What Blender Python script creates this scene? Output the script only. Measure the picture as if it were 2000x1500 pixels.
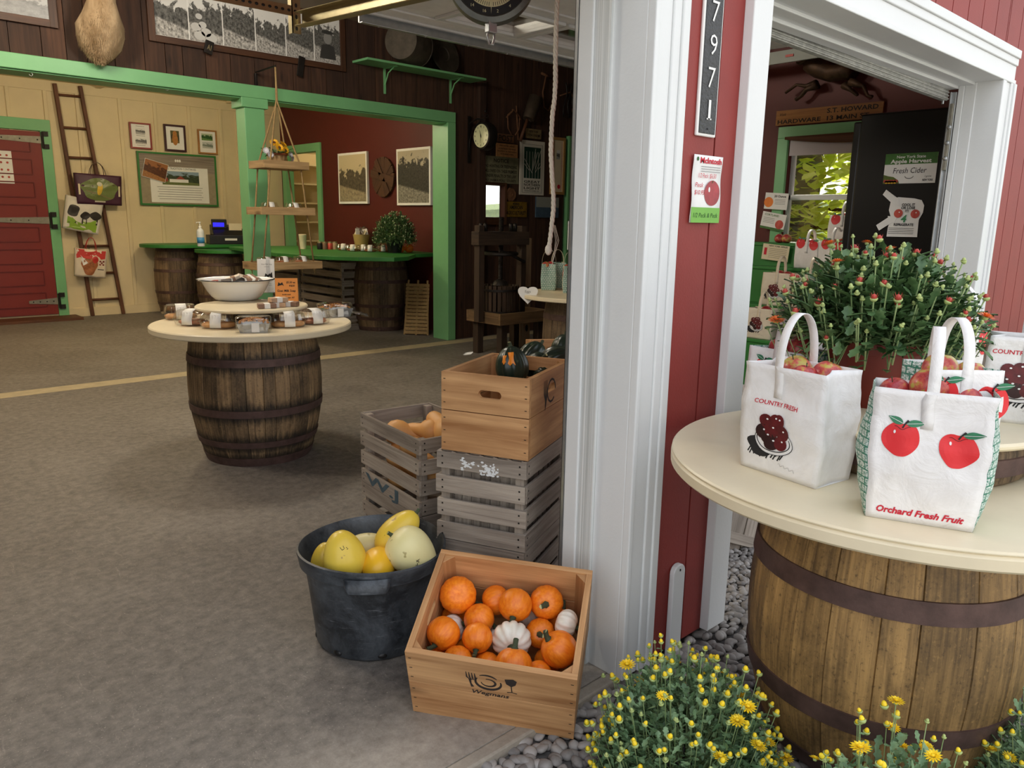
import bpy, bmesh, math, random
from math import pi, sin, cos, radians, sqrt, atan2, hypot
from mathutils import Vector, Matrix, noise
V = Vector
for o in list(bpy.data.objects): bpy.data.objects.remove(o)
C = bpy.context.scene.collection
S = bpy.context.scene

# ---------------------------------------------------------------- camera
F_PX = 1503.0; CAM_H = 1.42
_dn = V((-120.0, -7050.0, F_PX)).normalized(); _up = -_dn
_x = V((1645.0, 300.0, F_PX)); _x = (_x - _up * _x.dot(_up)).normalized()
_y = _up.cross(_x)
if _y.z < 0: _y = -_y
RM = Matrix((_x, _y, _up))                     # rows: world axes seen from the camera (right, up, forward)
cam = bpy.data.cameras.new('camera'); co = bpy.data.objects.new('camera', cam); C.objects.link(co)
r_, u_, f_ = (RM @ V((1, 0, 0))), (RM @ V((0, 1, 0))), (RM @ V((0, 0, 1)))
co.matrix_world = Matrix(((r_.x, u_.x, -f_.x, 0), (r_.y, u_.y, -f_.y, 0), (r_.z, u_.z, -f_.z, CAM_H), (0, 0, 0, 1)))
cam.sensor_width = 36; cam.sensor_fit = 'HORIZONTAL'; cam.lens = F_PX / 2000 * 36
cam.clip_start = 0.02; cam.clip_end = 300
S.camera = co

def ray(px, py): return RM @ V((px - 1000.0, 750.0 - py, F_PX))
def PZ(px, py, z):
    d = ray(px, py); return V((0, 0, CAM_H)) + d * ((z - CAM_H) / d.z)
def PY(px, py, y):
    d = ray(px, py); return V((0, 0, CAM_H)) + d * (y / d.y)
def PX(px, py, x):
    d = ray(px, py); return V((0, 0, CAM_H)) + d * (x / d.x)

# ---------------------------------------------------------------- world, sun, exposure
W = bpy.data.worlds.new('world'); S.world = W; W.use_nodes = True
nt = W.node_tree; nt.nodes.clear()
wo = nt.nodes.new('ShaderNodeOutputWorld'); bg = nt.nodes.new('ShaderNodeBackground')
tc = nt.nodes.new('ShaderNodeTexCoord'); sx = nt.nodes.new('ShaderNodeSeparateXYZ')
cr = nt.nodes.new('ShaderNodeValToRGB')
cr.color_ramp.elements[0].position = 0.0; cr.color_ramp.elements[0].color = (1.0, 0.985, 0.965, 1)
cr.color_ramp.elements[1].position = 0.8; cr.color_ramp.elements[1].color = (0.80, 0.87, 1.0, 1)
nt.links.new(tc.outputs['Generated'], sx.inputs[0]); nt.links.new(sx.outputs['Z'], cr.inputs[0])
nt.links.new(cr.outputs[0], bg.inputs[0]); nt.links.new(bg.outputs[0], wo.inputs[0])
bg.inputs[1].default_value = 1.55
sun = bpy.data.lights.new('sun', 'SUN'); so = bpy.data.objects.new('sun', sun); C.objects.link(so)
sun.energy = 6.5; sun.angle = radians(1.0); sun.color = (1, 0.93, 0.82)
so.rotation_euler = V((0.75, 0.62, 1.15)).to_track_quat('Z', 'Y').to_euler(); so.location = (8, 8, 9)
def lamp(name, loc, power, col, size=0.3):
    l = bpy.data.lights.new(name, 'POINT'); o = bpy.data.objects.new(name, l); C.objects.link(o)
    l.energy = power; l.color = col; l.shadow_soft_size = size; o.location = loc; return o
lamp('counter_room_light', (4.0, 9.2, 2.75), 58, (1.0, 0.82, 0.58), .12)
lamp('counter_room_light', (1.6, 9.0, 2.75), 58, (1.0, 0.82, 0.58), .12)
lamp('shop_fill_light', (0.2, 4.8, 3.1), 85, (1.0, 0.91, 0.77), .2)  # unseen ceiling lamps, added to brighten the shop interior
lamp('shop_fill_light', (2.4, 4.9, 3.1), 75, (1.0, 0.93, 0.80), .2)
lamp('shop_fill_light', (1.2, 5.9, 3.1), 38, (1.0, 0.84, 0.62), .2)
lamp('store_room_light', (7.2, 12.0, 2.6), 9, (1.0, 0.80, 0.50), .12)
S.view_settings.view_transform = 'Standard'; S.view_settings.look = 'None'
S.view_settings.gamma = 1; S.view_settings.use_curve_mapping = False
S.view_settings.exposure = 0.15

# ---------------------------------------------------------------- materials
MATS = {}
def srgb(h):
    if isinstance(h, str):
        h = h.lstrip('#'); c = [int(h[i:i + 2], 16) / 255 for i in (0, 2, 4)]
    else: c = [v / 255 for v in h]
    return tuple(v / 12.92 if v <= .04045 else ((v + .055) / 1.055) ** 2.4 for v in c) + (1,)
class NT:
    def __init__(s, name):
        s.m = bpy.data.materials.new(name); s.m.use_nodes = True; s.t = s.m.node_tree; s.t.nodes.clear()
        s.out = s.n('ShaderNodeOutputMaterial'); s.b = s.n('ShaderNodeBsdfPrincipled')
        s.l(s.b.outputs[0], s.out.inputs[0])
    def n(s, k, **kw):
        x = s.t.nodes.new(k)
        for a, v in kw.items(): setattr(x, a, v)
        return x
    def l(s, a, b): s.t.links.new(a, b)
    def coord(s, kind='Object', scale=(1, 1, 1)):
        c = s.n('ShaderNodeTexCoord'); m = s.n('ShaderNodeMapping'); m.inputs['Scale'].default_value = scale
        s.l(c.outputs[kind], m.inputs[0]); return m.outputs[0]
    def noise(s, vec, sc, det=4, rough=.6, dist=0):
        x = s.n('ShaderNodeTexNoise'); x.inputs['Scale'].default_value = sc; x.inputs['Detail'].default_value = det
        x.inputs['Roughness'].default_value = rough; x.inputs['Distortion'].default_value = dist
        s.l(vec, x.inputs[0]); return x.outputs[0]
    def ramp(s, fac, stops):
        x = s.n('ShaderNodeValToRGB'); e = x.color_ramp.elements
        while len(e) < len(stops): e.new(.5)
        for i, (p, c) in enumerate(stops): e[i].position = p; e[i].color = srgb(c) if not (isinstance(c, tuple) and len(c) == 4) else c
        s.l(fac, x.inputs[0]); return x.outputs[0]
    def mix(s, fac, a, b, mode='MIX'):
        x = s.n('ShaderNodeMix', data_type='RGBA', blend_type=mode)
        if isinstance(fac, (int, float)): x.inputs[0].default_value = fac
        else: s.l(fac, x.inputs[0])
        for i, v in ((6, a), (7, b)):
            if isinstance(v, tuple): x.inputs[i].default_value = v
            else: s.l(v, x.inputs[i])
        return x.outputs[2]
    def math(s, op, a, b=0.0):
        x = s.n('ShaderNodeMath', operation=op)
        for i, v in ((0, a), (1, b)):
            if isinstance(v, (int, float)): x.inputs[i].default_value = v
            else: s.l(v, x.inputs[i])
        return x.outputs[0]
    def attr(s, name='rnd'):
        x = s.n('ShaderNodeAttribute'); x.attribute_name = name; return x.outputs['Fac']
    def col(s, c):
        if isinstance(c, tuple): s.b.inputs['Base Color'].default_value = c
        else: s.l(c, s.b.inputs['Base Color'])
    def bump(s, h, st=.3, d=.01):
        x = s.n('ShaderNodeBump'); x.inputs['Strength'].default_value = st; x.inputs['Distance'].default_value = d
        s.l(h, x.inputs['Height']); s.l(x.outputs[0], s.b.inputs['Normal'])
    def set(s, **kw):
        for k, v in kw.items(): s.b.inputs[k.replace('_', ' ')].default_value = v
        return s
def paint(name, c, rough=.45, var=.10, sc=3.0, metal=0, bump=.15, bsc=60):
    if name in MATS: return MATS[name]
    t = NT(name); v = t.coord(); n1 = t.noise(v, sc, 5)
    base = srgb(c); dk = tuple(x * (1 - var) for x in base[:3]) + (1,); lt = tuple(min(1, x * (1 + var)) for x in base[:3]) + (1,)
    t.col(t.ramp(n1, [(.3, dk), (.7, lt)])); t.set(Roughness=rough, Metallic=metal)
    if bump: t.bump(t.noise(v, bsc, 3), bump, .002)
    MATS[name] = t.m; return t.m
def wood(name, dark, light, across=55, along=2.5, rough=.7, var=.35, knots=0, bump=.35, blotch=None, stains=()):
    if name in MATS: return MATS[name]
    t = NT(name); v = t.coord('UV', (along, across, 1)); n1 = t.noise(v, 1.0, 8, .65, .6)
    v2 = t.coord('UV', (1.2, 6, 1)); n2 = t.noise(v2, 1.5, 3)
    c = t.ramp(n1, [(.28, dark), (.72, light)])
    c2 = t.ramp(n2, [(.35, dark), (.65, light)])
    c = t.mix(.38, c, c2)
    r = t.attr(); k = t.math('ADD', t.math('MULTIPLY', r, var), 1 - var * .6)
    hs = t.n('ShaderNodeHueSaturation'); t.l(k, hs.inputs['Value']); t.l(c, hs.inputs['Color']); c = hs.outputs[0]
    if blotch:
        nb = t.noise(t.coord('Object', (1, 1, .55)), 5, 6, .7, .6); ns = t.noise(t.coord('Object'), 90, 4, .7)
        c = t.mix(t.ramp(nb, [(.50, (0, 0, 0, 1)), (.72, (.75, .75, .75, 1))]), c, srgb(blotch)); c = t.mix(t.ramp(ns, [(.56, (0, 0, 0, 1)), (.70, (.6, .6, .6, 1))]), c, srgb(blotch))
        c = t.mix(t.ramp(ns, [(.30, (.35, .35, .35, 1)), (.42, (0, 0, 0, 1))]), c, srgb(light))
    if stains:
        sz = t.n('ShaderNodeSeparateXYZ'); t.l(t.coord(), sz.inputs[0]); nn = t.noise(t.coord('UV', (9, 50, 1)), 1, 4, .7); acc = None
        for z0 in stains:
            d = t.math('SUBTRACT', 1, t.math('MULTIPLY', t.math('ABSOLUTE', t.math('SUBTRACT', sz.outputs[2], z0)), 14)); d = t.math('MAXIMUM', t.math('ADD', d, t.math('MULTIPLY', t.math('SUBTRACT', nn, .5), 1.6)), 0); acc = d if acc is None else t.math('MAXIMUM', acc, d)
        c = t.mix(t.math('MINIMUM', t.math('MULTIPLY', acc, 1.5), .85), c, srgb('15110e'))
    if knots:
        vk = t.coord('UV', (2.2, 7, 1)); vo = t.n('ShaderNodeTexVoronoi'); vo.inputs['Scale'].default_value = knots
        t.l(vk, vo.inputs[0]); kk = t.ramp(vo.outputs['Distance'], [(.05, (.9, .9, .9, 1)), (.16, (0, 0, 0, 1))])
        c = t.mix(t.math('MULTIPLY', kk, .75), c, tuple(x * .3 for x in srgb(dark)[:3]) + (1,))
    t.col(c); t.set(Roughness=rough); t.bump(n1, bump, .003)
    MATS[name] = t.m; return t.m
def plastic_clear(name, tint=(1, 1, 1, 1), f=.12, rough=.04):
    if name in MATS: return MATS[name]
    t = NT(name); t.t.nodes.remove(t.b)
    tr = t.n('ShaderNodeBsdfTransparent'); tr.inputs[0].default_value = tint
    gl = t.n('ShaderNodeBsdfGlossy'); gl.inputs['Roughness'].default_value = rough
    lw = t.n('ShaderNodeLayerWeight'); lw.inputs[0].default_value = .25
    fac = t.math('ADD', t.math('MULTIPLY', lw.outputs['Facing'], .45), f)
    mx = t.n('ShaderNodeMixShader'); t.l(fac, mx.inputs[0]); t.l(tr.outputs[0], mx.inputs[1]); t.l(gl.outputs[0], mx.inputs[2])
    t.l(mx.outputs[0], t.out.inputs[0]); MATS[name] = t.m; return t.m
def photo(name, sky, mid, dark, hor=.6, sc=7, ground=None, speck=None):
    """a printed picture: sky above the horizon, tree masses on it, ground below (UV 0..1 over the picture)"""
    if name in MATS: return MATS[name]
    t = NT(name); v = t.coord('UV'); sp = t.n('ShaderNodeSeparateXYZ'); t.l(v, sp.inputs[0])
    n1 = t.noise(v, sc, 8, .65, .4); n2 = t.noise(v, sc * 2.7, 7, .75)
    yy = t.math('ADD', sp.outputs[1], t.math('MULTIPLY', t.math('SUBTRACT', n1, .5), 1.1))
    tree = t.ramp(n2, [(.35, dark), (.62, mid)])
    c = t.mix(t.ramp(yy, [(hor, (0, 0, 0, 1)), (hor + .04, (1, 1, 1, 1))]), tree, srgb(sky))
    g = t.ramp(n2, [(.35, ground or mid), (.65, speck or sky)])
    gm = t.ramp(t.math('ADD', sp.outputs[1], t.math('MULTIPLY', sp.outputs[0], .18)), [(.34, (1, 1, 1, 1)), (.38, (0, 0, 0, 1))])
    c = t.mix(gm, c, g); t.col(c); t.set(Roughness=.35)
    MATS[name] = t.m; return t.m

# ---------------------------------------------------------------- mesh builder
RND = random.Random(7)
def rot(z=0, x=0, y=0): return Matrix.Rotation(z, 4, 'Z') @ Matrix.Rotation(x, 4, 'X') @ Matrix.Rotation(y, 4, 'Y')
def TR(x, y=None, z=None):
    return Matrix.Translation(V(x) if y is None else V((x, y, z)))
class Frame:
    """a flat drawing plane: origin, unit x, unit y; off = distance out of it"""
    def __init__(s, o, x, y): s.o, s.x, s.y = V(o), V(x).normalized(), V(y).normalized(); s.n = s.x.cross(s.y).normalized()
    def __call__(s, a, b, off=0.0): return s.o + s.x * a + s.y * b + s.n * off
def fcam(o, x, y=(0, 0, 1)):
    return Frame(o, x, y)
TXT = {}
def text_geo(s, shear=0.0, bold=0.0):
    k = (s, shear, bold)
    if k not in TXT:
        cu = bpy.data.curves.new('t', 'FONT'); cu.body = s; cu.shear = shear; cu.offset = bold; cu.resolution_u = 2
        ob = bpy.data.objects.new('t', cu); me = ob.to_mesh()
        vs = [tuple(v.co) for v in me.vertices]; fs = [tuple(p.vertices) for p in me.polygons]
        ob.to_mesh_clear(); bpy.data.objects.remove(ob); bpy.data.curves.remove(cu)
        if vs:
            x0 = min(v[0] for v in vs); x1 = max(v[0] for v in vs); vs = [((v[0] - x0), v[1]) for v in vs]; w = x1 - x0
        else: w = 0
        TXT[k] = (vs, fs, w)
    return TXT[k]
class MB:
    def __init__(s, T=None): s.v = []; s.f = []; s.uv = []; s.r = []; s.m = []; s.T = T
    def add(s, pts, faces, uvs=None, m=0, r=None, T=None):
        b = len(s.v); r = RND.random() if r is None else r
        M = T if T is not None else s.T
        for p in pts: s.v.append(M @ V(p) if M is not None else V(p))
        for i, f in enumerate(faces):
            s.f.append([b + j for j in f]); s.m.append(m); s.r.append(r)
            s.uv.append(uvs[i] if uvs else [(0, 0)] * len(f))
        return s
    def box(s, x0, x1, y0, y1, z0, z1, m=0, r=None, T=None, grain=None):
        P = [(x, y, z) for x in (x0, x1) for y in (y0, y1) for z in (z0, z1)]
        d = (x1 - x0, y1 - y0, z1 - z0); L = grain if grain is not None else max(range(3), key=lambda i: d[i])
        F = [((0, 1, 3, 2), 0), ((4, 6, 7, 5), 0), ((0, 4, 5, 1), 1), ((2, 3, 7, 6), 1), ((0, 2, 6, 4), 2), ((1, 5, 7, 3), 2)]
        ox, oy = RND.random() * 9, RND.random() * 9; U = []
        for f, ax in F:
            o = [i for i in range(3) if i != ax]
            a = L if L in o else o[0]; b = [i for i in o if i != a][0]
            U.append([(P[j][a] + ox, P[j][b] + oy) for j in f])
        return s.add(P, [f for f, _ in F], U, m, r, T)
    def bar(s, p, q, w, h, m=0, r=None, up=(0, 0, 1)):
        p, q = V(p), V(q); x = (q - p); L = x.length; x.normalize(); u = V(up)
        if abs(x.dot(u)) > .98: u = V((0, 1, 0))
        y = u.cross(x).normalized(); z = x.cross(y)
        T = Matrix(((x.x, y.x, z.x, p.x), (x.y, y.y, z.y, p.y), (x.z, y.z, z.z, p.z), (0, 0, 0, 1)))
        if s.T is not None: T = s.T @ T
        return s.box(0, L, -w / 2, w / 2, -h / 2, h / 2, m, r, T, 0)
    def tube(s, pts, rad, n=8, m=0, r=None, cap=True, flat=1.0):
        pts = [V(p) for p in pts]; N = len(pts); rad = rad if isinstance(rad, (list, tuple)) else [rad] * N
        P = []; prev = None; L = 0; Ls = []
        for i, p in enumerate(pts):
            t = (pts[min(i + 1, N - 1)] - pts[max(i - 1, 0)])
            t = t.normalized() if t.length > 1e-9 else V((0, 0, 1))
            if prev is None:
                a = V((0, 0, 1)) if abs(t.z) < .9 else V((1, 0, 0)); u = t.cross(a).normalized()
            else: u = (prev - t * prev.dot(t)).normalized()
            prev = u; w = t.cross(u)
            if i: L += (p - pts[i - 1]).length
            Ls.append(L)
            for k in range(n):
                a = 2 * pi * k / n; P.append(p + (u * cos(a) + w * sin(a) * flat) * rad[i])
        Fc = []; U = []
        for i in range(N - 1):
            for k in range(n):
                k2 = (k + 1) % n
                Fc.append((i * n + k, i * n + k2, (i + 1) * n + k2, (i + 1) * n + k))
                U.append([(Ls[i], k * .02), (Ls[i], k * .02 + .02), (Ls[i + 1], k * .02 + .02), (Ls[i + 1], k * .02)])
        if cap:
            Fc.append(tuple(range(n))[::-1]); U.append([(0, 0)] * n)
            Fc.append(tuple((N - 1) * n + k for k in range(n))); U.append([(0, 0)] * n)
        return s.add(P, Fc, U, m, r)
    def lathe(s, prof, n=32, m=0, r=None, T=None, ang=None, ribs=0, amp=0, close=False, fn=None):
        """prof: list of (radius, z)"""
        P = []; Fc = []; U = []; N = len(prof); a0, a1 = ang or (0, 2 * pi); full = ang is None
        cols = n if full else n + 1
        for i, (rr, z) in enumerate(prof):
            for k in range(cols):
                a = a0 + (a1 - a0) * k / n
                q = rr * (1 - amp * (1 - abs(sin(a * ribs / 2)) ** .6)) if ribs else rr
                p = V((q * cos(a), q * sin(a), z)); P.append(fn(p, a) if fn else p)
        for i in range(N - 1):
            for k in range(n):
                k2 = (k + 1) % cols
                Fc.append((i * cols + k, i * cols + k2, (i + 1) * cols + k2, (i + 1) * cols + k))
                R0 = max(prof[i][0], prof[i + 1][0]); ua = (a1 - a0) * R0 / n; L0 = prof[i][1] + prof[i][0] * .3; L1 = prof[i + 1][1] + prof[i + 1][0] * .3
                U.append([(L0, k * ua), (L0, (k + 1) * ua), (L1, (k + 1) * ua), (L1, k * ua)])
        if close:
            for i in (0, N - 1):
                if prof[i][0] > 1e-5: Fc.append(tuple(i * cols + k for k in range(cols))); U.append([(P[i * cols + k][0], P[i * cols + k][1]) for k in range(cols)])
        return s.add(P, Fc, U, m, r, T)
    def ell(s, c, rx, ry, rz, n=16, k=10, m=0, r=None, T=None, R=None):
        prof = [(max(1e-4, sin(pi * i / k)), -cos(pi * i / k)) for i in range(k + 1)]
        M = TR(c) @ (R or Matrix()) @ Matrix.Diagonal((rx, ry, rz, 1))
        if T is not None: M = T @ M
        elif s.T is not None: M = s.T @ M
        return s.lathe(prof, n, m, r, M)
    def grid(s, fn, nu, nv, m=0, r=None, us=(0, 1), vs=(0, 1), uvs=(1, 1)):
        P = [fn(us[0] + (us[1] - us[0]) * i / nu, vs[0] + (vs[1] - vs[0]) * j / nv) for j in range(nv + 1) for i in range(nu + 1)]
        Fc = []; U = []
        for j in range(nv):
            for i in range(nu):
                a = j * (nu + 1) + i; Fc.append((a, a + 1, a + nu + 2, a + nu + 1))
                U.append([(i / nu * uvs[0], j / nv * uvs[1]), ((i + 1) / nu * uvs[0], j / nv * uvs[1]), ((i + 1) / nu * uvs[0], (j + 1) / nv * uvs[1]), (i / nu * uvs[0], (j + 1) / nv * uvs[1])])
        return s.add(P, Fc, U, m, r)
    def flat(s, fr, pts, off=.001, m=0, r=None, uv=None):
        P = [fr(a, b, off) for a, b in pts]
        x0 = min(p[0] for p in pts); x1 = max(p[0] for p in pts); y0 = min(p[1] for p in pts); y1 = max(p[1] for p in pts)
        U = [[((a - x0) / (x1 - x0 + 1e-9), (b - y0) / (y1 - y0 + 1e-9)) for a, b in pts]]
        return s.add(P, [tuple(range(len(pts)))], U, m, r)
    def rect(s, fr, x0, x1, y0, y1, off=.001, m=0, r=None): return s.flat(fr, [(x0, y0), (x1, y0), (x1, y1), (x0, y1)], off, m, r)
    def fan(s, fr, c, pts, off=.001, m=0, r=None):
        """a shape drawn on a curved surface: centre, half ring, outline"""
        P = [fr(c[0], c[1], off)]; n = len(pts); K = 4
        for k in range(1, K + 1):
            for a, b in pts: P.append(fr(c[0] + (a - c[0]) * k / K, c[1] + (b - c[1]) * k / K, off))
        Fc = [(0, 1 + i, 1 + (i + 1) % n) for i in range(n)]
        for k in range(K - 1):
            Fc += [(1 + k * n + i, 1 + (k + 1) * n + i, 1 + (k + 1) * n + (i + 1) % n, 1 + k * n + (i + 1) % n) for i in range(n)]
        return s.add(P, Fc, None, m, r)
    def text(s, fr, txt, x, y, h, w=None, off=.0012, m=0, shear=0, bold=0.0, align='L', wmax=None):
        vs, fs, tw = text_geo(txt, shear, bold)
        if not vs: return s
        sy = h / .72; sx_ = sy if w is None else w / tw
        if align == 'C': x = x - tw * sx_ / 2
        if align == 'R': x = x - tw * sx_
        return s.add([fr(x + a * sx_, y + b * sy, off) for a, b in vs], fs, None, m, .5)
    def line(s, fr, pts, w, off=.0012, m=0, r=None, closed=False):
        P = [V((a, b, 0)) for a, b in pts]; n = len(P); L = []; Rr = []
        for i in range(n):
            a = P[(i - 1) % n] if (closed or i) else P[0]; b = P[(i + 1) % n] if (closed or i < n - 1) else P[-1]
            t = (b - a).normalized() if (b - a).length > 1e-9 else V((1, 0, 0)); nn = V((-t.y, t.x, 0))
            ww = w[i] if isinstance(w, (list, tuple)) else w
            L.append(P[i] + nn * ww / 2); Rr.append(P[i] - nn * ww / 2)
        pts3 = [fr(p.x, p.y, off) for p in L] + [fr(p.x, p.y, off) for p in Rr]
        K = n if closed else n - 1
        return s.add(pts3, [(i, (i + 1) % n, n + (i + 1) % n, n + i) for i in range(K)], None, m, r)
    def mesh(s, name):
        me = bpy.data.meshes.new(name); me.from_pydata([tuple(v) for v in s.v], [], s.f)
        ul = me.uv_layers.new(name='UVMap'); at = me.attributes.new('rnd', 'FLOAT', 'FACE')
        k = 0
        for i, p in enumerate(me.polygons):
            p.material_index = s.m[i]
            for j in range(len(p.vertices)): ul.data[p.loop_start + j].uv = s.uv[i][j] if j < len(s.uv[i]) else (0, 0)
        at.data.foreach_set('value', s.r)
        return me
    def build(s, name, mats, parent=None, smooth=False, bevel=0, label=None, fix=True, solid=0, subd=0):
        me = s.mesh(name)
        for m in (mats if isinstance(mats, (list, tuple)) else [mats]): me.materials.append(m)
        if fix:
            bm = bmesh.new(); bm.from_mesh(me); bmesh.ops.recalc_face_normals(bm, faces=bm.faces); bm.to_mesh(me); bm.free()
        if smooth is True:
            for p in me.polygons: p.use_smooth = True
        elif smooth: 
            for p in me.polygons: p.use_smooth = True
            me.set_sharp_from_angle(angle=smooth)
        o = bpy.data.objects.new(name, me); C.objects.link(o)
        if parent: o.parent = parent
        if solid:
            md = o.modifiers.new('solid', 'SOLIDIFY'); md.thickness = solid; md.offset = 0
        if bevel:
            md = o.modifiers.new('bevel', 'BEVEL'); md.width = bevel; md.segments = 2; md.limit_method = 'ANGLE'; md.angle_limit = radians(50)
        if subd:
            md = o.modifiers.new('sub', 'SUBSURF'); md.levels = subd; md.render_levels = subd
        if label: o['label'] = label
        return o
def tag(o, label, cat, group=None):
    o['label'] = label; o['category'] = cat
    if group: o['group'] = group
    return o
def thing(name, label, cat, loc=(0, 0, 0), rz=0, group=None, rotx=None):
    o = bpy.data.objects.new(name, None); o.empty_display_size = .05; C.objects.link(o)
    o.location = loc; o.rotation_euler = rotx if rotx else (0, 0, rz); return tag(o, label, cat, group)
def struct(o): o['kind'] = 'structure'; return o
def dup(root, loc, rz=None, label=None, group=None, scale=None, rotx=None):
    def cp(o, par):
        c = o.copy(); C.objects.link(c)
        if par: c.parent = par
        for ch in KIDS.get(o.name, []): cp(ch, c)
        return c
    KIDS = {}
    for o in bpy.data.objects:
        if o.parent: KIDS.setdefault(o.parent.name, []).append(o)
    r = cp(root, None); r.location = loc
    if rotx is not None: r.rotation_euler = rotx
    elif rz is not None: r.rotation_euler = (0, 0, rz)
    if label: r['label'] = label
    if group: r['group'] = group
    if scale: r.scale = (scale,) * 3 if not isinstance(scale, (tuple, list)) else scale
    return r
def circ(cx, cy, rx, ry=None, n=20, a0=0, a1=2 * pi, end=False):
    ry = rx if ry is None else ry
    return [(cx + rx * cos(a0 + (a1 - a0) * i / n), cy + ry * sin(a0 + (a1 - a0) * i / n)) for i in range(n + (1 if end else 0))]

# common materials
M_white = paint('white_trim_paint', 'e0e2e1', .42, .03, 2, bump=.25, bsc=90)
M_green = paint('green_trim_paint', '78b880', .42, .06)
M_dgreen = paint('shelf_green_paint', '2f7a34', .5, .08)
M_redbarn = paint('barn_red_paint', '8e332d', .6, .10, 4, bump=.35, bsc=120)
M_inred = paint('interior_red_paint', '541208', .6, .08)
M_cream = paint('cream_wall_paint', 'decda4', .6, .05)
M_table = paint('cream_table_paint', 'e3d6b6', .38, .05, 6, bump=.1)
M_reddoor = paint('red_door_paint', '7c241b', .5, .06)
M_black = paint('black_paint', '131313', .45, .1)
M_iron = paint('dark_iron', '2b2724', .5, .25, 12, .6)
M_steel = paint('galvanised_steel', 'b4b7b8', .35, .12, 20, .8)
M_brass = paint('zinc_track', 'a99c74', .35, .12, 20, .7)
M_paper = paint('white_paper', 'eeeeea', .6, .03, 8, bump=.05)
M_ink = paint('black_ink', '1c1c1e', .7, 0, bump=0)
M_redink = paint('red_ink', 'c81f34', .7, 0, bump=0)
M_greenink = paint('green_ink', '3f8a5c', .7, .1, bump=0)
M_hoop = paint('rusty_hoop', '5c4741', .6, .3, 18, .35, bump=.5)
M_oldwood = wood('old_dark_board', '20130d', '573a29', 38, 1.4, .75, .5, knots=1.0)
M_crate = wood('crate_pine', '8f5c30', 'e2b27c', 38, 1.6, .55, .26, knots=.9, bump=.12)
M_greywood = wood('weathered_grey_wood', '685c51', 'b9ad9e', 60, 2.2, .85, .3, bump=.6)
M_barrelA = wood('dark_barrel_oak', '221911', '9a8060', 80, 2.2, .7, .75, bump=.7, blotch='17120f')
M_barrelB = wood('golden_barrel_oak', '3a2917', 'c49c60', 75, 3.0, .62, .55, bump=.7, blotch='2b2017')
M_barrelL = wood('stained_barrel_oak', '2c2118', 'b3946a', 80, 2.2, .7, .75, bump=.7, blotch='1b1511', stains=(.615, .325, .135, .03))
M_ladder = wood('ladder_wood', '3a2012', '7a4c2c', 60, 2, .6, .2)
M_jute = paint('jute_rope', '9f8459', .9, .2, 40, bump=.6)
M_clear = plastic_clear('clear_plastic')
M_glass = plastic_clear('window_glass', (.97, .98, .97, 1), .04, .01)
# ================================================================ THE SETTING
YF, YI, YG, YB = 1.368, 1.60, 7.177, 11.96      # facade face, its inner face, middle wall, back wall
XR = 5.8; ZC = 3.35
# floor slab
t = NT('concrete'); v = t.coord(); big = t.noise(v, .9, 8, .7, .8); fine = t.noise(v, 22, 6, .75); sp = t.noise(v, 170, 2, .5)
c = t.ramp(big, [(.3, '524d48'), (.5, '6c6762'), (.7, '87817a')])
c = t.mix(.45, c, t.ramp(fine, [(.35, '564f48'), (.65, 'a1988b')]))
c = t.mix(t.ramp(sp, [(.66, (0, 0, 0, 1)), (.74, (.8, .8, .8, 1))]), c, srgb('bdb3a4'))
c = t.mix(t.ramp(t.noise(t.coord('Object', (9, 2.2, 1)), 2.2, 9, .85, 2.2), [(.58, (0, 0, 0, 1)), (.70, (.45, .45, .45, 1))]), c, srgb('cabfb0'))
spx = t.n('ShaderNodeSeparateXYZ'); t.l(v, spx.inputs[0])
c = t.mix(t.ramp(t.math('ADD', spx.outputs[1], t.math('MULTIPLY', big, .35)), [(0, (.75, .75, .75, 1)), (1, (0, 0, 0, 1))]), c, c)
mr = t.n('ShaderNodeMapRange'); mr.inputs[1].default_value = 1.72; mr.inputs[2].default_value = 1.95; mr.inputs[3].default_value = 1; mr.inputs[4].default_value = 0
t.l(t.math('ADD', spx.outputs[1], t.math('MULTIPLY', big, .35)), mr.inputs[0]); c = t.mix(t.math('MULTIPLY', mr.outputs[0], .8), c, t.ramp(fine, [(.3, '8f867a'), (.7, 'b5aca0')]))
t.col(c); t.set(Roughness=.62); t.bump(t.noise(v, 60, 6, .7), .35, .004)
M_conc = t.m
t = NT('pale_concrete'); v = t.coord(); t.col(t.ramp(t.noise(v, 9, 8, .75), [(.3, '8d8376'), (.7, 'b3a999')])); t.set(Roughness=.8); t.bump(t.noise(v, 60, 5), .4, .004); M_conc2 = t.m
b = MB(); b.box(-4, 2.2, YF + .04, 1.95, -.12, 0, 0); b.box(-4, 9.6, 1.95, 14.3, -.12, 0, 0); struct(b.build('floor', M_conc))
b = MB(); b.box(-4, 1.78, YF - .005, YF + .04, -.12, -.001, 0)
struct(b.build('trim_1', M_conc2, bevel=.006))
jw = MB(); a = PZ(0, 775, 0); jw.box(-3, 9.0, 6.93, 7.13, 0, .003, 0); struct(jw.build('trim_2', paint('joint_filler', 'b8aa8a', .8, .12, 12)))
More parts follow.
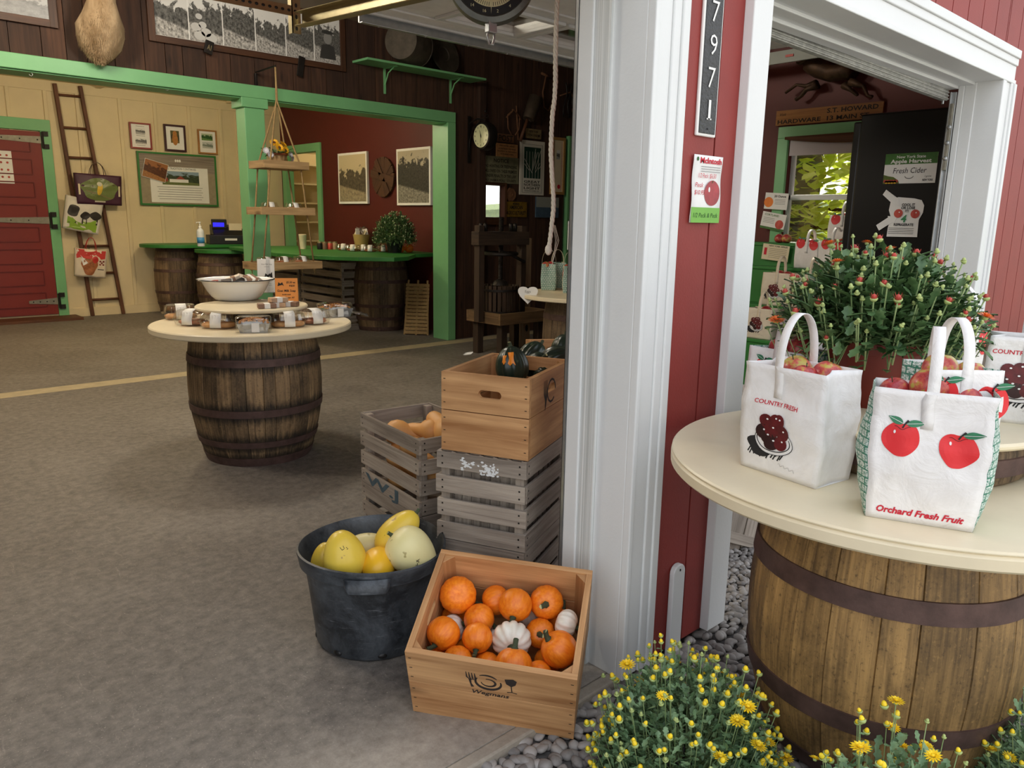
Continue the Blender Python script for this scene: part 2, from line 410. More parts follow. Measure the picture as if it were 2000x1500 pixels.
# ground outside
t = NT('gravel_bed'); v = t.coord(); t.col(t.ramp(t.noise(v, 40, 4), [(.3, '4b4845'), (.7, '6b6764')])); t.set(Roughness=.9); M_gbed = t.m
b = MB(); b.box(-4, 12, -1.2, 1.96, -.2, -.035, 0); struct(b.build('ground', M_gbed))
t = NT('lawn_green'); v = t.coord(); t.col(t.ramp(t.noise(v, 3, 8), [(.3, '55663c'), (.7, '7f8f58')])); t.set(Roughness=.9); M_lawn = t.m
t = NT('pale_bounce_gravel'); v = t.coord(); t.col(t.ramp(t.noise(v, 30, 6, .8), [(.3, '8f8b84'), (.7, 'bdb8b0')])); t.set(Roughness=.9)
b = MB(); b.box(-60, 60, -22, -1.2, -.2, -.05, 0); g = b.build('bounce_ground', t.m); struct(g)  # unseen pale ground, added to bounce neutral light onto undersides and indoors
b = MB(); b.box(-60, 60, -60, -22, -.2, -.05, 0); b.box(9.6, 60, -1.2, 60, -.2, -.05, 0); b.box(6.2, 9.6, YG + .2, 10.2, -.2, -.05, 0); b.box(8.4, 9.6, 10.2, 60, -.2, -.05, 0); b.box(-60, 8.4, 14.5, 60, -.2, -.05, 0); b.grid(lambda u, v_: V((12 + 60 * u, 12 + 60 * u * .4 + 50 * v_ - 6, -.06 + 3.6 * u)), 6, 6); b.grid(lambda u, v_: V((12 + 60 * u, 60 - 70 * v_, -.06 + 3.6 * u)), 6, 6); g = b.build('lawn', M_lawn); struct(g)
# facade boards (red, grooved every 0.2 m)
b = MB()
def boards(x0, x1, z0, z1, yi=YI):
    g0 = 2.11 - .2 * 60
    k = 0
    xs = [x0] + [g0 + .2 * i for i in range(140) if x0 + .004 < g0 + .2 * i < x1 - .004] + [x1]
    for i in range(len(xs) - 1): b.box(xs[i] + .004, xs[i + 1] - .004, YF, YF + .02, z0, z1, 0, .5)
    b.box(x0, x1, YF + .014, yi, z0, z1, 0, .5)
boards(1.80, 2.340, 0, 3.6); boards(-1.4, 1.80, 2.16, 3.6); boards(2.355, 4.69, 2.2, 3.6); boards(4.69, 9.6, 0, 3.6, 1.545); boards(-3.0, -1.4, 0, 3.6)
struct(b.build('wall_front', M_redbarn))
# casing of the left doorway
b = MB()
b.box(1.757, 1.80, YF + .0, YI, 0, 2.16, 0)
b.box(1.738, 1.757, 1.545, 1.60, 0, 2.16, 0)
b.box(1.775, 1.84, YF - .018, YF + .002, 0, 2.35, 0); b.box(1.84, 1.875, YF - .024, YF + .002, 0, 2.35, 0); b.box(1.875, 1.908, YF - .030, YF + .002, 0, 2.35, 0)
b.box(1.757, 1.776, YF - .026, YF + .002, 0, 2.35, 0)
struct(b.build('trim_3', M_white, bevel=.004))
b = MB(); b.box(1.744, 1.7575, 1.485, 1.545, 0, 2.16, 0, grain=2)
t = NT('white_ribbed_stop'); wv = t.noise(t.coord('UV', (.8, 190, 1)), 1, 2); t.col(t.ramp(wv, [(.35, 'b9bcb9'), (.65, 'e6e8e6')])); t.bump(wv, .6, .003); t.set(Roughness=.5)
struct(b.build('trim_4', t.m))
# header and left jamb of the left doorway (outside the frame, they shade the room)
b = MB(); b.box(-1.4, 1.80, YF - .005, YI, 2.16, 2.20, 0); b.box(-1.44, -1.40, YF - .03, YI, 0, 2.3, 0); struct(b.build('trim_5', M_white))
# casing of the right doorway
b = MB()
b.box(2.225, 2.335, YF - .033, YF + .002, 0, 2.33, 0); b.box(2.335, 2.362, YF - .004, YI, 0.0, 2.16, 0)
b.box(4.65, 4.69, YF - .005, 1.545, 0, 2.2, 0); b.box(4.640, 4.652, 1.515, 1.545, 0, 2.16, 0); b.box(4.645, 4.652, 1.46, 1.515, 0, 2.16, 0)
for x0, x1, d in ((4.65, 4.70, .030), (4.70, 4.78, .022), (4.78, 4.815, .030), (4.815, 4.85, .038)): b.box(x0, x1, YF - d, YF + .002, 0, 2.16, 0)
for z0, z1, d in ((2.16, 2.18, .030), (2.18, 2.25, .022), (2.25, 2.285, .030), (2.285, 2.325, .038)): b.box(2.255, 4.85, YF - d, YF + .002, z0, z1, 0)
b.box(2.36, 4.66, YF - .005, YI, 2.16, 2.2, 0); b.box(2.36, 4.65, 1.47, 1.545, 2.148, 2.162, 0); b.box(2.36, 4.65, 1.545, YI, 2.135, 2.162, 0)
struct(b.build('trim_6', M_white, bevel=.004))
W2X0, W2X1 = PY(946, 390, YG)[0], PY(983, 390, YG)[0]; W2Z0, W2Z1 = PY(965, 424, YG)[2], PY(965, 362, YG)[2]
# dark plank wall of the middle plane
def planks(b, x0, x1, y0, y1, z0, z1, w=.2, seed=1, gap=.003, axis='x'):
    R = random.Random(seed); x = x0
    while x < x1 - .01:
        ww = min(w * R.uniform(.75, 1.25), x1 - x)
        if x1 - x - ww < .05: ww = x1 - x
        dy = R.uniform(0, .006)
        if axis == 'x': b.box(x + gap, x + ww - gap, y0 - dy, y1, z0, z1, 0, R.random(), grain=2)
        else: b.box(y0 - dy, y1, x + gap, x + ww - gap, z0, z1, 0, R.random(), grain=2)
        x += ww
b = MB()
planks(b, -3, 5.77, YG + .01, YG + .05, 2.55, ZC, .19, 3); planks(b, 5.77, W2X0, YG + .01, YG + .05, 0, ZC, .17, 4); planks(b, W2X0, W2X1, YG + .01, YG + .05, 0, W2Z0, .2, 41); planks(b, W2X0, W2X1, YG + .01, YG + .05, W2Z1, ZC, .2, 42); planks(b, W2X1, 7.62, YG + .01, YG + .05, 0, ZC, .17, 43); planks(b, 8.3, 9.3, YG + .01, YG + .05, 0, ZC, .2, 5)
planks(b, 7.62, 8.3, YG + .01, YG + .05, 2.5, ZC, .2, 6)
struct(b.build('wall_middle', M_oldwood))
b = MB(); b.box(-3, 5.77, YG + .05, YG + .2, 2.6, ZC, 0); b.box(5.77, W2X0, YG + .05, YG + .07, 0, ZC, 0); b.box(W2X1, 7.62, YG + .05, YG + .07, 0, ZC, 0); b.box(W2X0, W2X1, YG + .05, YG + .07, 0, W2Z0, 0); b.box(W2X0, W2X1, YG + .05, YG + .07, W2Z1, ZC, 0); b.box(8.3, 9.6, YG + .05, YG + .2, 0, ZC, 0); b.box(7.62, 8.3, YG + .05, YG + .2, 2.5, ZC); struct(b.build('wall_back_side', M_black))
# conduit post on the plank wall
b = MB(); x = PY(938, 250, YG)[0]; b.box(x - .045, x + .045, YG - .05, YG + .01, 0, 3.0, 0, .1, grain=2); struct(b.build('trim_7', M_oldwood))
# green beam, posts
zb0, zb1 = 2.487, 2.60
b = MB()
b.box(-3, 5.771, YG - .02, YG + .27, zb0, zb1, 0, .5)
b.box(-3, 5.658, YG + .005, YG + .27, zb0 - .012, zb0, 0, .5)
b.box(5.658, 5.771, YG - .02, YG + .272, 0, zb0, 0, .5)
b.box(3.282, 3.478, YG + .0, YG + .19, 0, zb0, 0, .5)
b.box(3.25, 3.51, YG - .018, YG + .21, 2.40, zb0, 0, .5)
struct(b.build('trim_8', M_green, bevel=.005))
# side walls, ceilings
def slab(name, x0, x1, y0, y1, z0, z1, m): 
    b = MB(); b.box(x0, x1, y0, y1, z0, z1, 0, .5); return struct(b.build(name, m))
slab('wall_left', -3.1, -3.0, YI, YG, 0, ZC, M_oldwood); slab('wall_left_back', -3.1, -3.0, YG, YB, 0, ZC, M_cream)
slab('ceiling', -3.1, 5.92, YF - .25, 4.65, ZC, ZC + .1, paint('plank_ceiling', '8a7a66', .7)); slab('ceiling_rear', -3.1, 9.5, 4.65, YG + .05, ZC, ZC + .1, paint('plank_ceiling', '8a7a66', .7))
slab('ceiling_back', -3.1, 6.13, YG + .05, 12.1, 3.10, 3.2, paint('cream_ceiling', 'd9c9a0', .7, .03)); slab('ceiling_store', 6.0, 8.3, 10.2, 14.3, 3.10, 3.2, paint('cream_ceiling', 'd9c9a0', .7, .03))
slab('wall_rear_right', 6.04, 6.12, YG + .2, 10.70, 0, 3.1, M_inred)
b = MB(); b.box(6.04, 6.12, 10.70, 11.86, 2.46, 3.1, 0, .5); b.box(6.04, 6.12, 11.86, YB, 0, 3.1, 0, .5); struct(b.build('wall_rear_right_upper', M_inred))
slab('wall_jog', XR, 9.5, 4.6, 4.7, 0, ZC, M_oldwood); slab('wall_far_right', 9.4, 9.5, 4.7, YG + .2, 0, ZC, M_oldwood)
slab('wall_store_back', 6.0, 8.3, 14.2, 14.3, 0, 3.2, M_cream); slab('wall_store_front', 6.12, 8.3, 10.2, 10.25, 0, 3.1, M_cream); slab('wall_store_right', 8.2, 8.3, 10.25, 14.2, 0, 3.1, M_cream); slab('wall_painted_dark', 7.5, 8.5, YG + .6, YG + .65, 0, 2.7, M_black); slab('wall_painted_dark_top', 7.5, 8.5, YG + .2, YG + .6, 2.5, 2.6, M_black); slab('wall_painted_dark_side', 8.4, 8.5, YG + .2, YG + .6, 0, 2.5, M_black); slab('wall_painted_dark_left', 7.5, 7.6, YG + .2, YG + .6, 0, 2.5, M_black)  # black slabs added here paint the dark inside the green framed doorway
# green casing of the opening in the red wall
b = MB(); X = 6.04
ya, yb_ = PX(628, 300, X)[1], PX(553, 300, X)[1]; zt = 2.50
b.box(X - .03, X + .11, ya, ya + .12, 0, zt - .12, 0, .5); b.box(X - .03, X + .11, yb_ - .12, yb_, 0, zt - .12, 0, .5); b.box(X - .03, X + .11, ya, yb_, zt - .12, zt, 0, .5)
struct(b.build('door_1', M_green, bevel=.004))
# cream board-and-batten back wall
b = MB(); b.box(-3, 6.1, YB, YB + .1, 0, 3.1, 0, .5)
for px in (15, 88, 150, 232, 300, 366, 427, 460, 500): 
    x = PY(px, 200, YB)[0]; b.box(x - .022, x + .022, YB - .018, YB, .1, 3.0, 0, .5)
b.box(-3, 6.03, YB - .02, YB, 2.97, 3.1, 0, .5); b.box(-3, 6.03, YB - .03, YB, 0, .12, 0, .5)
struct(b.build('wall_back', M_cream, bevel=.003))
b = MB()
for x in (1.6, 3.4, 5.2): b.box(x - .03, x + .03, 9, YB - .02, 3.07, 3.10, 0, .5)
struct(b.build('trim_9', M_cream))
# green framed door casing at the right end of the plank wall
b = MB(); x0 = PY(1108, 300, YG)[0]; b.box(x0, x0 + .1, YG - .03, YG + .2, 0, 2.4, 0, .5); b.box(x0, 8.32, YG - .03, YG + .2, 2.40, 2.5, 0, .5); b.box(8.22, 8.32, YG - .03, YG + .2, 0, 2.4, 0, .5)
struct(b.build('door_2', M_green, bevel=.004))
# door 3: red panelled door with strap hinges in a green casing
d = struct(MB().build('door_3', M_reddoor)); xr = 2.64; xl = 1.55
b = MB(); b.box(xl, xr, YB - .06, YB - .02, .06, 2.44, 0, .5); leaf_ = b.build('door_leaf', M_reddoor, d, bevel=.003)
b = MB(); yf = YB - .06
rows = 8; h = (2.40 - .1) / rows
for i in range(rows):
    z0 = .12 + i * h + .05; z1 = .12 + (i + 1) * h - .05
    for a, bb in ((xl + .12, xr - .13),):
        for (p, q) in (((a, z0), (bb, z0)), ((a, z1), (bb, z1)), ((a, z0), (a, z1)), ((bb, z0), (bb, z1))):
            b.bar((p[0], yf - .004, p[1]), (q[0], yf - .004, q[1]), .012, .014)
b.build('panel_moulding', paint('dark_red_paint', '6b150e', .5), leaf_)
b = MB(); b.box(xr + .005, xr + .13, YB - .05, YB, 0, 2.455, 0, .5); b.box(xl - .12, xr + .13, YB - .05, YB, 2.455, 2.60, 0, .5); b.build('door_casing', M_green, d, bevel=.004)
M_galv = paint('old_galvanised', '8e8a7c', .5, .2, 18, .5)
for pz, (xa) in ((PY(50, 272, YB)[2], 1.9), (PY(50, 430, YB)[2], 1.7), (PY(50, 590, YB)[2], 2.30)):
    b = MB(); b.add([(xa, yf - .012, pz - .018), (xa, yf - .012, pz + .018), (xr, yf - .012, pz + .045), (xr, yf - .012, pz - .045), (xa, yf, pz - .018), (xa, yf, pz + .018), (xr, yf, pz + .045), (xr, yf, pz - .045)],
        [(0, 1, 2, 3), (0, 4, 5, 1), (1, 5, 6, 2), (2, 6, 7, 3), (3, 7, 4, 0)], None, 0)
    b.tube([(xr + .02, yf - .012, pz - .10), (xr + .02, yf - .012, pz + .10)], .016, 8, 1)
    for dz in (-.08, .08):
        b.box(xr + .02, xr + .09, yf - .014, yf + .002, pz + dz - .03, pz + dz + .03, 1)
    for k in range(4): b.ell((xa + .1 + k * .2 if xa < 2.2 else xa + .05 + k * .08, yf - .014, pz), .009, .006, .009, 8, 4, 1)
    b.build('strap_hinge', [M_galv, M_iron], leaf_)
b = MB(); b.box(1.4, 2.85, YB - .42, YB - .03, 0, .035, 0, .4); struct(b.build('trim_10', M_ladder))
# right side wall of the shop with window
X = XR
wy0, wy1 = 1.95, PX(1540, 300, X)[1]; wz0, wz1 = PX(1545, 478, X)[2] - .02, PX(1545, 270, X)[2]
b = MB(); b.box(X, X + .1, YI, wy0, 0, ZC, 0, .5); b.box(X, X + .1, wy1, 4.7, 0, ZC, 0, .5); b.box(X, X + .1, wy0, wy1, wz1, ZC, 0, .5); b.box(X, X + .1, wy0, wy1, 0, wz0, 0, .5)
struct(b.build('wall_right', M_inred))
w = struct(MB().build('window_1', M_white))
b = MB(); k = .085
b.box(X - .03, X + .0, wy1, wy1 + k, wz0, wz1, 0, .5); b.box(X - .03, X + .0, wy0 - k, wy0, wz0, wz1, 0, .5); b.box(X - .03, X, wy0 - k, wy1 + k, wz1, wz1 + k, 0, .5)
b.box(X - .05, X, wy0 - k, wy1 + k, wz0 - .04, wz0, 0, .5)
b.build('window_casing', M_green, w, bevel=.003)
b = MB(); zm = PX(1600, 385, X)[2]
for (a, c_, y) in ((zm - .02, wz1, .05), (wz0, zm + .02, .03)):
    b.box(X + y, X + y + .025, wy0, wy0 + .035, a, c_, 0); b.box(X + y, X + y + .025, wy1 - .035, wy1, a, c_, 0); b.box(X + y, X + y + .025, wy0, wy1, a, a + .04, 0); b.box(X + y, X + y + .025, wy0, wy1, c_ - .04, c_, 0)
b.build('window_sash', M_white, w, bevel=.003)
b = MB(); b.box(X + .045, X + .048, wy0 + .03, wy1 - .03, wz0, zm, 0); b.box(X + .065, X + .068, wy0 + .03, wy1 - .03, zm, wz1, 0); b.build('pane', M_glass, w)
# ================================================================ BUILDERS SHARED BY MANY THINGS
def barrel(name, label, cat, loc, H, rb, rt, rbelly, zb, wood_m, hoops, rz=0, group=None, n=26, top=True, parent_top=None):
    """stave barrel: bottom radius, top radius, belly radius at height zb; hoops = (z, height)"""
    t = thing(name, label, cat, loc, rz, group)
    def R(z):
        if z < zb: k = z / zb; return rb + (rbelly - rb) * (1 - (1 - k) ** 2)
        k = (z - zb) / max(.01, (H - zb)); return rt + (rbelly - rt) * (1 - k ** 2)
    b = MB(); rr = random.Random(int(loc[0] * 1000)); K = 12
    cuts = [0]
    for i in range(n): cuts.append(cuts[-1] + rr.uniform(.7, 1.35))
    cuts = [c * 2 * pi / cuts[-1] for c in cuts]
    for i in range(n):
        a0, a1 = cuts[i], cuts[i + 1]; P = []; Fc = []; U = []
        aa = [a0, a0 + .006, a0 + (a1 - a0) * .33, a0 + (a1 - a0) * .66, a1 - .006, a1]
        for k in range(K + 1):
            z = H * k / K; q = R(z)
            for j, a in enumerate(aa):
                qq = q - (.005 if j in (0, 5) else 0); P.append((qq * cos(a), qq * sin(a), z))
        ou = rr.random() * 9
        for k in range(K):
            for j in range(5):
                Fc.append((k * 6 + j, k * 6 + j + 1, k * 6 + 7 + j, k * 6 + 6 + j))
                u0, u1 = H * k / K + ou, H * (k + 1) / K + ou; v0, v1 = aa[j] * rbelly, aa[j + 1] * rbelly
                U.append([(u0, v0), (u0, v1), (u1, v1), (u1, v0)])
        b.add(P, Fc, U, 0, rr.random())
    b.build('staves', wood_m, t, smooth=radians(35), fix=False)
    if top:
        b = MB(); b.lathe([(0.001, H - .02), (R(H) - .01, H - .02)], 32); b.lathe([(0.001, .02), (R(0) - .01, .02)], 32); b.build('barrel_head', wood_m, t)
    for z, h in hoops:
        b = MB(); q0, q1 = R(max(0, z - h / 2)) + .002, R(min(H, z + h / 2)) + .002
        b.lathe([(q0 - .003, z - h / 2), (q0 + .0035, z - h / 2), (q1 + .0035, z + h / 2), (q1 - .003, z + h / 2)], 64, fn=None)
        b.box(-.012, .012, -(q0 + q1) / 2 - .0065, -(q0 + q1) / 2, z - h * .35, z + h * .35)
        b.build('hoop', M_hoop, t, smooth=radians(40))
    return t
def disc_prof(r, z0, z1, e=.006):
    return [(.001, z0), (r - e, z0), (r, z0 + e), (r, z1 - e), (r - e, z1), (.001, z1)]
def round_top(t, r, z0, z1, m=None, name='tabletop'):
    b = MB(); b.lathe(disc_prof(r, z0, z1), 96); return b.build(name, m or M_table, t, smooth=radians(40))
def capsule(cx, cy, hw, hh, n=8):
    return [(cx + (hw - hh) + hh * cos(a), cy + hh * sin(a)) for a in [(-pi / 2 + pi * i / n) for i in range(n + 1)]] + \
           [(cx - (hw - hh) + hh * cos(a), cy + hh * sin(a)) for a in [(pi / 2 + pi * i / n) for i in range(n + 1)]]
def holeboard(b, T, w, h, th, hole, m=0):
    """a board in the local xz plane with a hand hole, thickness th along y"""
    H = hole; n = len(H); cx = sum(p[0] for p in H) / n; cy = sum(p[1] for p in H) / n; O = []
    for (x, y) in H:
        dx, dy = x - cx, y - cy; k = 1e9
        if dx > 1e-9: k = min(k, (w - cx) / dx)
        if dx < -1e-9: k = min(k, -cx / dx)
        if dy > 1e-9: k = min(k, (h - cy) / dy)
        if dy < -1e-9: k = min(k, -cy / dy)
        O.append((cx + dx * k, cy + dy * k))
    # snap nearest to the corners
    for c in ((0, 0), (w, 0), (w, h), (0, h)):
        j = min(range(n), key=lambda i: (O[i][0] - c[0]) ** 2 + (O[i][1] - c[1]) ** 2); O[j] = c
    P = [(x, 0, y) for x, y in H] + [(x, 0, y) for x, y in O] + [(x, th, y) for x, y in H] + [(x, th, y) for x, y in O]
    Fc = []; U = []; ox = RND.random() * 5
    for i in range(n):
        j = (i + 1) % n
        for f in ((i, j, n + j, n + i), (2 * n + i, 3 * n + i, 3 * n + j, 2 * n + j), (i, 2 * n + i, 2 * n + j, j), (n + i, n + j, 3 * n + j, 3 * n + i)):
            Fc.append(f); U.append([(P[q][0] + ox, P[q][2] + P[q][1]) for q in f])
    b.add(P, Fc, U, m, None, T)
def pine_crate(label, loc, w, d, h, rotx, group='pine crates', hole_front=False, wall=.017, posts=True, boards2=(.0, .52), mat=None, name='wooden_crate', cat='crate'):
    """origin at the front left bottom corner; x along the front, y to the back"""
    mat = mat or M_crate
    t = thing(name, label, cat, loc, 0, group, rotx)
    hs = h * boards2[1]
    for nm, y in (('front_board', 0), ('back_board', d - wall)):
        for z0, z1 in ((0, hs - .0015), (hs + .0015, h)):
            b = MB()
            if hole_front and z0: holeboard(b, TR(0, y + wall, z0) @ rot(0) @ Matrix.Scale(-1, 4, (0, 1, 0)), w, h - z0, wall, capsule(w * .56, (h - z0) * .5, .042, .014))
            else: b.box(wall * 0, w, y, y + wall, z0, z1, 0, None, grain=0)
            for x in (.012, w - .012):
                for k in range(3 if y == 0 else 0): b.box(x - .004, x + .004, y - .0008, y, z0 + (z1 - z0) * (k + .6) / 3.2 - .001, z0 + (z1 - z0) * (k + .6) / 3.2 + .0015, 1)
            b.build(nm, [mat, M_iron], t, bevel=.0015)
    for s, x in ((0, 0), (1, w - wall)):
        b = MB(); b.box(x, x + wall, wall, d - wall, 0, hs - .0015, 0, None, grain=1); b.build('end_board', mat, t, bevel=.0015)
        b = MB(); W2 = d - 2 * wall; T = TR(x + wall, wall, hs + .0015) @ rot(pi / 2) if True else None
        holeboard(b, T, W2, h - hs - .0015, wall, capsule(W2 / 2, (h - hs) * .5, .045, .014)); b.build('end_board', mat, t)
    b = MB(); b.box(wall, w - wall, wall, d - wall, .0, .012, 0, None, grain=0); b.build('bottom_board', mat, t)
    if posts:
        for (x, y, sx, sy) in ((wall, wall, 1, 1), (w - wall, wall, -1, 1), (wall, d - wall, 1, -1), (w - wall, d - wall, -1, -1)):
            b = MB(); q = .032; z1 = h - .006
            b.add([(x, y, .012), (x + sx * q, y, .012), (x, y + sy * q, .012), (x, y, z1), (x + sx * q, y, z1), (x, y + sy * q, z1)], [(0, 1, 2), (3, 4, 5), (0, 1, 4, 3), (1, 2, 5, 4), (2, 0, 3, 5)],
                  [[(0, 0), (.03, 0), (0, .03)]] * 2 + [[(0, 0), (0, .03), (h, .03), (h, 0)]] * 3)
            b.build('corner_block', mat, t, bevel=.001)
    return t
def slat_crate(label, loc, w, d, h, rz, n=4, flip=False, group='weathered slatted crates', inner=False, seed=1, mat=None):
    """origin at the front left bottom corner; every slat is a board of its own in the side mesh"""
    mat = mat or M_greywood
    t = thing('slatted_crate', label, 'crate', loc, rz, group); R = random.Random(seed); th = .011
    sh = h / (n + (n - 1) * .42); gap = sh * .42
    def z(i): return i * (sh + gap)
    for nm, kind, q in (('front_slats', 'x', 0), ('back_slats', 'x', d), ('end_slats', 'y', 0), ('end_slats', 'y', w)):
        b = MB()
        for i in range(n):
            j = R.uniform(-.003, .003); k = R.uniform(-.002, .002); z0 = z(i) + k; z1 = z0 + sh
            z1 = min(z1, h)
            if kind == 'x': y0 = -th if q == 0 else d; b.box(-th + j, w + th + j, y0, y0 + th, max(0, z0), z1, 0, R.random())
            else: x0 = -th if q == 0 else w; b.box(x0, x0 + th, .001 + j * .3, d - .001, max(0, z0), z1, 0, R.random())
            for e in (0, 1):
                for dz in (.28, .72):
                    zz = z0 + (z1 - z0) * dz
                    if kind == 'x':
                        xx = .012 if e == 0 else w - .012
                        if q == 0: b.box(xx - .003, xx + .003, -th - .0008, -th, zz - .003, zz + .003, 1)
                    else:
                        yy = .014 if e == 0 else d - .014
                        xo = -th if q == 0 else w + th
                        b.box(min(xo, xo + (-.0008 if q == 0 else .0008)), max(xo, xo + (-.0008 if q == 0 else .0008)), yy - .003, yy + .003, zz - .003, zz + .003, 1)
        b.build(nm, [mat, M_iron], t, bevel=.0015)
    for x in (0, w - .034):
        for y in (0, d - .034):
            b = MB(); b.box(x + .001, x + .033, y + .001, y + .033, .004, h - .004, 0, R.random()); b.build('corner_post', mat, t, bevel=.002)
    b = MB(); zz = h - .0 if flip else 0
    m_ = 6
    for i in range(m_):
        x0 = i * (w / m_) + .006; b.box(x0, x0 + w / m_ - .012, -th + .002, d + th - .002, zz - (.0 if flip else .0) + (0 if flip else 0) - (.011 if flip else 0), zz + (0 if flip else .011), 0, R.random())
    b.build('bottom_slats', mat, t, bevel=.0015)
    if inner:
        b = MB()
        for i in range(7): x0 = .03 + i * (w - .06) / 7; b.box(x0, x0 + .04, .03, .04, .01, h - .02, 0, R.random()); y0 = .03 + i * (d - .06) / 7; b.box(.03, .04, y0, y0 + .035, .01, h - .02, 0, R.random()); b.box(w - .04, w - .03, y0, y0 + .035, .01, h - .02, 0, R.random())
        b.build('inner_lining', mat, t)
    return t
def stem_mb(L=.03, r0=.010, r1=.006, bend=.012, m0=0, m1=1):
    b = MB(); pts = [(0, 0, -.004), (0, 0, L * .3), (bend * .4, 0, L * .65), (bend, 0, L)]
    b.tube(pts, [r0 * 1.35, r0 * .8, r1 * .95, r1], 6, m0); b.ell((bend, 0, L), r1 * .9, r1 * .9, .0015, 6, 4, m1); return b
def pumpkin(kind, label, group):
    t = thing('pumpkin', label, 'pumpkin', (0, 0, 0), 0, group); b = MB(); n = 48
    if kind == 'orange': ribs, amp, fl = 12, .028, .92
    else: ribs, amp, fl = 12, .13, .74
    prof = []
    for i in range(17):
        a = pi * i / 16; rr = sin(a) ** .86; z = -cos(a) * fl
        dip = .16 * max(0, 1 - rr * 3.2) * (1 if z > 0 else .8); z -= dip * (1 if z > 0 else -1); prof.append((max(rr, 1e-4), z))
    P0 = len(b.v)
    b.lathe(prof, n, 0, .5, ribs=ribs, amp=amp)
    for i in range(len(b.v)): pass
    b.build('rind', MATS['pumpkin_orange' if kind == 'orange' else 'pumpkin_white'], t, smooth=True)
    s = stem_mb(.56, .20, .15, .22); s.v = [v + V((0, 0, fl * .84)) for v in s.v]
    s.build('stem', [MATS['stem_dark'], MATS['stem_cut']], t, smooth=radians(60)); return t
def organic(name, a, bcol, sc=8, rough=.4, stretch=(1, 1, .3), spots=None, bump=.05):
    t = NT(name); v = t.coord('Object', stretch); n1 = t.noise(v, sc, 5); oi = t.n('ShaderNodeObjectInfo')
    c = t.ramp(n1, [(.3, a), (.7, bcol)])
    hs = t.n('ShaderNodeHueSaturation'); t.l(t.math('ADD', t.math('MULTIPLY', oi.outputs['Random'], .22), .89), hs.inputs['Value']); t.l(c, hs.inputs['Color']); c = hs.outputs[0]
    if spots: c = t.mix(t.ramp(t.noise(t.coord(), spots[1], 2), [(.66, (0, 0, 0, 1)), (.70, (1, 1, 1, 1))]), c, srgb(spots[0]))
    t.col(c); t.set(Roughness=rough); t.bump(n1, bump, .01); MATS[name] = t.m; return t.m
organic('pumpkin_orange', 'e06a0a', 'f89020', 3, .42, (2, 2, .5))
organic('pumpkin_white', 'd9d0be', 'efe9dc', 2, .4)
organic('stem_dark', '27301f', '4b5336', 30, .8); organic('stem_cut', '9fa06c', 'c0bd88', 30, .8)
def cdir(x, y, z, px=1000, py=750):
    f = ray(px, py).normalized(); r = f.cross(V((0, 0, 1))).normalized(); return (r * x + r.cross(f) * y - f * z).normalized()      # picture right, picture up, towards the viewer
def orient(d, spin=0):
    q = V(d).to_track_quat('Z', 'Y'); return (q.to_matrix().to_4x4() @ Matrix.Rotation(spin, 4, 'Z')).to_euler()
def relax(items, lo, hi, it=60, k=.5):
    P = [V(p) for p, r in items]; Rr = [r for p, r in items]
    for _ in range(it):
        for i in range(len(P)):
            for j in range(i):
                d = P[i] - P[j]; m = (Rr[i] + Rr[j]) * .97
                if d.length < m:
                    c = d.normalized() * (m - d.length) * k * .5; P[i] += c; P[j] -= c
        for i in range(len(P)):
            for a in range(3): P[i][a] = min(max(P[i][a], lo[a] + Rr[i] * .95), hi[a] - Rr[i] * .95)
    return P

# ================================================================ TILTED CRATE OF PUMPKINS
CP = V((1.178, 1.656, 0.002)); CR = rot(-.953, .404, .054); CD = (.474, .379, .284)
crate = pine_crate('tilted pine crate of small pumpkins at the front, with a stencilled logo', CP, *CD, CR.to_euler())
fr = Frame((0, -.0006, 0), (1, 0, 0), (0, 0, 1)); b = MB(); M_stencil = paint('burnt_stencil', '2e2622', .7, .2, 40, bump=0)
def arc(cx, cy, rx, ry, a0, a1, w, n=16): b.line(fr, [(cx + rx * cos(a0 + (a1 - a0) * i / n), cy + ry * sin(a0 + (a1 - a0) * i / n)) for i in range(n + 1)], [w * (.35 + .65 * sin(pi * i / n)) for i in range(n + 1)], 0, 0)
cx, cz = .232, .205
arc(cx, cz, .036, .030, 2.6, 6.6, .010); arc(cx, cz, .020, .016, 3.2, 8.2, .007); arc(cx - .004, cz + .004, .034, .028, .6, 2.2, .007)
for k in range(4): b.line(fr, [(cx - .062 + k * .008, cz + .036 - k * .001), (cx - .060 + k * .008, cz + .012), (cx - .050 + k * .004, cz + .002)], [.002, .005, .003], 0)
b.line(fr, [(cx - .052, cz + .006), (cx - .050, cz - .014), (cx - .045, cz - .030)], [.008, .005, .009], 0)
b.flat(fr, [(cx + .046, cz + .028), (cx + .070, cz + .034), (cx + .080, cz + .026), (cx + .076, cz + .008), (cx + .064, cz - .002), (cx + .050, cz + .008)], 0)
b.line(fr, [(cx + .064, cz), (cx + .066, cz - .028)], .003, 0); b.line(fr, [(cx + .052, cz - .030), (cx + .066, cz - .027), (cx + .080, cz - .030)], .003, 0)
b.text(fr, 'Wegmans', cx - .047, cz - .058, .017, .105, 0, 0, .25, .02)
b.build('stencil', M_stencil, crate, fix=False)
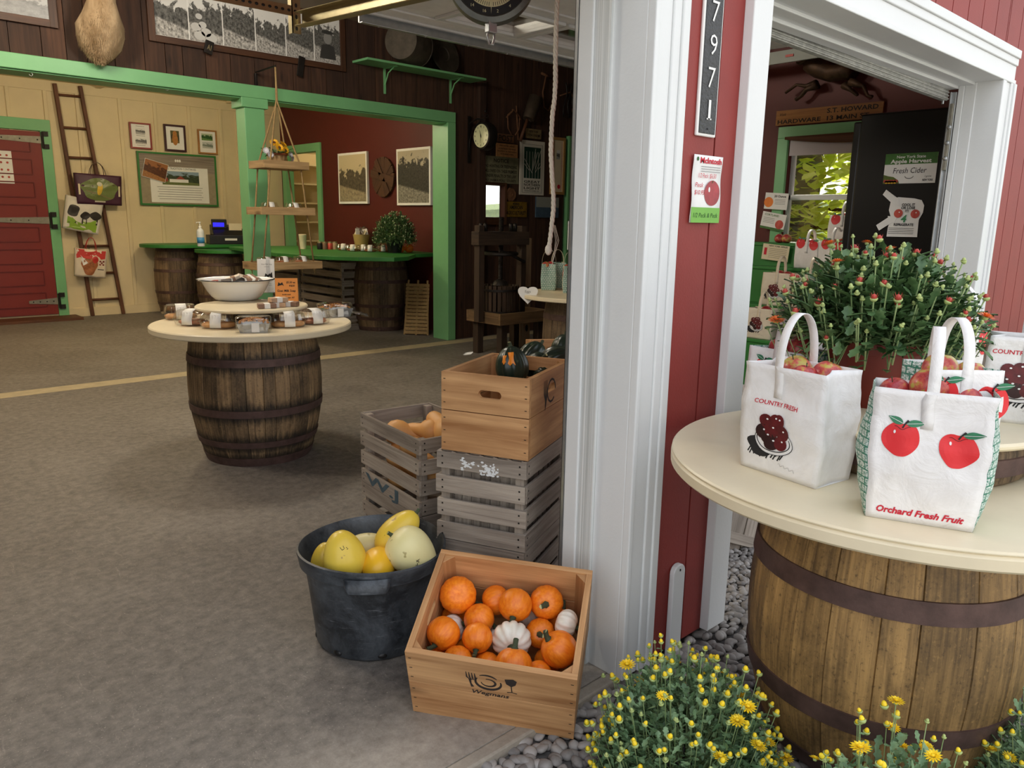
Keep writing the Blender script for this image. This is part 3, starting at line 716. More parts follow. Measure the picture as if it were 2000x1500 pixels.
PK = [  # picture centre, picture radius, height in the crate, stem direction (right, up, towards), colour, label
 (897, 1169, 34, .165, (-.02, -.1, -1), 'o', 'orange pumpkin showing its blossom end, back left corner of the tilted crate'),
 (973, 1178, 27, .150, (-.9, -.3, -.1), 'o', 'orange pumpkin at the back of the tilted crate, its stem hidden behind a neighbour'),
 (1002, 1193, 31, .175, (-.15, -.75, .45), 'o', 'orange pumpkin at the back middle of the crate, dark stem pointing down'),
 (1064, 1175, 31, .165, (-.05, -.15, 1), 'o', 'orange pumpkin in the back right of the tilted crate, stem facing out'),
 (936, 1212, 28, .135, (.5, -.7, -.5), 'o', 'orange pumpkin below the back left corner pumpkin, scuffed face and no stem in view'),
 (865, 1241, 31, .165, (-.6, -.75, .3), 'o', 'orange pumpkin against the left wall of the tilted crate, green stem pointing down left'),
 (936, 1253, 28, .165, (-.1, -.85, .45), 'o', 'orange pumpkin left of the ribbed white pumpkin, green stem hanging down'),
 (896, 1288, 28, .150, (.15, -.1, .9), 'o', 'orange pumpkin at the front left of the tilted crate, cut stem facing out'),
 (1004, 1250, 37, .165, (.02, -.45, .7), 'w', 'large ribbed white pumpkin in the middle of the tilted crate'),
 (1003, 1290, 34, .175, (.05, .85, .1), 'o', 'orange pumpkin at the front board of the tilted crate, just below the large white one'),
 (1088, 1273, 34, .165, (-.75, .62, .5), 'o', 'orange pumpkin at the right wall of the tilted crate, long stem pointing up left'),
 (1050, 1230, 27, .140, (-.05, -.1, 1), 'o', 'orange pumpkin between the two white ones, cut stem facing out'),
 (1103, 1223, 27, .165, (.9, -.25, .1), 'w', 'ribbed white pumpkin at the right wall of the tilted crate'),
 (1057, 1308, 25, .140, (-.9, .1, .3), 'o', 'orange pumpkin in the front right of the tilted crate, stem pointing left'),
 (950, 1296, 25, .115, (.3, .4, -.5), 'o', 'orange pumpkin sunk low at the front board, left of centre'),
 (853, 1284, 21, .110, (.3, .4, -.5), 'o', 'orange pumpkin tucked in the front left corner, mostly hidden'),
 (897, 1226, 25, .105, (.8, .3, .2), 'w', 'white pumpkin half hidden behind the left wall pumpkin'),
 (968, 1237, 26, .100, (-.3, .6, .2), 'w', 'white pumpkin peeking out left of the large white one'),
 (887, 1209, 24, .080, (.2, .7, .2), 'o', 'orange pumpkin low down under the blossom end pumpkin'),
 (1095, 1200, 26, .085, (.2, .7, .2), 'o', 'orange pumpkin low down behind the right white pumpkin'),
 (1040, 1189, 24, .080, (-.2, .7, .5), 'w', 'white pumpkin low down at the back between two orange ones'),
 (908, 1262, 25, .070, (-.2, .7, -.5), 'o', 'orange pumpkin deep in the crate above the front left one'),
 (1070, 1290, 25, .070, (-.2, .7, -.5), 'o', 'orange pumpkin deep in the crate under the long stemmed one')]
CM = TR(CP) @ CR; CI = CM.inverted(); CO = CI @ V((0, 0, CAM_H)); items = []
for (px, py, rp, h, sd, kc, lb) in PK:
    d = CI.to_3x3() @ ray(px, py); h += .018; rp *= 1.07; k = (h - CO.z) / d.z; loc = CO + d * k
    rr = rp / F_PX * (d * k).length * F_PX / sqrt(F_PX ** 2 + (px - 1000) ** 2 + (py - 750) ** 2); items.append((loc, rr))
PP = relax(items, (.017, .017, .012), (CD[0] - .017, CD[1] - .017, .40), 40, .45)
po = pumpkin('orange', '', 'orange pumpkins in the tilted crate'); pw = pumpkin('white', '', 'white pumpkins in the tilted crate')
seen = set()
for (px, py, rp, h, sd, kc, lb), (_, rr), loc in zip(PK, items, PP):
    src = po if kc == 'o' else pw
    w = CM @ loc
    if kc in seen: o = dup(src, w, None, lb, scale=rr, rotx=orient(cdir(*sd, px, py), px * .7))
    else: seen.add(kc); o = src; o.location = w; o.rotation_euler = orient(cdir(*sd, px, py), px * .7); o.scale = (rr,) * 3; o['label'] = lb

# ================================================================ BLACK NURSERY POT OF SPAGHETTI SQUASH
t = NT('scuffed_black_plastic'); v = t.coord(); n1 = t.noise(v, 5, 8, .75, .5); n2 = t.noise(t.coord('Object', (1, 1, 9)), 12, 6, .8)
c = t.ramp(n1, [(.40, '22262a'), (.70, '5a6066')]); c = t.mix(t.ramp(n2, [(.58, (0, 0, 0, 1)), (.76, (.6, .6, .6, 1))]), c, srgb('8c9094')); t.col(c); t.set(Roughness=.42); t.bump(n1, .1, .003); M_pot = t.m
PC = V((1.340, 2.110, 0))
pot = thing('nursery_pot', 'large scuffed black plastic pot of yellow squash on the concrete', 'pot', PC)
b = MB(); prof = [(.001, 0), (.185, 0), (.196, .012), (.205, .10), (.215, .20), (.226, .285), (.243, .287), (.247, .315), (.250, .325), (.250, .335), (.244, .338), (.238, .33), (.230, .31), (.218, .27), (.195, .05), (.185, .02), (.001, .02)]
b.lathe(prof, 72, fn=lambda p, a: V((p.x * (1 + .006 * sin(3 * a)), p.y * (1 + .006 * sin(3 * a)), p.z + .004 * sin(2 * a + 1) * (p.z > .25)))); b.build('pot_wall', M_pot, pot, smooth=radians(50))
dv = (V((0, 0, 0)) - PC); a0 = atan2(dv.y, dv.x)
for k in (-.08,): 
    b = MB(); aa = [a0 + k + (j - 5) * .058 for j in range(11)]
    P = [((.2505) * cos(a), (.2505) * sin(a), .318) for a in aa] + [((.2525 if 0 < j < 10 else .249) * cos(a), (.2525 if 0 < j < 10 else .249) * sin(a), .272 + (.02 if j in (0, 10) else 0)) for j, a in enumerate(aa)] + [(.232 * cos(a), .232 * sin(a), .268 + (.02 if j in (0, 10) else 0)) for j, a in enumerate(aa)]
    b.add(P, [(j, j + 1, j + 12, j + 11) for j in range(10)] + [(j + 11, j + 12, j + 23, j + 22) for j in range(10)]); b.build('grip', M_pot, pot, smooth=radians(40), solid=.004)
for k in range(8):
    b = MB(); a = a0 + .12 + k * pi / 4; b.ell((.1955 * cos(a), .1955 * sin(a), .022), .006, .016, .010, 12, 6, R=rot(a)); b.build('drain_hole', M_black, pot, smooth=True)
organic('squash_yellow', 'e0bc3a', 'f2d75c', 4, .35, spots=('b99545', 34)); organic('squash_cream', 'd8cd8e', 'e9dfae', 4, .4, spots=('b3a468', 30)); organic('squash_deep', 'e0a91e', 'f2c334', 4, .35)
def squash(label, loc, rx, rz, d, mat, stem=True, group='spaghetti squash in the black pot', bulge=.12, name='spaghetti_squash', cat='squash', ribs=0, amp=0, n=32, stemmat=None):
    t = thing(name, label, cat, loc, 0, group, orient(d)); b = MB(); prof = []
    for i in range(19):
        a = pi * i / 18; r = sin(a) ** .9 * rx * (1 + bulge * cos(a)); prof.append((max(r, 1e-4), -cos(a) * rz))
    b.lathe(prof, n, 0, .5, ribs=ribs, amp=amp); b.build('rind', MATS[mat], t, smooth=True)
    if stem: s = stem_mb(.018, .009, .007, .004); s.v = [v_ + V((0, 0, rz - .003)) for v_ in s.v]; s.build('stem', stemmat or [MATS['stem_dark'], MATS['stem_cut']], t, smooth=radians(60))
    return t
def SQ(px, py, z, *a, **k): return squash(a[0], PZ(px, py, z), *a[1:], **k)
a_ = SQ(672, 1084, .345, 'bright yellow squash standing upright at the left of the black pot, small ink mark', .068, .084, cdir(-.15, .9, .2), 'squash_yellow', False, bulge=.2)
c_ = SQ(777, 1041, .365, 'long yellow squash lying across the back of the black pot, cut stem up', .058, .092, cdir(.62, .70, -.1), 'squash_yellow')
d_ = SQ(806, 1080, .335, 'large pale cream squash on the right of the black pot, stem at upper left', .074, .092, cdir(-.72, .62, .1), 'squash_cream', bulge=-.25)
SQ(738, 1105, .30, 'deep yellow squash seen end on, between the upright and the cream one', .057, .075, cdir(.1, -.1, 1), 'squash_deep', False)
SQ(716, 1070, .29, 'pale squash low behind the upright yellow one', .052, .080, cdir(.8, .2, .1), 'squash_cream', False)
SQ(634, 1098, .28, 'yellow squash low against the left rim of the pot', .046, .07, cdir(.1, .9, .2), 'squash_yellow', False)
SQ(782, 1122, .22, 'squash in shadow deep under the cream one', .055, .085, cdir(.6, .2, .5), 'squash_deep', False)
# ink marks
def ink(parent, rx, rz, bulge, d, lines, w=.0022):
    """pen strokes on a squash, given in degrees round (x) and up (y) from the side that faces the viewer"""
    inv = parent.rotation_euler.to_matrix().inverted(); vdir = inv @ (V((0, 0, CAM_H)) - parent.location).normalized(); a0 = atan2(vdir.y, vdir.x); b = MB()
    def fr(x, y, off):
        a = a0 + x; e = pi / 2 + y; r = sin(e) ** .9 * rx * (1 + bulge * cos(e)) + .0008; return V((r * cos(a), r * sin(a), -cos(e) * rz))
    for L in lines: b.line(fr, L, w / rx * .8)
    b.build('ink_mark', M_ink, parent, fix=False)
ink(a_, .068, .084, .2, None, [[(-.15, .62), (-.05, .50), (.05, .52)], [(.05, .66), (.10, .52)], [(.2, .55), (.26, .55)], [(.22, .48), (.30, .50)]])
ink(d_, .074, .092, -.25, None, [[(-.35, -.25), (-.30, -.32), (-.22, -.25)], [(-.15, -.15), (-.12, -.28)], [(-.2, -.2), (-.05, -.2)]])

# ================================================================ CRATE STACKS
def yaw2(p, q): return atan2(q[1] - p[1], q[0] - p[0])
A1, B1 = V((1.572, 2.03, 0)), V((1.70, 1.745, 0)); ry = yaw2(A1, B1)          # face towards the viewer runs A1 -> B1
w1, d1 = (B1 - A1).length, .40
slat_crate('weathered slatted crate at the bottom of the tall stack beside the doorway', (A1.x, A1.y, 0), w1 + .0, d1, .318, ry, 4, True, seed=3, inner=True)
top1 = slat_crate('upturned weathered slatted crate with white paint smears, under the pine crate', (A1.x + .0, A1.y, .320), w1, d1, .318, ry, 4, True, seed=5, inner=True)
b = MB(); fr = Frame((0, -.0118, 0), (1, 0, 0), (0, 0, 1)); R_ = random.Random(4)
for (cx, cz, rr) in ((.098, .283, .026), (.175, .278, .030), (.20, .268, .03)):
    for k in range(26):
        x, z = cx + R_.gauss(0, rr * .5), cz + R_.gauss(0, .010); z = min(max(z, .256), .314); b.flat(fr, [(x + R_.uniform(.002, .008) * cos(a), z + R_.uniform(.002, .005) * sin(a)) for a in [i * pi / 3 for i in range(6)]], R_.uniform(0, .0004))
b.build('paint_smear', M_white, top1, fix=False)
e1 = rot(ry).to_euler()
acr = pine_crate('pine crate with a hand hole, full of dark acorn squash', (A1.x + .003, A1.y, .6405), w1 + .01, d1 + .02, .275, e1, hole_front=True)
fr = Frame((w1 + .0105, 0, 0), (0, 1, 0), (0, 0, 1)); b = MB()
for k in range(4): b.line(fr, [(.135 + k * .01, .245), (.137 + k * .01, .20), (.150 + k * .004, .175), (.150, .14)], [.003, .007, .006, .004], 0)
b.line(fr, [(.21 + .04 * cos(a), .2 + .04 * sin(a)) for a in [i * .5 for i in range(12)]], .008, 0); b.build('stencil', M_stencil, acr, fix=False)
organic('acorn_green', '16241d', '2b3c2e', 6, .3, spots=('48563c', 20)); organic('acorn_orange', 'e07c1c', 'f09a30', 5, .4)
TI = TR(A1.x, A1.y, 0) @ rot(ry)
def acorn(label, px, py, z, r, d, patch=False, group='acorn squash in the pine crate'):
    t = squash(label, PZ(px, py, z), r, r * 1.12, d, 'acorn_green', True, group, .12, 'acorn_squash', 'squash', 10, .13, 40)
    if patch:
        inv = t.rotation_euler.to_matrix().inverted(); vd = inv @ (V((0, 0, CAM_H)) - t.location).normalized(); a0 = atan2(vd.y, vd.x)
        b = MB()
        for k, (da, w, e0, e1_) in enumerate(((-.50, .17, .18, .62), (-.02, .26, .10, .80))):
            def fr(x, y, off):
                a = a0 + x; e = pi / 2 + y; q = sin(e) ** .9 * r * (1 + .12 * cos(e)); q = q * (1 - .13 * (1 - abs(sin(a * 5)) ** .6)) + .0015; return V((q * cos(a), q * sin(a), -cos(e) * r * 1.12))
            b.grid(lambda u, v_: fr(da + (u - .5) * w * 2 * (.80 + .2 * sin(2.5 + 5 * v_)), e0 + (e1_ - e0) * v_ + .06 * sin(9 * u + k * 2) * (1 - v_) , 0), 10, 8)
        b.build('orange_patch', MATS['acorn_orange'], t, smooth=True, label='bright orange patch on the dark rind')
    return t
acorn('dark green acorn squash with two orange patches, at the left in the pine crate', 1000, 713, .90, .062, cdir(-.1, .95, .1), True)
acorn('dark acorn squash behind the orange patched one', 1040, 694, .885, .055, cdir(.5, .7, -.2)); acorn('dark acorn squash right of the orange patched one', 1050, 712, .87, .050, cdir(.3, .4, .6))
acorn('large dark acorn squash at the right in the pine crate, by the white trim', 1088, 704, .885, .060, cdir(.7, .4, .3)); acorn('small dark acorn squash at the front board of the pine crate', 1062, 733, .845, .040, cdir(.1, .2, .8))
acorn('dark acorn squash low in the pine crate beneath the patched one', 1012, 738, .82, .055, cdir(.1, .2, .8)); acorn('dark acorn squash low at the right front board of the pine crate', 1095, 732, .83, .048, cdir(.1, .2, .8))
# left stack with butternut squash
B2 = V((1.655, 2.265, 0)); A2 = V((1.715, 2.75, 0)); ry2 = yaw2(A2, B2); w2, d2 = (B2 - A2).length, .32
slat_crate('weathered slatted crate at the bottom of the short stack behind the black pot', (A2.x, A2.y, 0), w2, d2, .300, ry2, 4, True, seed=8)
bc = slat_crate('weathered slatted crate of butternut squash with faded blue letters', (A2.x, A2.y, .302), w2, d2, .306, ry2, 4, False, seed=11)
b = MB(); fr = Frame((0, -.0116, 0), (1, 0, 0), (0, 0, 1)); b.text(fr, 'W.J', .03, .008, .045, .30, 0, 0, 0, .03); b.build('faded_letters', paint('faded_blue', '4a5e68', .8, .2, 30), bc, fix=False)
organic('butternut', 'd89a52', 'e8b575', 5, .5)
T2 = TR(A2.x, A2.y, .302) @ rot(ry2)
def butternut(label, lc, ax, s=1.0):
    t = thing('butternut_squash', label, 'squash', T2 @ V(lc), 0, 'butternut squash in the slatted crate', (rot(ry2) @ orient(ax).to_matrix().to_4x4()).to_euler())
    prof = [(.001, -.07), (.025, -.066), (.045, -.05), (.054, -.025), (.053, 0), (.042, .025), (.033, .05), (.031, .08), (.031, .11), (.027, .13), (.015, .142), (.001, .145)]
    b = MB(); b.lathe([(r * s, z * s) for r, z in prof], 28); b.build('rind', MATS['butternut'], t, smooth=True)
    s_ = stem_mb(.018, .008, .008, .003); s_.v = [v_ + V((0, 0, .143 * s)) for v_ in s_.v]; s_.build('stem', [MATS['stem_cut'], MATS['stem_cut']], t, smooth=radians(60))
for i, (lb, lc, ax, s) in enumerate([
    ('big butternut squash on top of the slatted crate, next to the tall stack', (.36, .20, .275), (-.9, .1, .15), 1.15), ('butternut squash lying left of the big one, green stem end', (.26, .17, .262), (-.9, -.3, -.1), .85),
    ('butternut squash seen through the upper gap of the slatted crate', (.33, .065, .205), (.95, .0, -.15), 1.0), ('butternut squash in the far left of the slatted crate', (.15, .10, .235), (.6, .7, -.1), 1.0),
    ('butternut squash behind the second slat gap', (.20, .075, .145), (.95, .1, -.2), 1.05), ('butternut squash at the right end behind the second slat gap', (.40, .08, .12), (-.95, .1, .1), 1.0),
    ('butternut squash behind the third slat gap', (.22, .07, .06), (.9, .1, .1), 1.0), ('butternut squash at the back of the slatted crate', (.16, .25, .22), (.9, .1, 0), 1.0), ('butternut squash low in the right end of the slatted crate', (.42, .22, .17), (.1, .95, 0), 1.0)]):
    butternut(lb, lc, ax, s)
# third stack at the back
pc3 = PZ(1056, 683, .80); rz3 = -.55
slat_crate('weathered slatted crate on the floor behind the tall stack', (pc3.x, pc3.y, 0), .42, .34, .26, rz3, 4, False, seed=21)
slat_crate('weathered slatted crate in the middle of the stack behind', (pc3.x, pc3.y, .265), .42, .34, .26, rz3, 4, False, seed=22)
c3 = pine_crate('pale crate of dark squash behind the pine crate, by the white trim', (pc3.x, pc3.y, .53), .44, .34, .27, rot(rz3).to_euler())
acorn('dark acorn squash in the crate behind, by the white trim', 1100, 680, .80, .062, cdir(.1, .8, .2), group='acorn squash in the crate behind'); acorn('second dark squash in the crate behind, half hidden by the trim', 1118, 672, .80, .055, cdir(.1, .8, .2), group='acorn squash in the crate behind')
# ================================================================ FLOOR STONES
t = NT('river_pebbles'); v = t.coord(); r = t.attr(); n1 = t.noise(v, 30, 4)
c = t.ramp(r, [(0, '5c5855'), (.4, '7d7874'), (.7, '95908b'), (1, 'b3ada7')]); c = t.mix(.35, c, t.ramp(n1, [(.3, '77716d'), (.7, 'b9b3ac')])); t.col(c); t.set(Roughness=.6); t.bump(n1, .2, .003); M_peb = t.m
b = MB(); R = random.Random(12); cell = .024; made = 0
ico = []; bmx = bmesh.new(); bmesh.ops.create_icosphere(bmx, subdivisions=2, radius=1); icv = [v_.co.copy() for v_ in bmx.verts]; icf = [tuple(q.index for q in f.verts) for f in bmx.faces]; bmx.free()
def pebbles(x0, x1, y0, y1, cell, keep):
    global made
    y = y0
    while y < y1:
        x = x0
        while x < x1:
            px, py = x + R.uniform(-.4, .4) * cell, y + R.uniform(-.4, .4) * cell
            if keep(px, py):
                s = cell * R.uniform(.45, .72); a = R.uniform(0, pi); M = TR(px, py, -.030 + R.uniform(0, .010)) @ rot(a, R.uniform(-.3, .3)) @ Matrix.Diagonal((s * R.uniform(.9, 1.35), s * R.uniform(.7, 1), s * R.uniform(.45, .7), 1))
                o = V((R.random(), R.random(), R.random())) * 9
                b.add([p * (1 + .28 * noise.noise(p * .9 + o)) for p in icv], icf, None, 0, R.random(), M); made += 1
            x += cell
        y += cell * .86
pebbles(.7, 3.2, .45, YF, .033, lambda x, y: True); pebbles(2.38, 3.4, YF, 1.94, .024, lambda x, y: True)
b.build('pebbles', M_peb, None, smooth=True, fix=False)
o = bpy.data.objects['pebbles']; o['kind'] = 'stuff'; tag(o, 'grey river pebbles bedded along the edge of the concrete slab', 'pebbles')

# ================================================================ APPLES, PAPER BAGS
t = NT('apple_skin'); v = t.coord(); n1 = t.noise(v, 1.6, 4, .6); n2 = t.noise(t.coord('Object', (9, 9, 1.5)), 3, 4); oi = t.n('ShaderNodeObjectInfo')
c = t.ramp(t.math('ADD', n1, t.math('MULTIPLY', t.math('SUBTRACT', oi.outputs['Random'], .5), .25)), [(.36, 'b7b04a'), (.46, 'c25a44'), (.62, '9c1f2a')]); c = t.mix(t.ramp(n2, [(.45, (0, 0, 0, 1)), (.7, (.6, .6, .6, 1))]), c, srgb('c8636a')); t.col(c); t.set(Roughness=.3); M_apple = t.m
def apple_proto():
    t = thing('apple', 'red apple', 'apple', (0, 0, 0), 0, 'apples in paper bags'); b = MB(); prof = []
    for i in range(17):
        a = pi * i / 16; r = sin(a) ** .8 * (1 + .10 * -cos(a) * -1); z = -cos(a) * .88; dip = .26 * max(0, 1 - sin(a) * 2.6); z -= dip * (1 if z > 0 else -.8); prof.append((max(r, 1e-4), z))
    b.lathe(prof, 28, 0, .5, ribs=5, amp=.03); b.build('skin', M_apple, t, smooth=True)
    b = MB(); b.tube([(0, 0, .5), (.02, 0, .75), (.09, 0, 1.05)], [.035, .03, .045], 6); b.build('stem', MATS['stem_dark'], t, smooth=True); return t
APP = apple_proto(); APPused = [0]
def apple(loc, r, label, d=(.2, .1, 1), spin=0):
    e = orient(d, spin)
    if not APPused[0]: o = APP; APPused[0] = 1; o.location = loc; o.rotation_euler = e; o.scale = (r,) * 3
    else: o = dup(APP, loc, None, None, scale=r, rotx=e)
    o['label'] = label; return o
t = NT('bag_paper'); v = t.coord(); n1 = t.noise(v, 9, 6, .7, 1.5); t.col(t.ramp(n1, [(.3, 'e6e4e1'), (.7, 'f4f3f1')])); t.set(Roughness=.5); t.bump(t.noise(v, 14, 5, .6, 1.2), .45, .01); M_bag = t.m
t = NT('tan_bag_paper'); v = t.coord(); t.col(t.ramp(t.noise(v, 9, 6), [(.3, 'd6c8b0'), (.7, 'e6dac4')])); t.set(Roughness=.6); t.bump(t.noise(v, 14, 5, .6, 1.2), .5, .01); M_bagtan = t.m
t = NT('basket_weave_print'); v = t.coord('UV', (1, 1, 1)); br = t.n('ShaderNodeTexBrick'); br.offset = .5; br.inputs['Scale'].default_value = 1; br.inputs['Brick Width'].default_value = .020; br.inputs['Row Height'].default_value = .017; br.inputs['Mortar Size'].default_value = .0022; br.inputs['Mortar Smooth'].default_value = .6
nz = t.noise(t.coord('UV', (170, 240, 1)), 1, 4, .8, .5); t.l(v, br.inputs[0]); g = t.ramp(nz, [(.42, '34806a'), (.56, 'e4ebe5')]); c = t.mix(br.outputs['Fac'], g, srgb('2f7a62')); t.col(c); t.set(Roughness=.5); M_weave = t.m
M_cherry = paint('print_dark_red', '5c1016', .5, .3, 60, bump=0); M_applered = paint('print_apple_red', 'e0292f', .5, .05, bump=0); M_leafg = paint('print_leaf_green', '2e7a55', .5, .2, 60, bump=0); M_grey = paint('print_grey', '7c7a78', .6, .2, 40, bump=0)
def apple_pts(cx, cy, r, lean=0):
    P = []
    for i in range(40):
        a = 2 * pi * i / 40 + pi / 2; q = r * (1 + .06 * cos(2 * a)); x = q * cos(a) * .92; y = q * sin(a) * 1.22
        if y > 0: y *= 1 - .16 * math.exp(-(x / (r * .30)) ** 2)
        if y < 0: x *= 1 - .22 * (-y / r) ** 2; y *= 1 - .05 * math.exp(-(x / (r * .25)) ** 2)
        P.append((cx + x + lean * y, cy + y))
    return P
def leaf_pts(x0, y0, x1, y1, w):
    d = V((x1 - x0, y1 - y0)); n_ = V((-d.y, d.x)).normalized(); A = []; B = []
    for i in range(1, 8): k = i / 8; s = sin(pi * k ** .8) * w; A.append((x0 + d.x * k + n_.x * s, y0 + d.y * k + n_.y * s)); B.append((x0 + d.x * k - n_.x * s, y0 + d.y * k - n_.y * s))
    return [(x0, y0)] + A + [(x1, y1)] + B[::-1]
def bag(label, loc, rz, w=.19, d=.12, h=.285, kind='cherry', seed=1, mat=None, handle=.12, group=None, side_weave=None, lean=(0, 0), detail=1, hand_front=.08, hx=0.0, flare=.0, text=True, sag=.6, gus=0):
    """paper carrier bag: origin at the middle of its base, front towards -y"""
    mat = mat or M_bag; t = thing('paper_bag', label, 'bag', loc, rz, group); R = random.Random(seed); o = V((R.random(), R.random(), R.random())) * 20
    def wob(p, k): 
        q = p * 9 + o; return V((noise.noise(q), noise.noise(q + V((7, 0, 0))), noise.noise(q + V((0, 9, 0))) * .2)) * .006 * sag * k + V((noise.noise(q * 2.7), noise.noise(q * 2.7 + V((7, 0, 0))), 0)) * .0032 * sag * k
    def shape(x, y, z):
        """x, y in -1..1 over the footprint, z height"""
        k = z / h; X = x * w / 2 * (1 + flare * k + .05 * sin(pi * k)); Y = y * d / 2 * (1 + .10 * sin(pi * min(1, k * 1.2)))
        p = V((X + lean[0] * k, Y + lean[1] * k, z)); g = min(1, k * 3)
        return p + wob(p, g)
    def front(a, b, off=0):           # a across from the middle, b up
        p = shape(2 * a / w, -1, b); return p + V((0, -off - .0002, 0))
    def back(a, b, off=0): p = shape(2 * a / w, 1, b); return p + V((0, off, 0))
    def side(s, u, z):                # gusset, folded inwards towards the top
        k = z / h; f = (1 - abs(u)) * (.006 + .030 * k ** 1.5) if not gus else -(1 - u * u) * gus * sin(pi * min(1, k * .9 + .1)); p = shape(s, u, z); return p - V((s * f, 0, 0))
    nu, nv = 14, 20; b = MB()
    b.grid(lambda u, v_: front(w * (u - .5), h * v_), nu, nv, 0, .5); b.grid(lambda u, v_: back(w * (u - .5), h * v_), nu, nv, 0, .5)
    b.grid(lambda u, v_: shape(u * 2 - 1, v_ * 2 - 1, .0), 4, 4, 0, .5)
    b.build('panels', mat, t, smooth=radians(50), fix=False, solid=.0008)
    b = MB(); weave = side_weave if side_weave is not None else kind == 'apple'
    for s in (-1, 1): b = MB(); b.grid(lambda u, v_: side(s, u * 2 - 1, h * v_), 8, nv, 1 if weave else 0, .5, uvs=(d, h)); b.build('gusset', [mat, M_weave], t, smooth=radians(60), fix=False, solid=.0008)
    if handle:
        b = MB(); hw = .0115; P = []; n = 22; z0 = h - hand_front; z1 = h + handle
        def hp(k):
            if k < 0: return front(hx, h + k, .0022)
            if k > 1: return back(hx, h - (k - 1), .0)
            a = pi * k; yy = -cos(a) * d * .50; zz = h + handle * sin(a) ** .75; return V((hx + lean[0] * (1 + .3 * sin(a)), yy * (1 - .12 * sin(a)) + lean[1], zz))
        ks = [-hand_front * (1 - i / 4) for i in range(4)] + [i / n for i in range(n + 1)] + [1 + .06 * (i + 1) / 4 for i in range(4)]
        for k in ks: p = hp(k); P += [p + V((-hw, 0, 0)), p + V((hw, 0, 0))]
        b.add(P, [(2 * i, 2 * i + 1, 2 * i + 3, 2 * i + 2) for i in range(len(ks) - 1)], None, 0, .5)
        b.build('handle', mat, t, smooth=radians(50), fix=False, solid=.0016)
    if not detail: return t
    b = MB(); D = .0016
    if kind == 'cherry':
        cx, cy = -.012, .108; 
        # plate and its shadow
        b.fan(front, (cx - .034, cy - .042), [(cx - .034 + .036 * cos(a) * (1 + .2 * sin(3 * a)), cy - .040 + .026 * sin(a)) for a in [i * pi / 12 for i in range(24)]], D * .7, 1)
        for k in range(16): x = cx - .064 + k * .006; b.line(front, [(x + .004, cy - .045), (x - .006, cy - .062 - .006 * sin(k * 2.3))], .0035, D * .7, 1)
        b.fan(front, (cx, cy - .018), circ(cx + .002, cy - .018, .052, .036, 30), D, 2); b.line(front, circ(cx + .002, cy - .018, .051, .035, 30, 0, 2 * pi), .0016, D * 1.6, 4, closed=True); b.line(front, circ(cx + .001, cy - .016, .045, .028, 30, 2.8, 6.6, True), .0022, D * 1.7, 4)
        for (x, y, r) in ((-.030, .000, .019), (.026, .006, .019), (-.004, -.022, .020), (.020, -.020, .018), (-.024, .028, .017), (.012, .032, .018), (-.006, .010, .020), (.000, .034, .015), (-.018, -.010, .017)):
            b.fan(front, (cx + x, cy + y), circ(cx + x, cy + y, r, None, 16), D * 2 + .0002 * (x + .03) * 20, 3 if (x + y) > -.005 else 5); b.fan(front, (cx + x + .005, cy + y + .005), circ(cx + x + .005, cy + y + .006, .0030, .0022, 8), D * 3.4, 2)
        if text: tb = MB(); tb.text(front, 'COUNTRY FRESH', -.012, .176, .0110, .124, D, 0, 0, .015, 'C'); tb.build('lettering', M_redink, t, fix=False)
        b.line(front, [(.005 + .004 * k, .034 + .004 * sin(k * 2.1) - .0008 * k) for k in range(12)], .0006, D, 4)
        b.build('printed_picture', [M_ink, M_ink, M_bag, M_cherry, M_ink, paint('print_near_black_red', '2c0a0c', .5, .2, 60, bump=0), M_redink], t, fix=False)
    else:
        for (cx, cy, r, s) in ((-.045, .180, .034, 1), (.050, .168, .033, 1)):
            b.fan(front, (cx, cy), apple_pts(cx, cy, r), D, 0); b.line(front, [(cx, cy + r * .72), (cx + .003, cy + r * .98), (cx + .009, cy + r * 1.2)], [.003, .003, .005], D * 1.8, 1)
            b.fan(front, (cx + .024, cy + r * 1.07), leaf_pts(cx + .005, cy + r * .98, cx + .040, cy + r * 1.12, .0075), D * 1.5, 2); b.line(front, [(cx + .006, cy + r * .99), (cx + .038, cy + r * 1.11)], .0008, D * 2, 3)
            if cx < 0: b.fan(front, (cx - .014, cy + r * 1.15), leaf_pts(cx + .000, cy + r * .98, cx - .026, cy + r * 1.38, .0075), D * 1.5, 2); b.line(front, [(cx, cy + r * 1.0), (cx - .024, cy + r * 1.35)], .0008, D * 2, 3)
            b.line(front, [(cx + k * .0035, cy + r * (.72 - .10 * cos(k * .9))) for k in range(-4, 5)], .0012, D * 1.8, 4)
            b.fan(front, (cx - .012, cy + r * .45), circ(cx - .012, cy + r * .45, .002, .004, 8), D * 2, 3)
        if text: tb = MB(); tb.text(front, 'Orchard Fresh Fruit', 0, .016, .0140, .160, D, 0, .3, .035, 'C'); tb.build('lettering', M_redink, t, fix=False)
        b.build('printed_picture', [M_applered, M_ink, M_leafg, M_bag, M_cherry], t, fix=False)
    return t
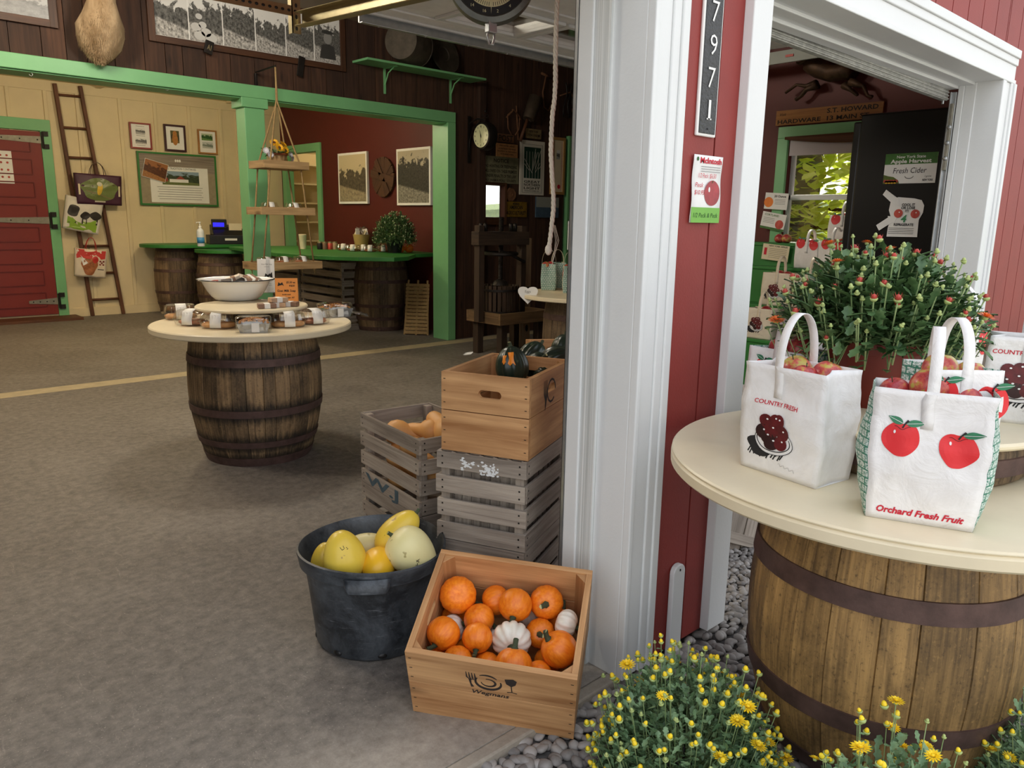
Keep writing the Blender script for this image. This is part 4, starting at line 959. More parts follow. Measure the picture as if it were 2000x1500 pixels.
# ================================================================ RIGHT BARREL TABLE
TZ = .81; TC = V((2.125, .715, 0))
rt = barrel('barrel_table', 'big golden oak barrel table outside the right doorway, cream round top', 'table', (TC.x - .015, TC.y + .012, 0), TZ - .045, .28, .30, .355, .37, M_barrelB,
            [(.545, .055), (.215, .055), (.03, .05)], rz=.4, n=19)
round_top(rt, .600, TZ - .045, TZ - .010)
b = MB(); b.lathe(disc_prof(.598, TZ - .010, TZ, .004), 96); b.build('tabletop', M_table, rt, smooth=radians(40))
TI_C = V((2.165, .74, 0))
ts = thing('tier_stand', 'smaller round cream tier on a dark barrel slice, standing on the right table', 'stand', (TI_C.x, TI_C.y, TZ))
b = MB(); P_ = [(.27, 0), (.285, .012), (.292, .05), (.292, .085), (.285, .105)]
b.lathe(P_, 48, 0, .5); b.lathe([(.001, .002), (.27, .0)], 48); b.build('barrel_slice', M_barrelA, ts, smooth=radians(60))
b = MB(); b.lathe([(.292, .030), (.2955, .032), (.2955, .074), (.292, .076)], 64); b.build('hoop', M_hoop, ts, smooth=radians(40))
round_top(ts, .325, .106, .124)
def base(px, py, z): p = PZ(px, py, z); return (p.x, p.y, z)
def bagat(label, c0, c1, d, z, **k):
    """front base corners in the picture, left and right; d = depth"""
    p, q = PZ(c0[0], c0[1], z), PZ(c1[0], c1[1], z); rz = atan2(q.y - p.y, q.x - p.x); w = (q - p).length; m = (p + q) / 2 + V((-sin(rz), cos(rz), 0)) * d / 2
    return bag(label, (m.x, m.y, z + .001), rz, w=w, d=d, **k), m, rz, w
TZ2 = TZ + .124
AG = 'white paper apple bags on the right table'
bA, mA, rA, wA = bagat('white paper bag printed with two big red apples, front of the right table', (1690, 1008), (1899, 1041), .115, TZ, h=.285, kind='apple', seed=3, group=AG, handle=.125, lean=(.0, -.01), hx=-.004, flare=.12, sag=1.7, gus=.022)
bB, mB_, rB, wB = bagat('white paper bag printed with a bowl of dark cherries, left on the right table', (1447, 908), (1592, 956), .135, TZ, h=.275, kind='cherry', seed=6, group=AG, handle=.125, lean=(.005, -.01), hx=-.018, flare=.06, sag=1.7)
bC, mC, rC, wC = bagat('white bag right behind the front two apple bag, one red apple showing', (1770, 905), (1935, 925), .12, TZ + .0, h=.27, kind='apple', seed=9, group=AG, handle=.12, text=False) if False else bagat('white bag right behind the front two apple bag, one red apple showing', (1800, 905), (1930, 908), .12, TZ2, h=.20, kind='apple', seed=9, group=AG, handle=.10, text=False, flare=.1)
for ch_ in bC.children:
    if ch_.name.startswith('printed'): ch_.location.z = -.035; ch_.location.y = -.002
bD, mD, rD, wD = bagat('white bag with green weave sides peeking out behind the cherry bowl bag', (1452, 830), (1560, 860), .12, TZ, h=.25, kind='apple', seed=12, group=AG, handle=.11, text=False)
bE = bag('white bag at the far side of the tier, beside the mum pot', base(1590, 800, TZ), rB + .2, .17, .11, .22, 'cherry', 21, group=AG, handle=.09, text=False)
bF = bag('bag with a wide green weave panel at the far right of the tier', (2.42, .73, TZ2), -.1 - pi / 2 + 1.57, .15, .11, .22, 'apple', 22, group=AG, handle=.11, side_weave=True, text=False)
bG = bag('white cherry print bag cut off by the right edge, on the tier', (2.29, .52, TZ2), -1.25, .17, .11, .22, 'cherry', 25, group=AG, handle=.09)
bH = bag('white bag corner low at the right edge, on the table', (2.235, .345, TZ), -1.45, .15, .11, .21, 'apple', 27, group=AG, handle=.0, text=False)
bI = bag('bag behind the tier with a green weave gusset, left of the mum', base(1800, 770, TZ2), -.2, .15, .1, .18, 'apple', 29, group=AG, handle=0, text=False)
def applein(m, rz, u, v_, z, r, label, d=(.2, .1, 1), spin=0): apple(V((m.x, m.y, 0)) + V((cos(rz) * u - sin(rz) * v_, sin(rz) * u + cos(rz) * v_, z)), r, label, d, spin)
applein(mA, rA, -.005, .005, TZ + .285, .041, 'big red apple with a yellow green cheek in the front two apple bag', cdir(.3, .8, .2), 1.2)
applein(mA, rA, .062, .02, TZ + .258, .036, 'apple just inside the right rim of the front two apple bag', cdir(.3, .8, .2)); applein(mA, rA, -.07, .02, TZ + .262, .034, 'apple just inside the left rim of the front two apple bag', cdir(-.3, .8, .2))
applein(mB_, rB, -.045, .035, TZ + .252, .040, 'apple at the left corner of the cherry bowl bag', cdir(-.3, .8, .2)); applein(mB_, rB, .012, -.01, TZ + .245, .036, 'apple in the middle of the cherry bowl bag, under the handle', cdir(.1, .9, .2)); applein(mB_, rB, .048, .03, TZ + .255, .038, 'pink and yellow apple at the right of the cherry bowl bag', cdir(.3, .8, .2), 2)
applein(mD, rD, -.03, .0, TZ + .25, .040, 'pink apple at the left in the bag behind the cherry bowl bag', cdir(-.4, .8, .2), 3); applein(mD, rD, .035, .0, TZ + .255, .042, 'blush apple at the right in the bag behind the cherry bowl bag', cdir(.2, .9, .2), 4)
applein(mC, rC, -.03, -.01, TZ2 + .195, .036, 'green and red apple in the bag behind the front two apple bag', cdir(.1, .8, .1), 1); applein(mC, rC, .04, .0, TZ2 + .180, .033, 'dark red apple in the bag behind the front two apple bag', cdir(.1, .8, .1), 5)

# ================================================================ MUMS
organic('mum_leaf', '40633c', '8fae80', 14, .5, (1, 1, 1)); organic('mum_leaf_dark', '33552e', '70925c', 14, .45, (1, 1, 1)); organic('mum_stem', '7f9a63', 'a9bd86', 20, .6); organic('bud_yellow', 'ffcf05', 'ffea3a', 20, .5); organic('bud_green', '8fa560', 'c3cf84', 40, .5); organic('bud_red', 'a83228', 'd0584a', 30, .5); organic('petal_orange', 'd8541c', 'f08a3a', 30, .5); organic('rust_pot', '6a1c10', '84291a', 6, .45)
for q in ('mum_leaf', 'mum_leaf_dark'):
    m_ = MATS[q]; 
def leaf(b, p, d, L, wd, m=0, r=None, up=V((0, 0, 1))):
    """lobed leaf starting at p along d, folded along the midrib"""
    d = V(d).normalized(); s = d.cross(up); s = s.normalized() if s.length > .01 else V((1, 0, 0)); n_ = s.cross(d)
    st = [(0, .05), (.25, .55), (.40, .42), (.58, 1.0), (.72, .62), (.86, .72), (1.0, .0)]; C_ = [p + d * L * k - n_ * L * .18 * k * k for k, _ in st]
    P = [c for c in C_] + [C_[i] + s * wd * st[i][1] + n_ * wd * .25 for i in range(7)] + [C_[i] - s * wd * st[i][1] + n_ * wd * .25 for i in range(7)]
    b.add(P, [(i, i + 1, 8 + i, 7 + i) for i in range(6)] + [(i + 1, i, 14 + i, 15 + i) for i in range(6)], None, m, r)
def mum(name, label, loc, dome, n_stem, budmats, nflow, R, leaf_len=.045, leaf_m='mum_leaf', stem_r=.0013, top_out=.02, part_max=100, headsize=.008, pot=None, group=None, spread=1.0, fill=900, openp=.15, stem_top=.35, fr_=(.62, .93)):
    """dome(direction)->radius; stems rise from the crown to the dome, each with a flower head"""
    t = thing(name, label, 'flowers', loc, 0, group)
    fol = MB(); stm = MB(); heads = []
    crown = V((0, 0, 0))
    for i in range(n_stem):
        ph = i * 2.39996; ct = 1 - (i + .5) / n_stem * spread; st = sqrt(max(0, 1 - ct * ct)); d = V((cos(ph) * st, sin(ph) * st, ct)) + V((R.gauss(0, .07), R.gauss(0, .07), R.gauss(0, .05))); d.normalize()
        rad = dome(d); tip = crown + d * rad * R.uniform(.86, 1.05) + V((0, 0, R.uniform(0, top_out)))
        mid = crown + d * rad * .5 + V((0, 0, rad * .06)); p1 = tip - (d * .4 + V((0, 0, .8))).normalized() * rad * stem_top * .8
        stm.tube([crown + d * rad * .25, mid, p1, tip], [stem_r * 1.5, stem_r * 1.3, stem_r, stem_r * .9], 5, 0, None, False); heads.append((tip, (tip - p1).normalized()))
        for k in range(3):
            q = p1.lerp(tip, R.uniform(-.4, .75)); a = R.uniform(0, 2 * pi); dd = V((cos(a), sin(a), R.uniform(.1, .9))); leaf(fol, q, dd, leaf_len * R.uniform(.35, .7), leaf_len * .16, 0, R.random())
    for i in range(fill):
        z = R.uniform(1 - spread, 1); ph = R.uniform(0, 2 * pi); st = sqrt(max(0, 1 - z * z)); d = V((cos(ph) * st, sin(ph) * st, z)); rad = dome(d) * R.uniform(*fr_); p = crown + d * rad
        dd = d + V((R.gauss(0, .6), R.gauss(0, .6), R.gauss(.1, .5))); leaf(fol, p, dd, leaf_len * R.uniform(.6, 1.15), leaf_len * .30, 0, R.random())
    fol.build('foliage', MATS[leaf_m], t, smooth=True, fix=False); stm.build('stems', MATS['mum_stem'], t, smooth=True, fix=False)
    protos = {}
    def head_mb(kind, b=None, M=None):
        b = b or MB(); b.T = M
        if kind in ('bud', 'gbud', 'redbud'):
            mm = {'bud': (0, 1), 'gbud': (0, 0), 'redbud': (0, 1)}[kind]
            b.lathe([(.001, -.9), (.55, -.75), (.85, -.35), (.9, -.05), (.7, .05)], 9, 0, None); b.lathe([(.72, -.1), (.80, .25), (.60, .75), (.25, 1.0), (.001, 1.0)], 9, mm[1], None, ribs=9, amp=.25)
            if kind == 'redbud':
                for k in range(9): a = k * .7; b.add([(cos(a) * .7, sin(a) * .7, .2), (cos(a + .35) * .7, sin(a + .35) * .7, .2), (cos(a + .2) * 1.05, sin(a + .2) * 1.05, 1.15)], [(0, 1, 2)], None, 1)
        else:
            b.lathe([(.001, -.7), (.5, -.6), (.7, -.1), (.6, .1)], 9, 0, None)
            for ring, (ro, zz, n_) in enumerate(((2.1, .35, 14), (1.6, .7, 12), (.9, 1.0, 8))):
                for k in range(n_):
                    a = 2 * pi * k / n_ + ring; c_, s_ = cos(a), sin(a); w_ = .26
                    b.add([(c_ * .3, s_ * .3, .1), (c_ * ro * .7 - s_ * w_, s_ * ro * .7 + c_ * w_, zz * .8), (c_ * ro, s_ * ro, zz), (c_ * ro * .7 + s_ * w_, s_ * ro * .7 - c_ * w_, zz * .8)], [(0, 1, 2, 3)], None, 1)
            b.ell((0, 0, .5), .5, .5, .3, 8, 4, 1)
        b.T = None; return b
    cd = V((0, 0, CAM_H)) - V(loc); hs = []
    for (p, d) in heads:
        for e in range(nflow(R)):
            off = V((R.gauss(0, 1), R.gauss(0, 1), 0)) * headsize * (1.8 if e else 0); q = p + off - V((0, 0, abs(off.length) * .5 if e else 0)); dd = (d + V((R.gauss(0, .25), R.gauss(0, .25), .1))).normalized()
            u = R.random(); kd = 'open' if u < openp else budmats(R); hs.append((q, dd, kd, R.uniform(.8, 1.25) * headsize * (.72 if kd == 'gbud' else 1)))
            if e: fol_d = None
    hs.sort(key=lambda h: -(h[0].dot(cd.normalized()) + h[0].z * .3)); rest = MB()
    mats = {'bud': ('bud_green', 'bud_yellow'), 'gbud': ('bud_green', 'bud_green'), 'redbud': ('bud_green', 'bud_red'), 'open': ('bud_green', 'petal_orange' if leaf_m == 'mum_leaf_dark' else 'bud_yellow')}
    for i, (p, d, kd, s) in enumerate(hs):
        q = d.to_track_quat('Z', 'Y').to_matrix().to_4x4()
        if i < part_max:
            nm = 'flower' if kd == 'open' else 'flower_bud'
            if kd not in protos: me = head_mb(kd).mesh(nm); [me.materials.append(MATS[x]) for x in mats[kd]]; [setattr(pp, 'use_smooth', True) for pp in me.polygons]; protos[kd] = me
            o = bpy.data.objects.new(nm, protos[kd]); C.objects.link(o); o.parent = t; o.location = p; o.rotation_euler = q.to_euler(); o.scale = (s,) * 3
        else:
            M = TR(p) @ q @ Matrix.Diagonal((s, s, s, 1)); n0 = len(rest.m); head_mb(kd, rest, M)
            if kd in ('redbud', 'open'): 
                for j in range(n0, len(rest.m)):
                    if rest.m[j] == 1: rest.m[j] = 2 if kd == 'redbud' else 3
    if rest.v:
        o = rest.build('flower_buds', [MATS['bud_green'], MATS['bud_yellow'], MATS['bud_red'], MATS[mats['open'][1]]], t, smooth=True, fix=False); o['kind'] = 'stuff'
    return t
R1 = random.Random(5)
ybud = lambda R: 'bud' if R.random() < .72 else 'gbud'
def dome_fn(rx, rz): return lambda d: 1 / sqrt((d.x ** 2 + d.y ** 2) / rx ** 2 + d.z ** 2 / rz ** 2)
YG_ = 'yellow mums on the gravel'
def two(R): return 1 if R.random() < .55 else 2
pm = PZ(1345, 1420, .14)
mum('yellow_mum', 'large round mum full of small yellow buds, between the pumpkin crate and barrel', (pm.x, pm.y, -.02), dome_fn(.255, .36), 300, ybud, two, R1, .027, 'mum_leaf', .0012, .03, 100, .0092, group=YG_, fill=3800, stem_top=.5, fr_=(.55, .90), openp=.05, spread=.98)
pm = V((1.53, .46, 0)); 
mum('yellow_mum', 'yellow mum in bloom at the bottom edge, in front of the big barrel', (1.555, .45, .0), dome_fn(.21, .435), 230, ybud, two, R1, .034, 'mum_leaf', .0012, .03, 100, .0088, group=YG_, fill=1700, stem_top=.5, fr_=(.5, .88), openp=.12)
mum('yellow_mum', 'yellow mum in the bottom right corner beside the big barrel', (2.08, .26, 0), dome_fn(.20, .43), 170, ybud, two, R1, .034, 'mum_leaf', .0012, .03, 100, .0088, group=YG_, fill=1300, openp=.10)
# red mum in the rust pot on the tier
mp = V((2.19, .86, TZ2))
pt = thing('flower_pot', 'rust red plastic pot on the tier, holding the tall budding mum', 'pot', mp); b = MB(); b.lathe([(.001, 0), (.098, 0), (.105, .01), (.118, .125), (.122, .15), (.134, .152), (.136, .180), (.128, .182), (.120, .15), (.1, .02)], 48); b.build('pot_wall', MATS['rust_pot'], pt, smooth=radians(40))
b = MB(); b.lathe([(.001, .145), (.118, .145)], 32); b.build('soil', M_gbed, pt)
def dome2(d): return 1 / sqrt((d.x ** 2 + d.y ** 2) / .29 ** 2 + d.z ** 2 / .275 ** 2)
mum('potted_mum', 'tall leggy mum with green and red buds in the rust pot', (mp.x, mp.y, TZ2 + .15), dome2, 165, lambda R: 'redbud' if R.random() < .22 else 'gbud', two, R1, .050, 'mum_leaf_dark', .0021, .05, 100, .0098, fill=1900, spread=.86, openp=.03, stem_top=.5, fr_=(.45, .93))
# ================================================================ LEFT BARREL TABLE
LZ = .80; LC = V((1.985, 4.375, 0))
lt = barrel('barrel_table', 'dark barrel table inside the shop, cream round top loaded with bakery boxes', 'table', (LC.x, LC.y, 0), LZ - .036, .300, .355, .385, .44, M_barrelL,
            [(.615, .042), (.325, .042), (.135, .036), (.025, .05)], rz=2.2, n=30, group=None)
round_top(lt, .570, LZ - .036, LZ)
tr = thing('tier_stand', 'small round cream tier in the middle of the left barrel table', 'stand', (LC.x, LC.y, LZ)); L2 = LZ + .105
b = MB(); b.lathe([(.001, 0), (.15, 0), (.15, .085), (.001, .085)], 40); b.build('riser', paint('dark_riser', '2a211b', .6), tr, smooth=radians(40)); round_top(tr, .318, .085, .105)
# enamel basin
bz = PZ(463, 585, L2); bowl = thing('enamel_basin', 'white enamel basin of wrapped soaps on the small tier', 'bowl', (bz.x, bz.y, L2))
b = MB(); b.lathe([(.001, .004), (.115, .002), (.128, .006), (.150, .025), (.175, .06), (.195, .10), (.203, .118), (.225, .122), (.231, .127), (.226, .130), (.200, .126), (.188, .10), (.16, .04), (.13, .014), (.001, .012)], 72); b.build('basin', paint('white_enamel', 'eef0f0', .12, .02, 2, bump=0), bowl, smooth=radians(60))
b = MB(); b.lathe([(.2265, .1245), (.2320, .1262), (.2320, .1295), (.2265, .1312)], 72); b.build('rim', paint('dark_enamel_rim', '22262c', .2, .05, bump=0), bowl, smooth=True)
sb = [paint('soap_wrap_' + n_, c_, .55, .1, 30, bump=.1) for n_, c_ in (('brown', '8a6a55'), ('tan', 'c2a080'), ('black', '26221f'), ('grey', '77706a'), ('pink', 'b56a60'), ('cream', 'd9cfbf'))]
R = random.Random(3)
def soap(label, loc, sz, m, e, group): 
    b = MB(); x, y, z = sz; b.box(-x / 2, x / 2, -y / 2, y / 2, -z / 2, z / 2); t = thing('soap_bar', label, 'soap', loc, 0, group, e); b.build('wrapper', m, t, bevel=.003)
    b = MB(); b.box(-x * .16, x * .16, -y / 2 - .0006, y / 2 + .0006, -z / 2 - .0006, z / 2 + .0006); b.build('paper_band', M_paper if m != sb[5] else sb[0], t); return t
spots = [('pinkish soap at the left edge of the basin', -.11, .02, 4, .3), ('grey soap beside the pinkish one in the basin', -.06, -.02, 3, .9), ('cream soap lying flat in the middle of the basin', -.01, .02, 5, -.4), ('black soap standing on edge in the middle of the basin', .03, -.03, 2, .6),
         ('tan soap standing highest in the basin', .06, .01, 1, -.8), ('brown soap leaning on the tan one', .09, -.01, 0, .4), ('pale grey soap at the right of the basin', .13, .02, 3, .1), ('dark soap at the back of the basin', .02, .08, 2, 1.2), ('cream soap at the back right of the basin', .09, .08, 5, .2)]
for i, (lb, x, y, m, a) in enumerate(spots): soap(lb, (bz.x + x, bz.y + y * .8, L2 + .108 + .010 * (i % 3)), (.085, .055, .028), sb[m], (R.uniform(-.5, .5), R.uniform(-.4, .4), a), 'soaps in the basin')
q = PZ(550, 600, L2)
for i, (lb, dx, dy, dz, m, a) in enumerate([('stack of brown wrapped soap, left end of the row by the basin', -.09, -.0, 0, 0, .3), ('tan wrapped soap in the row by the basin', -.02, .02, 0, 1, .1), ('brown soap at the right end of the row by the basin', .06, .02, 0, 0, -.2), ('tan paper packet lying on top of the soap row', -.01, .02, .028, 1, .5)]):
    soap(lb, (q.x + dx, q.y + dy, L2 + .0145 + dz), (.10, .06, .026), sb[m], (0, 0, a - .6), 'soaps on the small tier')
# brochure stand
q = PZ(520, 572, L2); bs = thing('brochure_holder', 'clear holder of white goat farm brochures behind the basin', 'brochure holder', (q.x, q.y, L2), -.62)
b = MB(); b.box(-.055, .055, -.025, .03, 0, .004); b.box(-.055, .055, -.025, -.023, 0, .09); b.box(-.055, .055, .028, .030, 0, .16); b.build('holder', M_clear, bs)
for k in range(3):
    b = MB(); x0 = -.052 + k * .012; T = TR(x0, -.012 + k * .010, .004) @ rot(0, -.10); b.box(0, .085 if k == 2 else .06, 0, .007, 0, .225, 0, .5, T); b.build('brochure', M_paper, bs)
fr = Frame(V((-.028, -.0105 + .020 - .012, .004)), (1, 0, 0), (0, -.0998, .995)); fr.o = V((-.028, -.0125 + .020, .004)) ; b = MB(); fr.n = V((0, -1, 0))
b.text(fr, 'Goat Milk Soap', .042, .188, .008, .07, .002, 0, 0, 0, 'C'); b.text(fr, 'and more', .042, .172, .006, None, .002, 0, 0, 0, 'C')
b.flat(fr, [(.02, .095), (.03, .13), (.045, .118), (.06, .130), (.07, .095), (.06, .11), (.045, .105), (.033, .112)], .002); b.flat(fr, [(.060, .098), (.062, .125), (.074, .140), (.076, .098)], .002)
for k in range(3): b.rect(fr, .015, .068, .072 - k * .012, .074 - k * .012, .002)
b.build('lettering', M_ink, bs, fix=False)
# tent card
q = PZ(561, 590, L2); tcard = thing('tent_card', 'orange folded card reading Goat Milk Soap beside the basin', 'sign', (q.x, q.y, L2), -.55)
M_or = paint('orange_card', 'e99a4c', .6, .05, bump=0)
b = MB(); h_ = .145; b.add([(-.066, -.032, 0), (.066, -.032, 0), (.066, 0, h_), (-.066, 0, h_), (.066, .038, 0), (-.066, .038, 0)], [(0, 1, 2, 3), (3, 2, 4, 5)]); b.build('card', M_or, tcard, solid=.0015)
fr = Frame((-.066, -.032, 0), (1, 0, 0), (0, .032, h_)); b = MB()
for (s, x, y, hh, w_) in (('$5.50 ea', .092, .118, .012, .052), ('4/$20', .098, .098, .011, .034), ('Goat Milk Soap', .066, .066, .014, .108), ('locally made', .066, .046, .008, .05), ('Pavilion Center, NY', .066, .026, .010, .094)): b.text(fr, s, x, y, hh, w_, .0012, 0, .1, .02, 'C')
b.flat(fr, [(.014, .100), (.020, .125), (.03, .115), (.042, .124), (.052, .100), (.042, .108), (.030, .105)], .0012)
b.build('lettering', M_ink, tcard, fix=False)
# clamshell boxes
M_bake = organic('baked_crust', 'a8662c', 'd8a05c', 30, .6, (1, 1, 1), bump=.3); M_bake2 = organic('pie_filling', '6e2a16', 'b4602c', 30, .4, (1, 1, 1), bump=.3)
def clam(label, loc, rz, s=1.0, kind='cookie', seed=0, group='bakery clamshells on the left barrel table'):
    t = thing('bakery_box', label, 'food box', loc, rz, group); R = random.Random(seed)
    W_, D_ = .085 * s, .070 * s
    def ring(w, d, z, n=24):
        P = []
        for i in range(n):
            a = 2 * pi * i / n; c_, s_ = cos(a), sin(a); P.append((w * math.copysign(abs(c_) ** .55, c_), d * math.copysign(abs(s_) ** .55, s_), z))
        return P
    def stack(rings, cap):
        b = MB(); n = 24; P = [p for r in rings for p in r]; b.add(P, [(k * n + i, k * n + (i + 1) % n, (k + 1) * n + (i + 1) % n, (k + 1) * n + i) for k in range(len(rings) - 1) for i in range(n)] + [tuple(range(n)) if cap == 0 else tuple((len(rings) - 1) * n + i for i in range(n))]); return b
    stack([ring(W_ * .80, D_ * .80, .0015), ring(W_ * .86, D_ * .86, .006), ring(W_ * .95, D_ * .95, .030 * s), ring(W_ * 1.05, D_ * 1.05, .032 * s)], 0).build('tray', M_clear, t, smooth=radians(30))
    stack([ring(W_ * 1.05, D_ * 1.05, .034 * s), ring(W_ * .94, D_ * .94, .036 * s), ring(W_ * .84, D_ * .84, .064 * s), ring(W_ * .74, D_ * .74, .071 * s)], 1).build('lid', M_clear, t, smooth=radians(30))
    b = MB()
    for k in range(7):
        for sy in (-1, 1): x = -W_ * .5 + k * W_ * .16; b.tube([(x, sy * D_ * .945, .038 * s), (x, sy * D_ * .86, .064 * s)], .0022, 5)
    b.build('lid_ribs', M_clear, t, smooth=True)
    nb = 2 if kind == 'cookie' else 1
    for k in range(nb if kind == 'cookie' else 1):
        b = MB(); x = (-.033 + .066 * k) * s if nb == 2 else 0
        b.lathe([(.001, 0), (.033 * s, 0), (.042 * s, .010), (.041 * s, .020), (.030 * s, .027), (.001, .029)], 20, 0, .5, TR(x, 0, .004) @ (Matrix.Diagonal((1.0, 1.15, 1, 1)) if nb == 2 else Matrix.Diagonal((1.6, 1.3, 1, 1)))); b.build('pastry', M_bake if kind != 'pie' else M_bake2, t, smooth=True)
    b = MB(); lw_ = .024 * s; P = []
    for (y, z) in ((-D_ * 1.07, .010), (-D_ * 1.07, .034 * s), (-D_ * .90, .050 * s), (-D_ * .80, .069 * s), (-D_ * .3, .0745 * s), (D_ * .2, .0745 * s)): P += [(-lw_, y, z), (lw_, y, z)]
    b.add(P, [(2 * i, 2 * i + 1, 2 * i + 3, 2 * i + 2) for i in range(5)]); b.build('paper_label', M_paper, t, smooth=True, solid=.0006); return t
for i, (px, py, a, s, kd, lb) in enumerate([(335, 622, -.3, 1.0, 'cookie', 'clear bakery box at the left edge of the left table'), (378, 634, -.75, 1.0, 'pie', 'bakery box with white label slanting, second from the left in front'), (428, 640, -.6, 1.0, 'cookie', 'bakery box third from the left in front, label at its left end'),
        (563, 638, -.35, 1.0, 'cookie', 'bakery box right of the nut loaf, label over its right side'), (611, 632, -.15, 1.0, 'pie', 'bakery box with a red pastry, right of centre in front'), (356, 600, -.2, .95, 'cookie', 'bakery box behind the leftmost front box'),
        (392, 590, -.1, .95, 'cookie', 'bakery box at the back left of the table, beside the tier'), (622, 592, .3, .95, 'pie', 'bakery box at the back right of the table, beside the tier'), (590, 583, .4, .85, 'cookie', 'bakery box hidden behind the tent card')]):
    p = PZ(px, py, LZ); dv_ = V((p.x - LC.x, p.y - LC.y)); k_ = min(1, .475 / dv_.length); p.x, p.y = LC.x + dv_.x * k_, LC.y + dv_.y * k_; clam(lb, (p.x, p.y, LZ + .0005), a, s * (1.22 if i < 5 else 1.08), kd, i)
def bagloaf(label, px, py, rz, W_, D_, H_, top, z=LZ, tail=None):
    p = PZ(px, py, z); t = thing('bagged_loaf', label, 'food bag', (p.x, p.y, z), rz, 'bagged bakes on the left barrel table'); b = MB(); k = .82
    P = [(-W_ * k, -D_ * k, 0), (W_ * k, -D_ * k, 0), (W_ * k, D_ * k, 0), (-W_ * k, D_ * k, 0), (-W_, -D_, H_), (W_, -D_, H_), (W_, D_, H_), (-W_, D_, H_)]
    b.add(P, [(0, 1, 2, 3), (0, 1, 5, 4), (1, 2, 6, 5), (2, 3, 7, 6), (3, 0, 4, 7)]); b.build('foil_pan', M_steel, t, solid=.001, bevel=.004)
    R = random.Random(int(px)); b = MB()
    for i in range(150): x, y = R.uniform(-W_, W_) * .88, R.uniform(-D_, D_) * .88; b.ell((x, y, H_ + top * (1 - (x / W_) ** 2) * (1 - .5 * (y / D_) ** 2) * R.uniform(.6, 1)), .009, .004, .004, 6, 4, 0, None, None, rot(R.uniform(0, 3), R.uniform(-.5, .5)))
    o = b.build('nut_topping', M_bake, t, smooth=True); o['kind'] = 'stuff'
    b = MB(); nn = V((3, int(px) % 7, 1))
    def fn(u, v_):
        a = 2 * pi * u; c_, s_ = cos(a), sin(a); r = 1.10 - .95 * max(0, v_ - .72) / .28; x = W_ * math.copysign(abs(c_) ** .6, c_) * r; y = D_ * math.copysign(abs(s_) ** .6, s_) * r
        p_ = V((x, y, .002 + (H_ + top * 1.15) * min(1, v_ / .72))); return p_ + V((noise.noise(p_ * 40 + nn), noise.noise(p_ * 40), 0)) * .004
    b.grid(fn, 32, 12); b.build('clear_bag', M_clear, t, smooth=radians(40))
    if tail:
        b = MB(); a = V(tail); b.grid(lambda u, v_: a * (.25 + .75 * u) + V((0, 0, .02 + H_ * .2)) + V((-a.y, a.x, 0)).normalized() * (v_ - .5) * (.015 + .06 * u) + V((0, 0, .010 * sin(9 * u + 7 * v_) - .03 * u * u)), 8, 5); b.build('bag_tail', plastic_clear('white_plastic_film', (.9, .9, .92, 1), .35, .2), t, smooth=True, solid=.0005)
    b = MB(); b.box(-.02 + .01, .03, -D_ * 1.14, -D_ * 1.13, H_ * .1, H_ * .9 + .01); b.build('paper_label', M_paper, t)
    return t
bagloaf('bagged loaf with nut topping at the front middle of the left table', 496, 648, -.45, .085, .052, .050, .030)
bagloaf('large bagged nut loaf at the right edge of the left table, bag tail hanging over', 654, 618, -.1, .10, .06, .052, .030, tail=(.20, -.06, 0))

# ================================================================ HANGING TIERED SHELF
M_pal = wood('pallet_wood', '7d5f3c', 'cfae7c', 45, 2, .7, .3, knots=.8)
Yh = YG - .45
hs = thing('hanging_shelf', 'three tiered hanging wooden shelf on jute ropes in front of the green post', 'shelf', (PY(546, 320, Yh)[0], Yh, 0)); ox = hs.location.x
rows_ = [(510, 600, 318, 329), (505, 613, 409, 419), (530, 625, 515, 524)]
def zrow(px, py): return PY(px, py, Yh)[2]
tiers = []
for (pa, pb, pt_, pb_), wadd in zip(((512, 600, 312, 330), (507, 612, 402, 420), (499, 626, 507, 526)), (0, 0, 0)):
    xa, xb = PY(pa, pt_, Yh - .12)[0], PY(pb, pt_, Yh - .12)[0]; z = PY((pa + pb) / 2, pb_, Yh - .12)[2]; tiers.append((xa - ox, xb - ox, z))
    b = MB(); b.box(xa - ox + .02, xb - ox - .02, -.14, .14, z + .01, z + .022); 
    for k in (-1, 1): b.box(xa - ox, xb - ox, k * .145 - .010, k * .145 + .010, z, z + .068)
    b.box(xa - ox, xa - ox + .018, -.135, .135, z, z + .066); b.box(xb - ox - .018, xb - ox, -.135, .135, z, z + .066)
    b.build('tray', M_pal, hs, bevel=.002)
ztop = PY(545, 132, Yh)[2]; zj = PY(548, 195, Yh)[2]
for sx in (0, 1):
    for sy in (-1, 1):
        pts = [(0, 0, ztop), (.004 * sy, 0, zj)]
        for (xa, xb, z) in tiers: x = (xa + .07) if sx == 0 else (xb - .07); pts += [(x, sy * .12, z + .03)]
        b = MB(); b.tube(pts, .0075, 6); x, y, z = pts[-1]; b.ell((x, y, z - .035), .017, .017, .014, 8, 6); b.tube([(x, y, z - .03), (x + .006, y, z - .08)], [.008, .003], 6); b.build('rope', M_jute, hs, smooth=True)
hk = thing('wall_hook', 'black iron arm above the green beam holding the hanging shelf', 'bracket', (ox, YG, ztop)); b = MB(); x1 = PY(498, 133, YG)[0] - ox
b.tube([(0, -.45, 0), (0, -.45, .01), (x1 * .9, -.02, .01), (x1, -.01, -.02), (x1, -.01, -.16)], .008, 6); b.box(x1 - .015, x1 + .015, -.012, 0, -.18, 0); b.build('arm', M_iron, hk, smooth=radians(40))
def on_tier(i, dx): xa, xb, z = tiers[i]; return V((ox + xa + (xb - xa) * dx, Yh, z + .0225))
p = on_tier(0, .47); fb = thing('flower_basket', 'little slatted basket of silk sunflowers and white blooms on the top tier', 'flower basket', p)
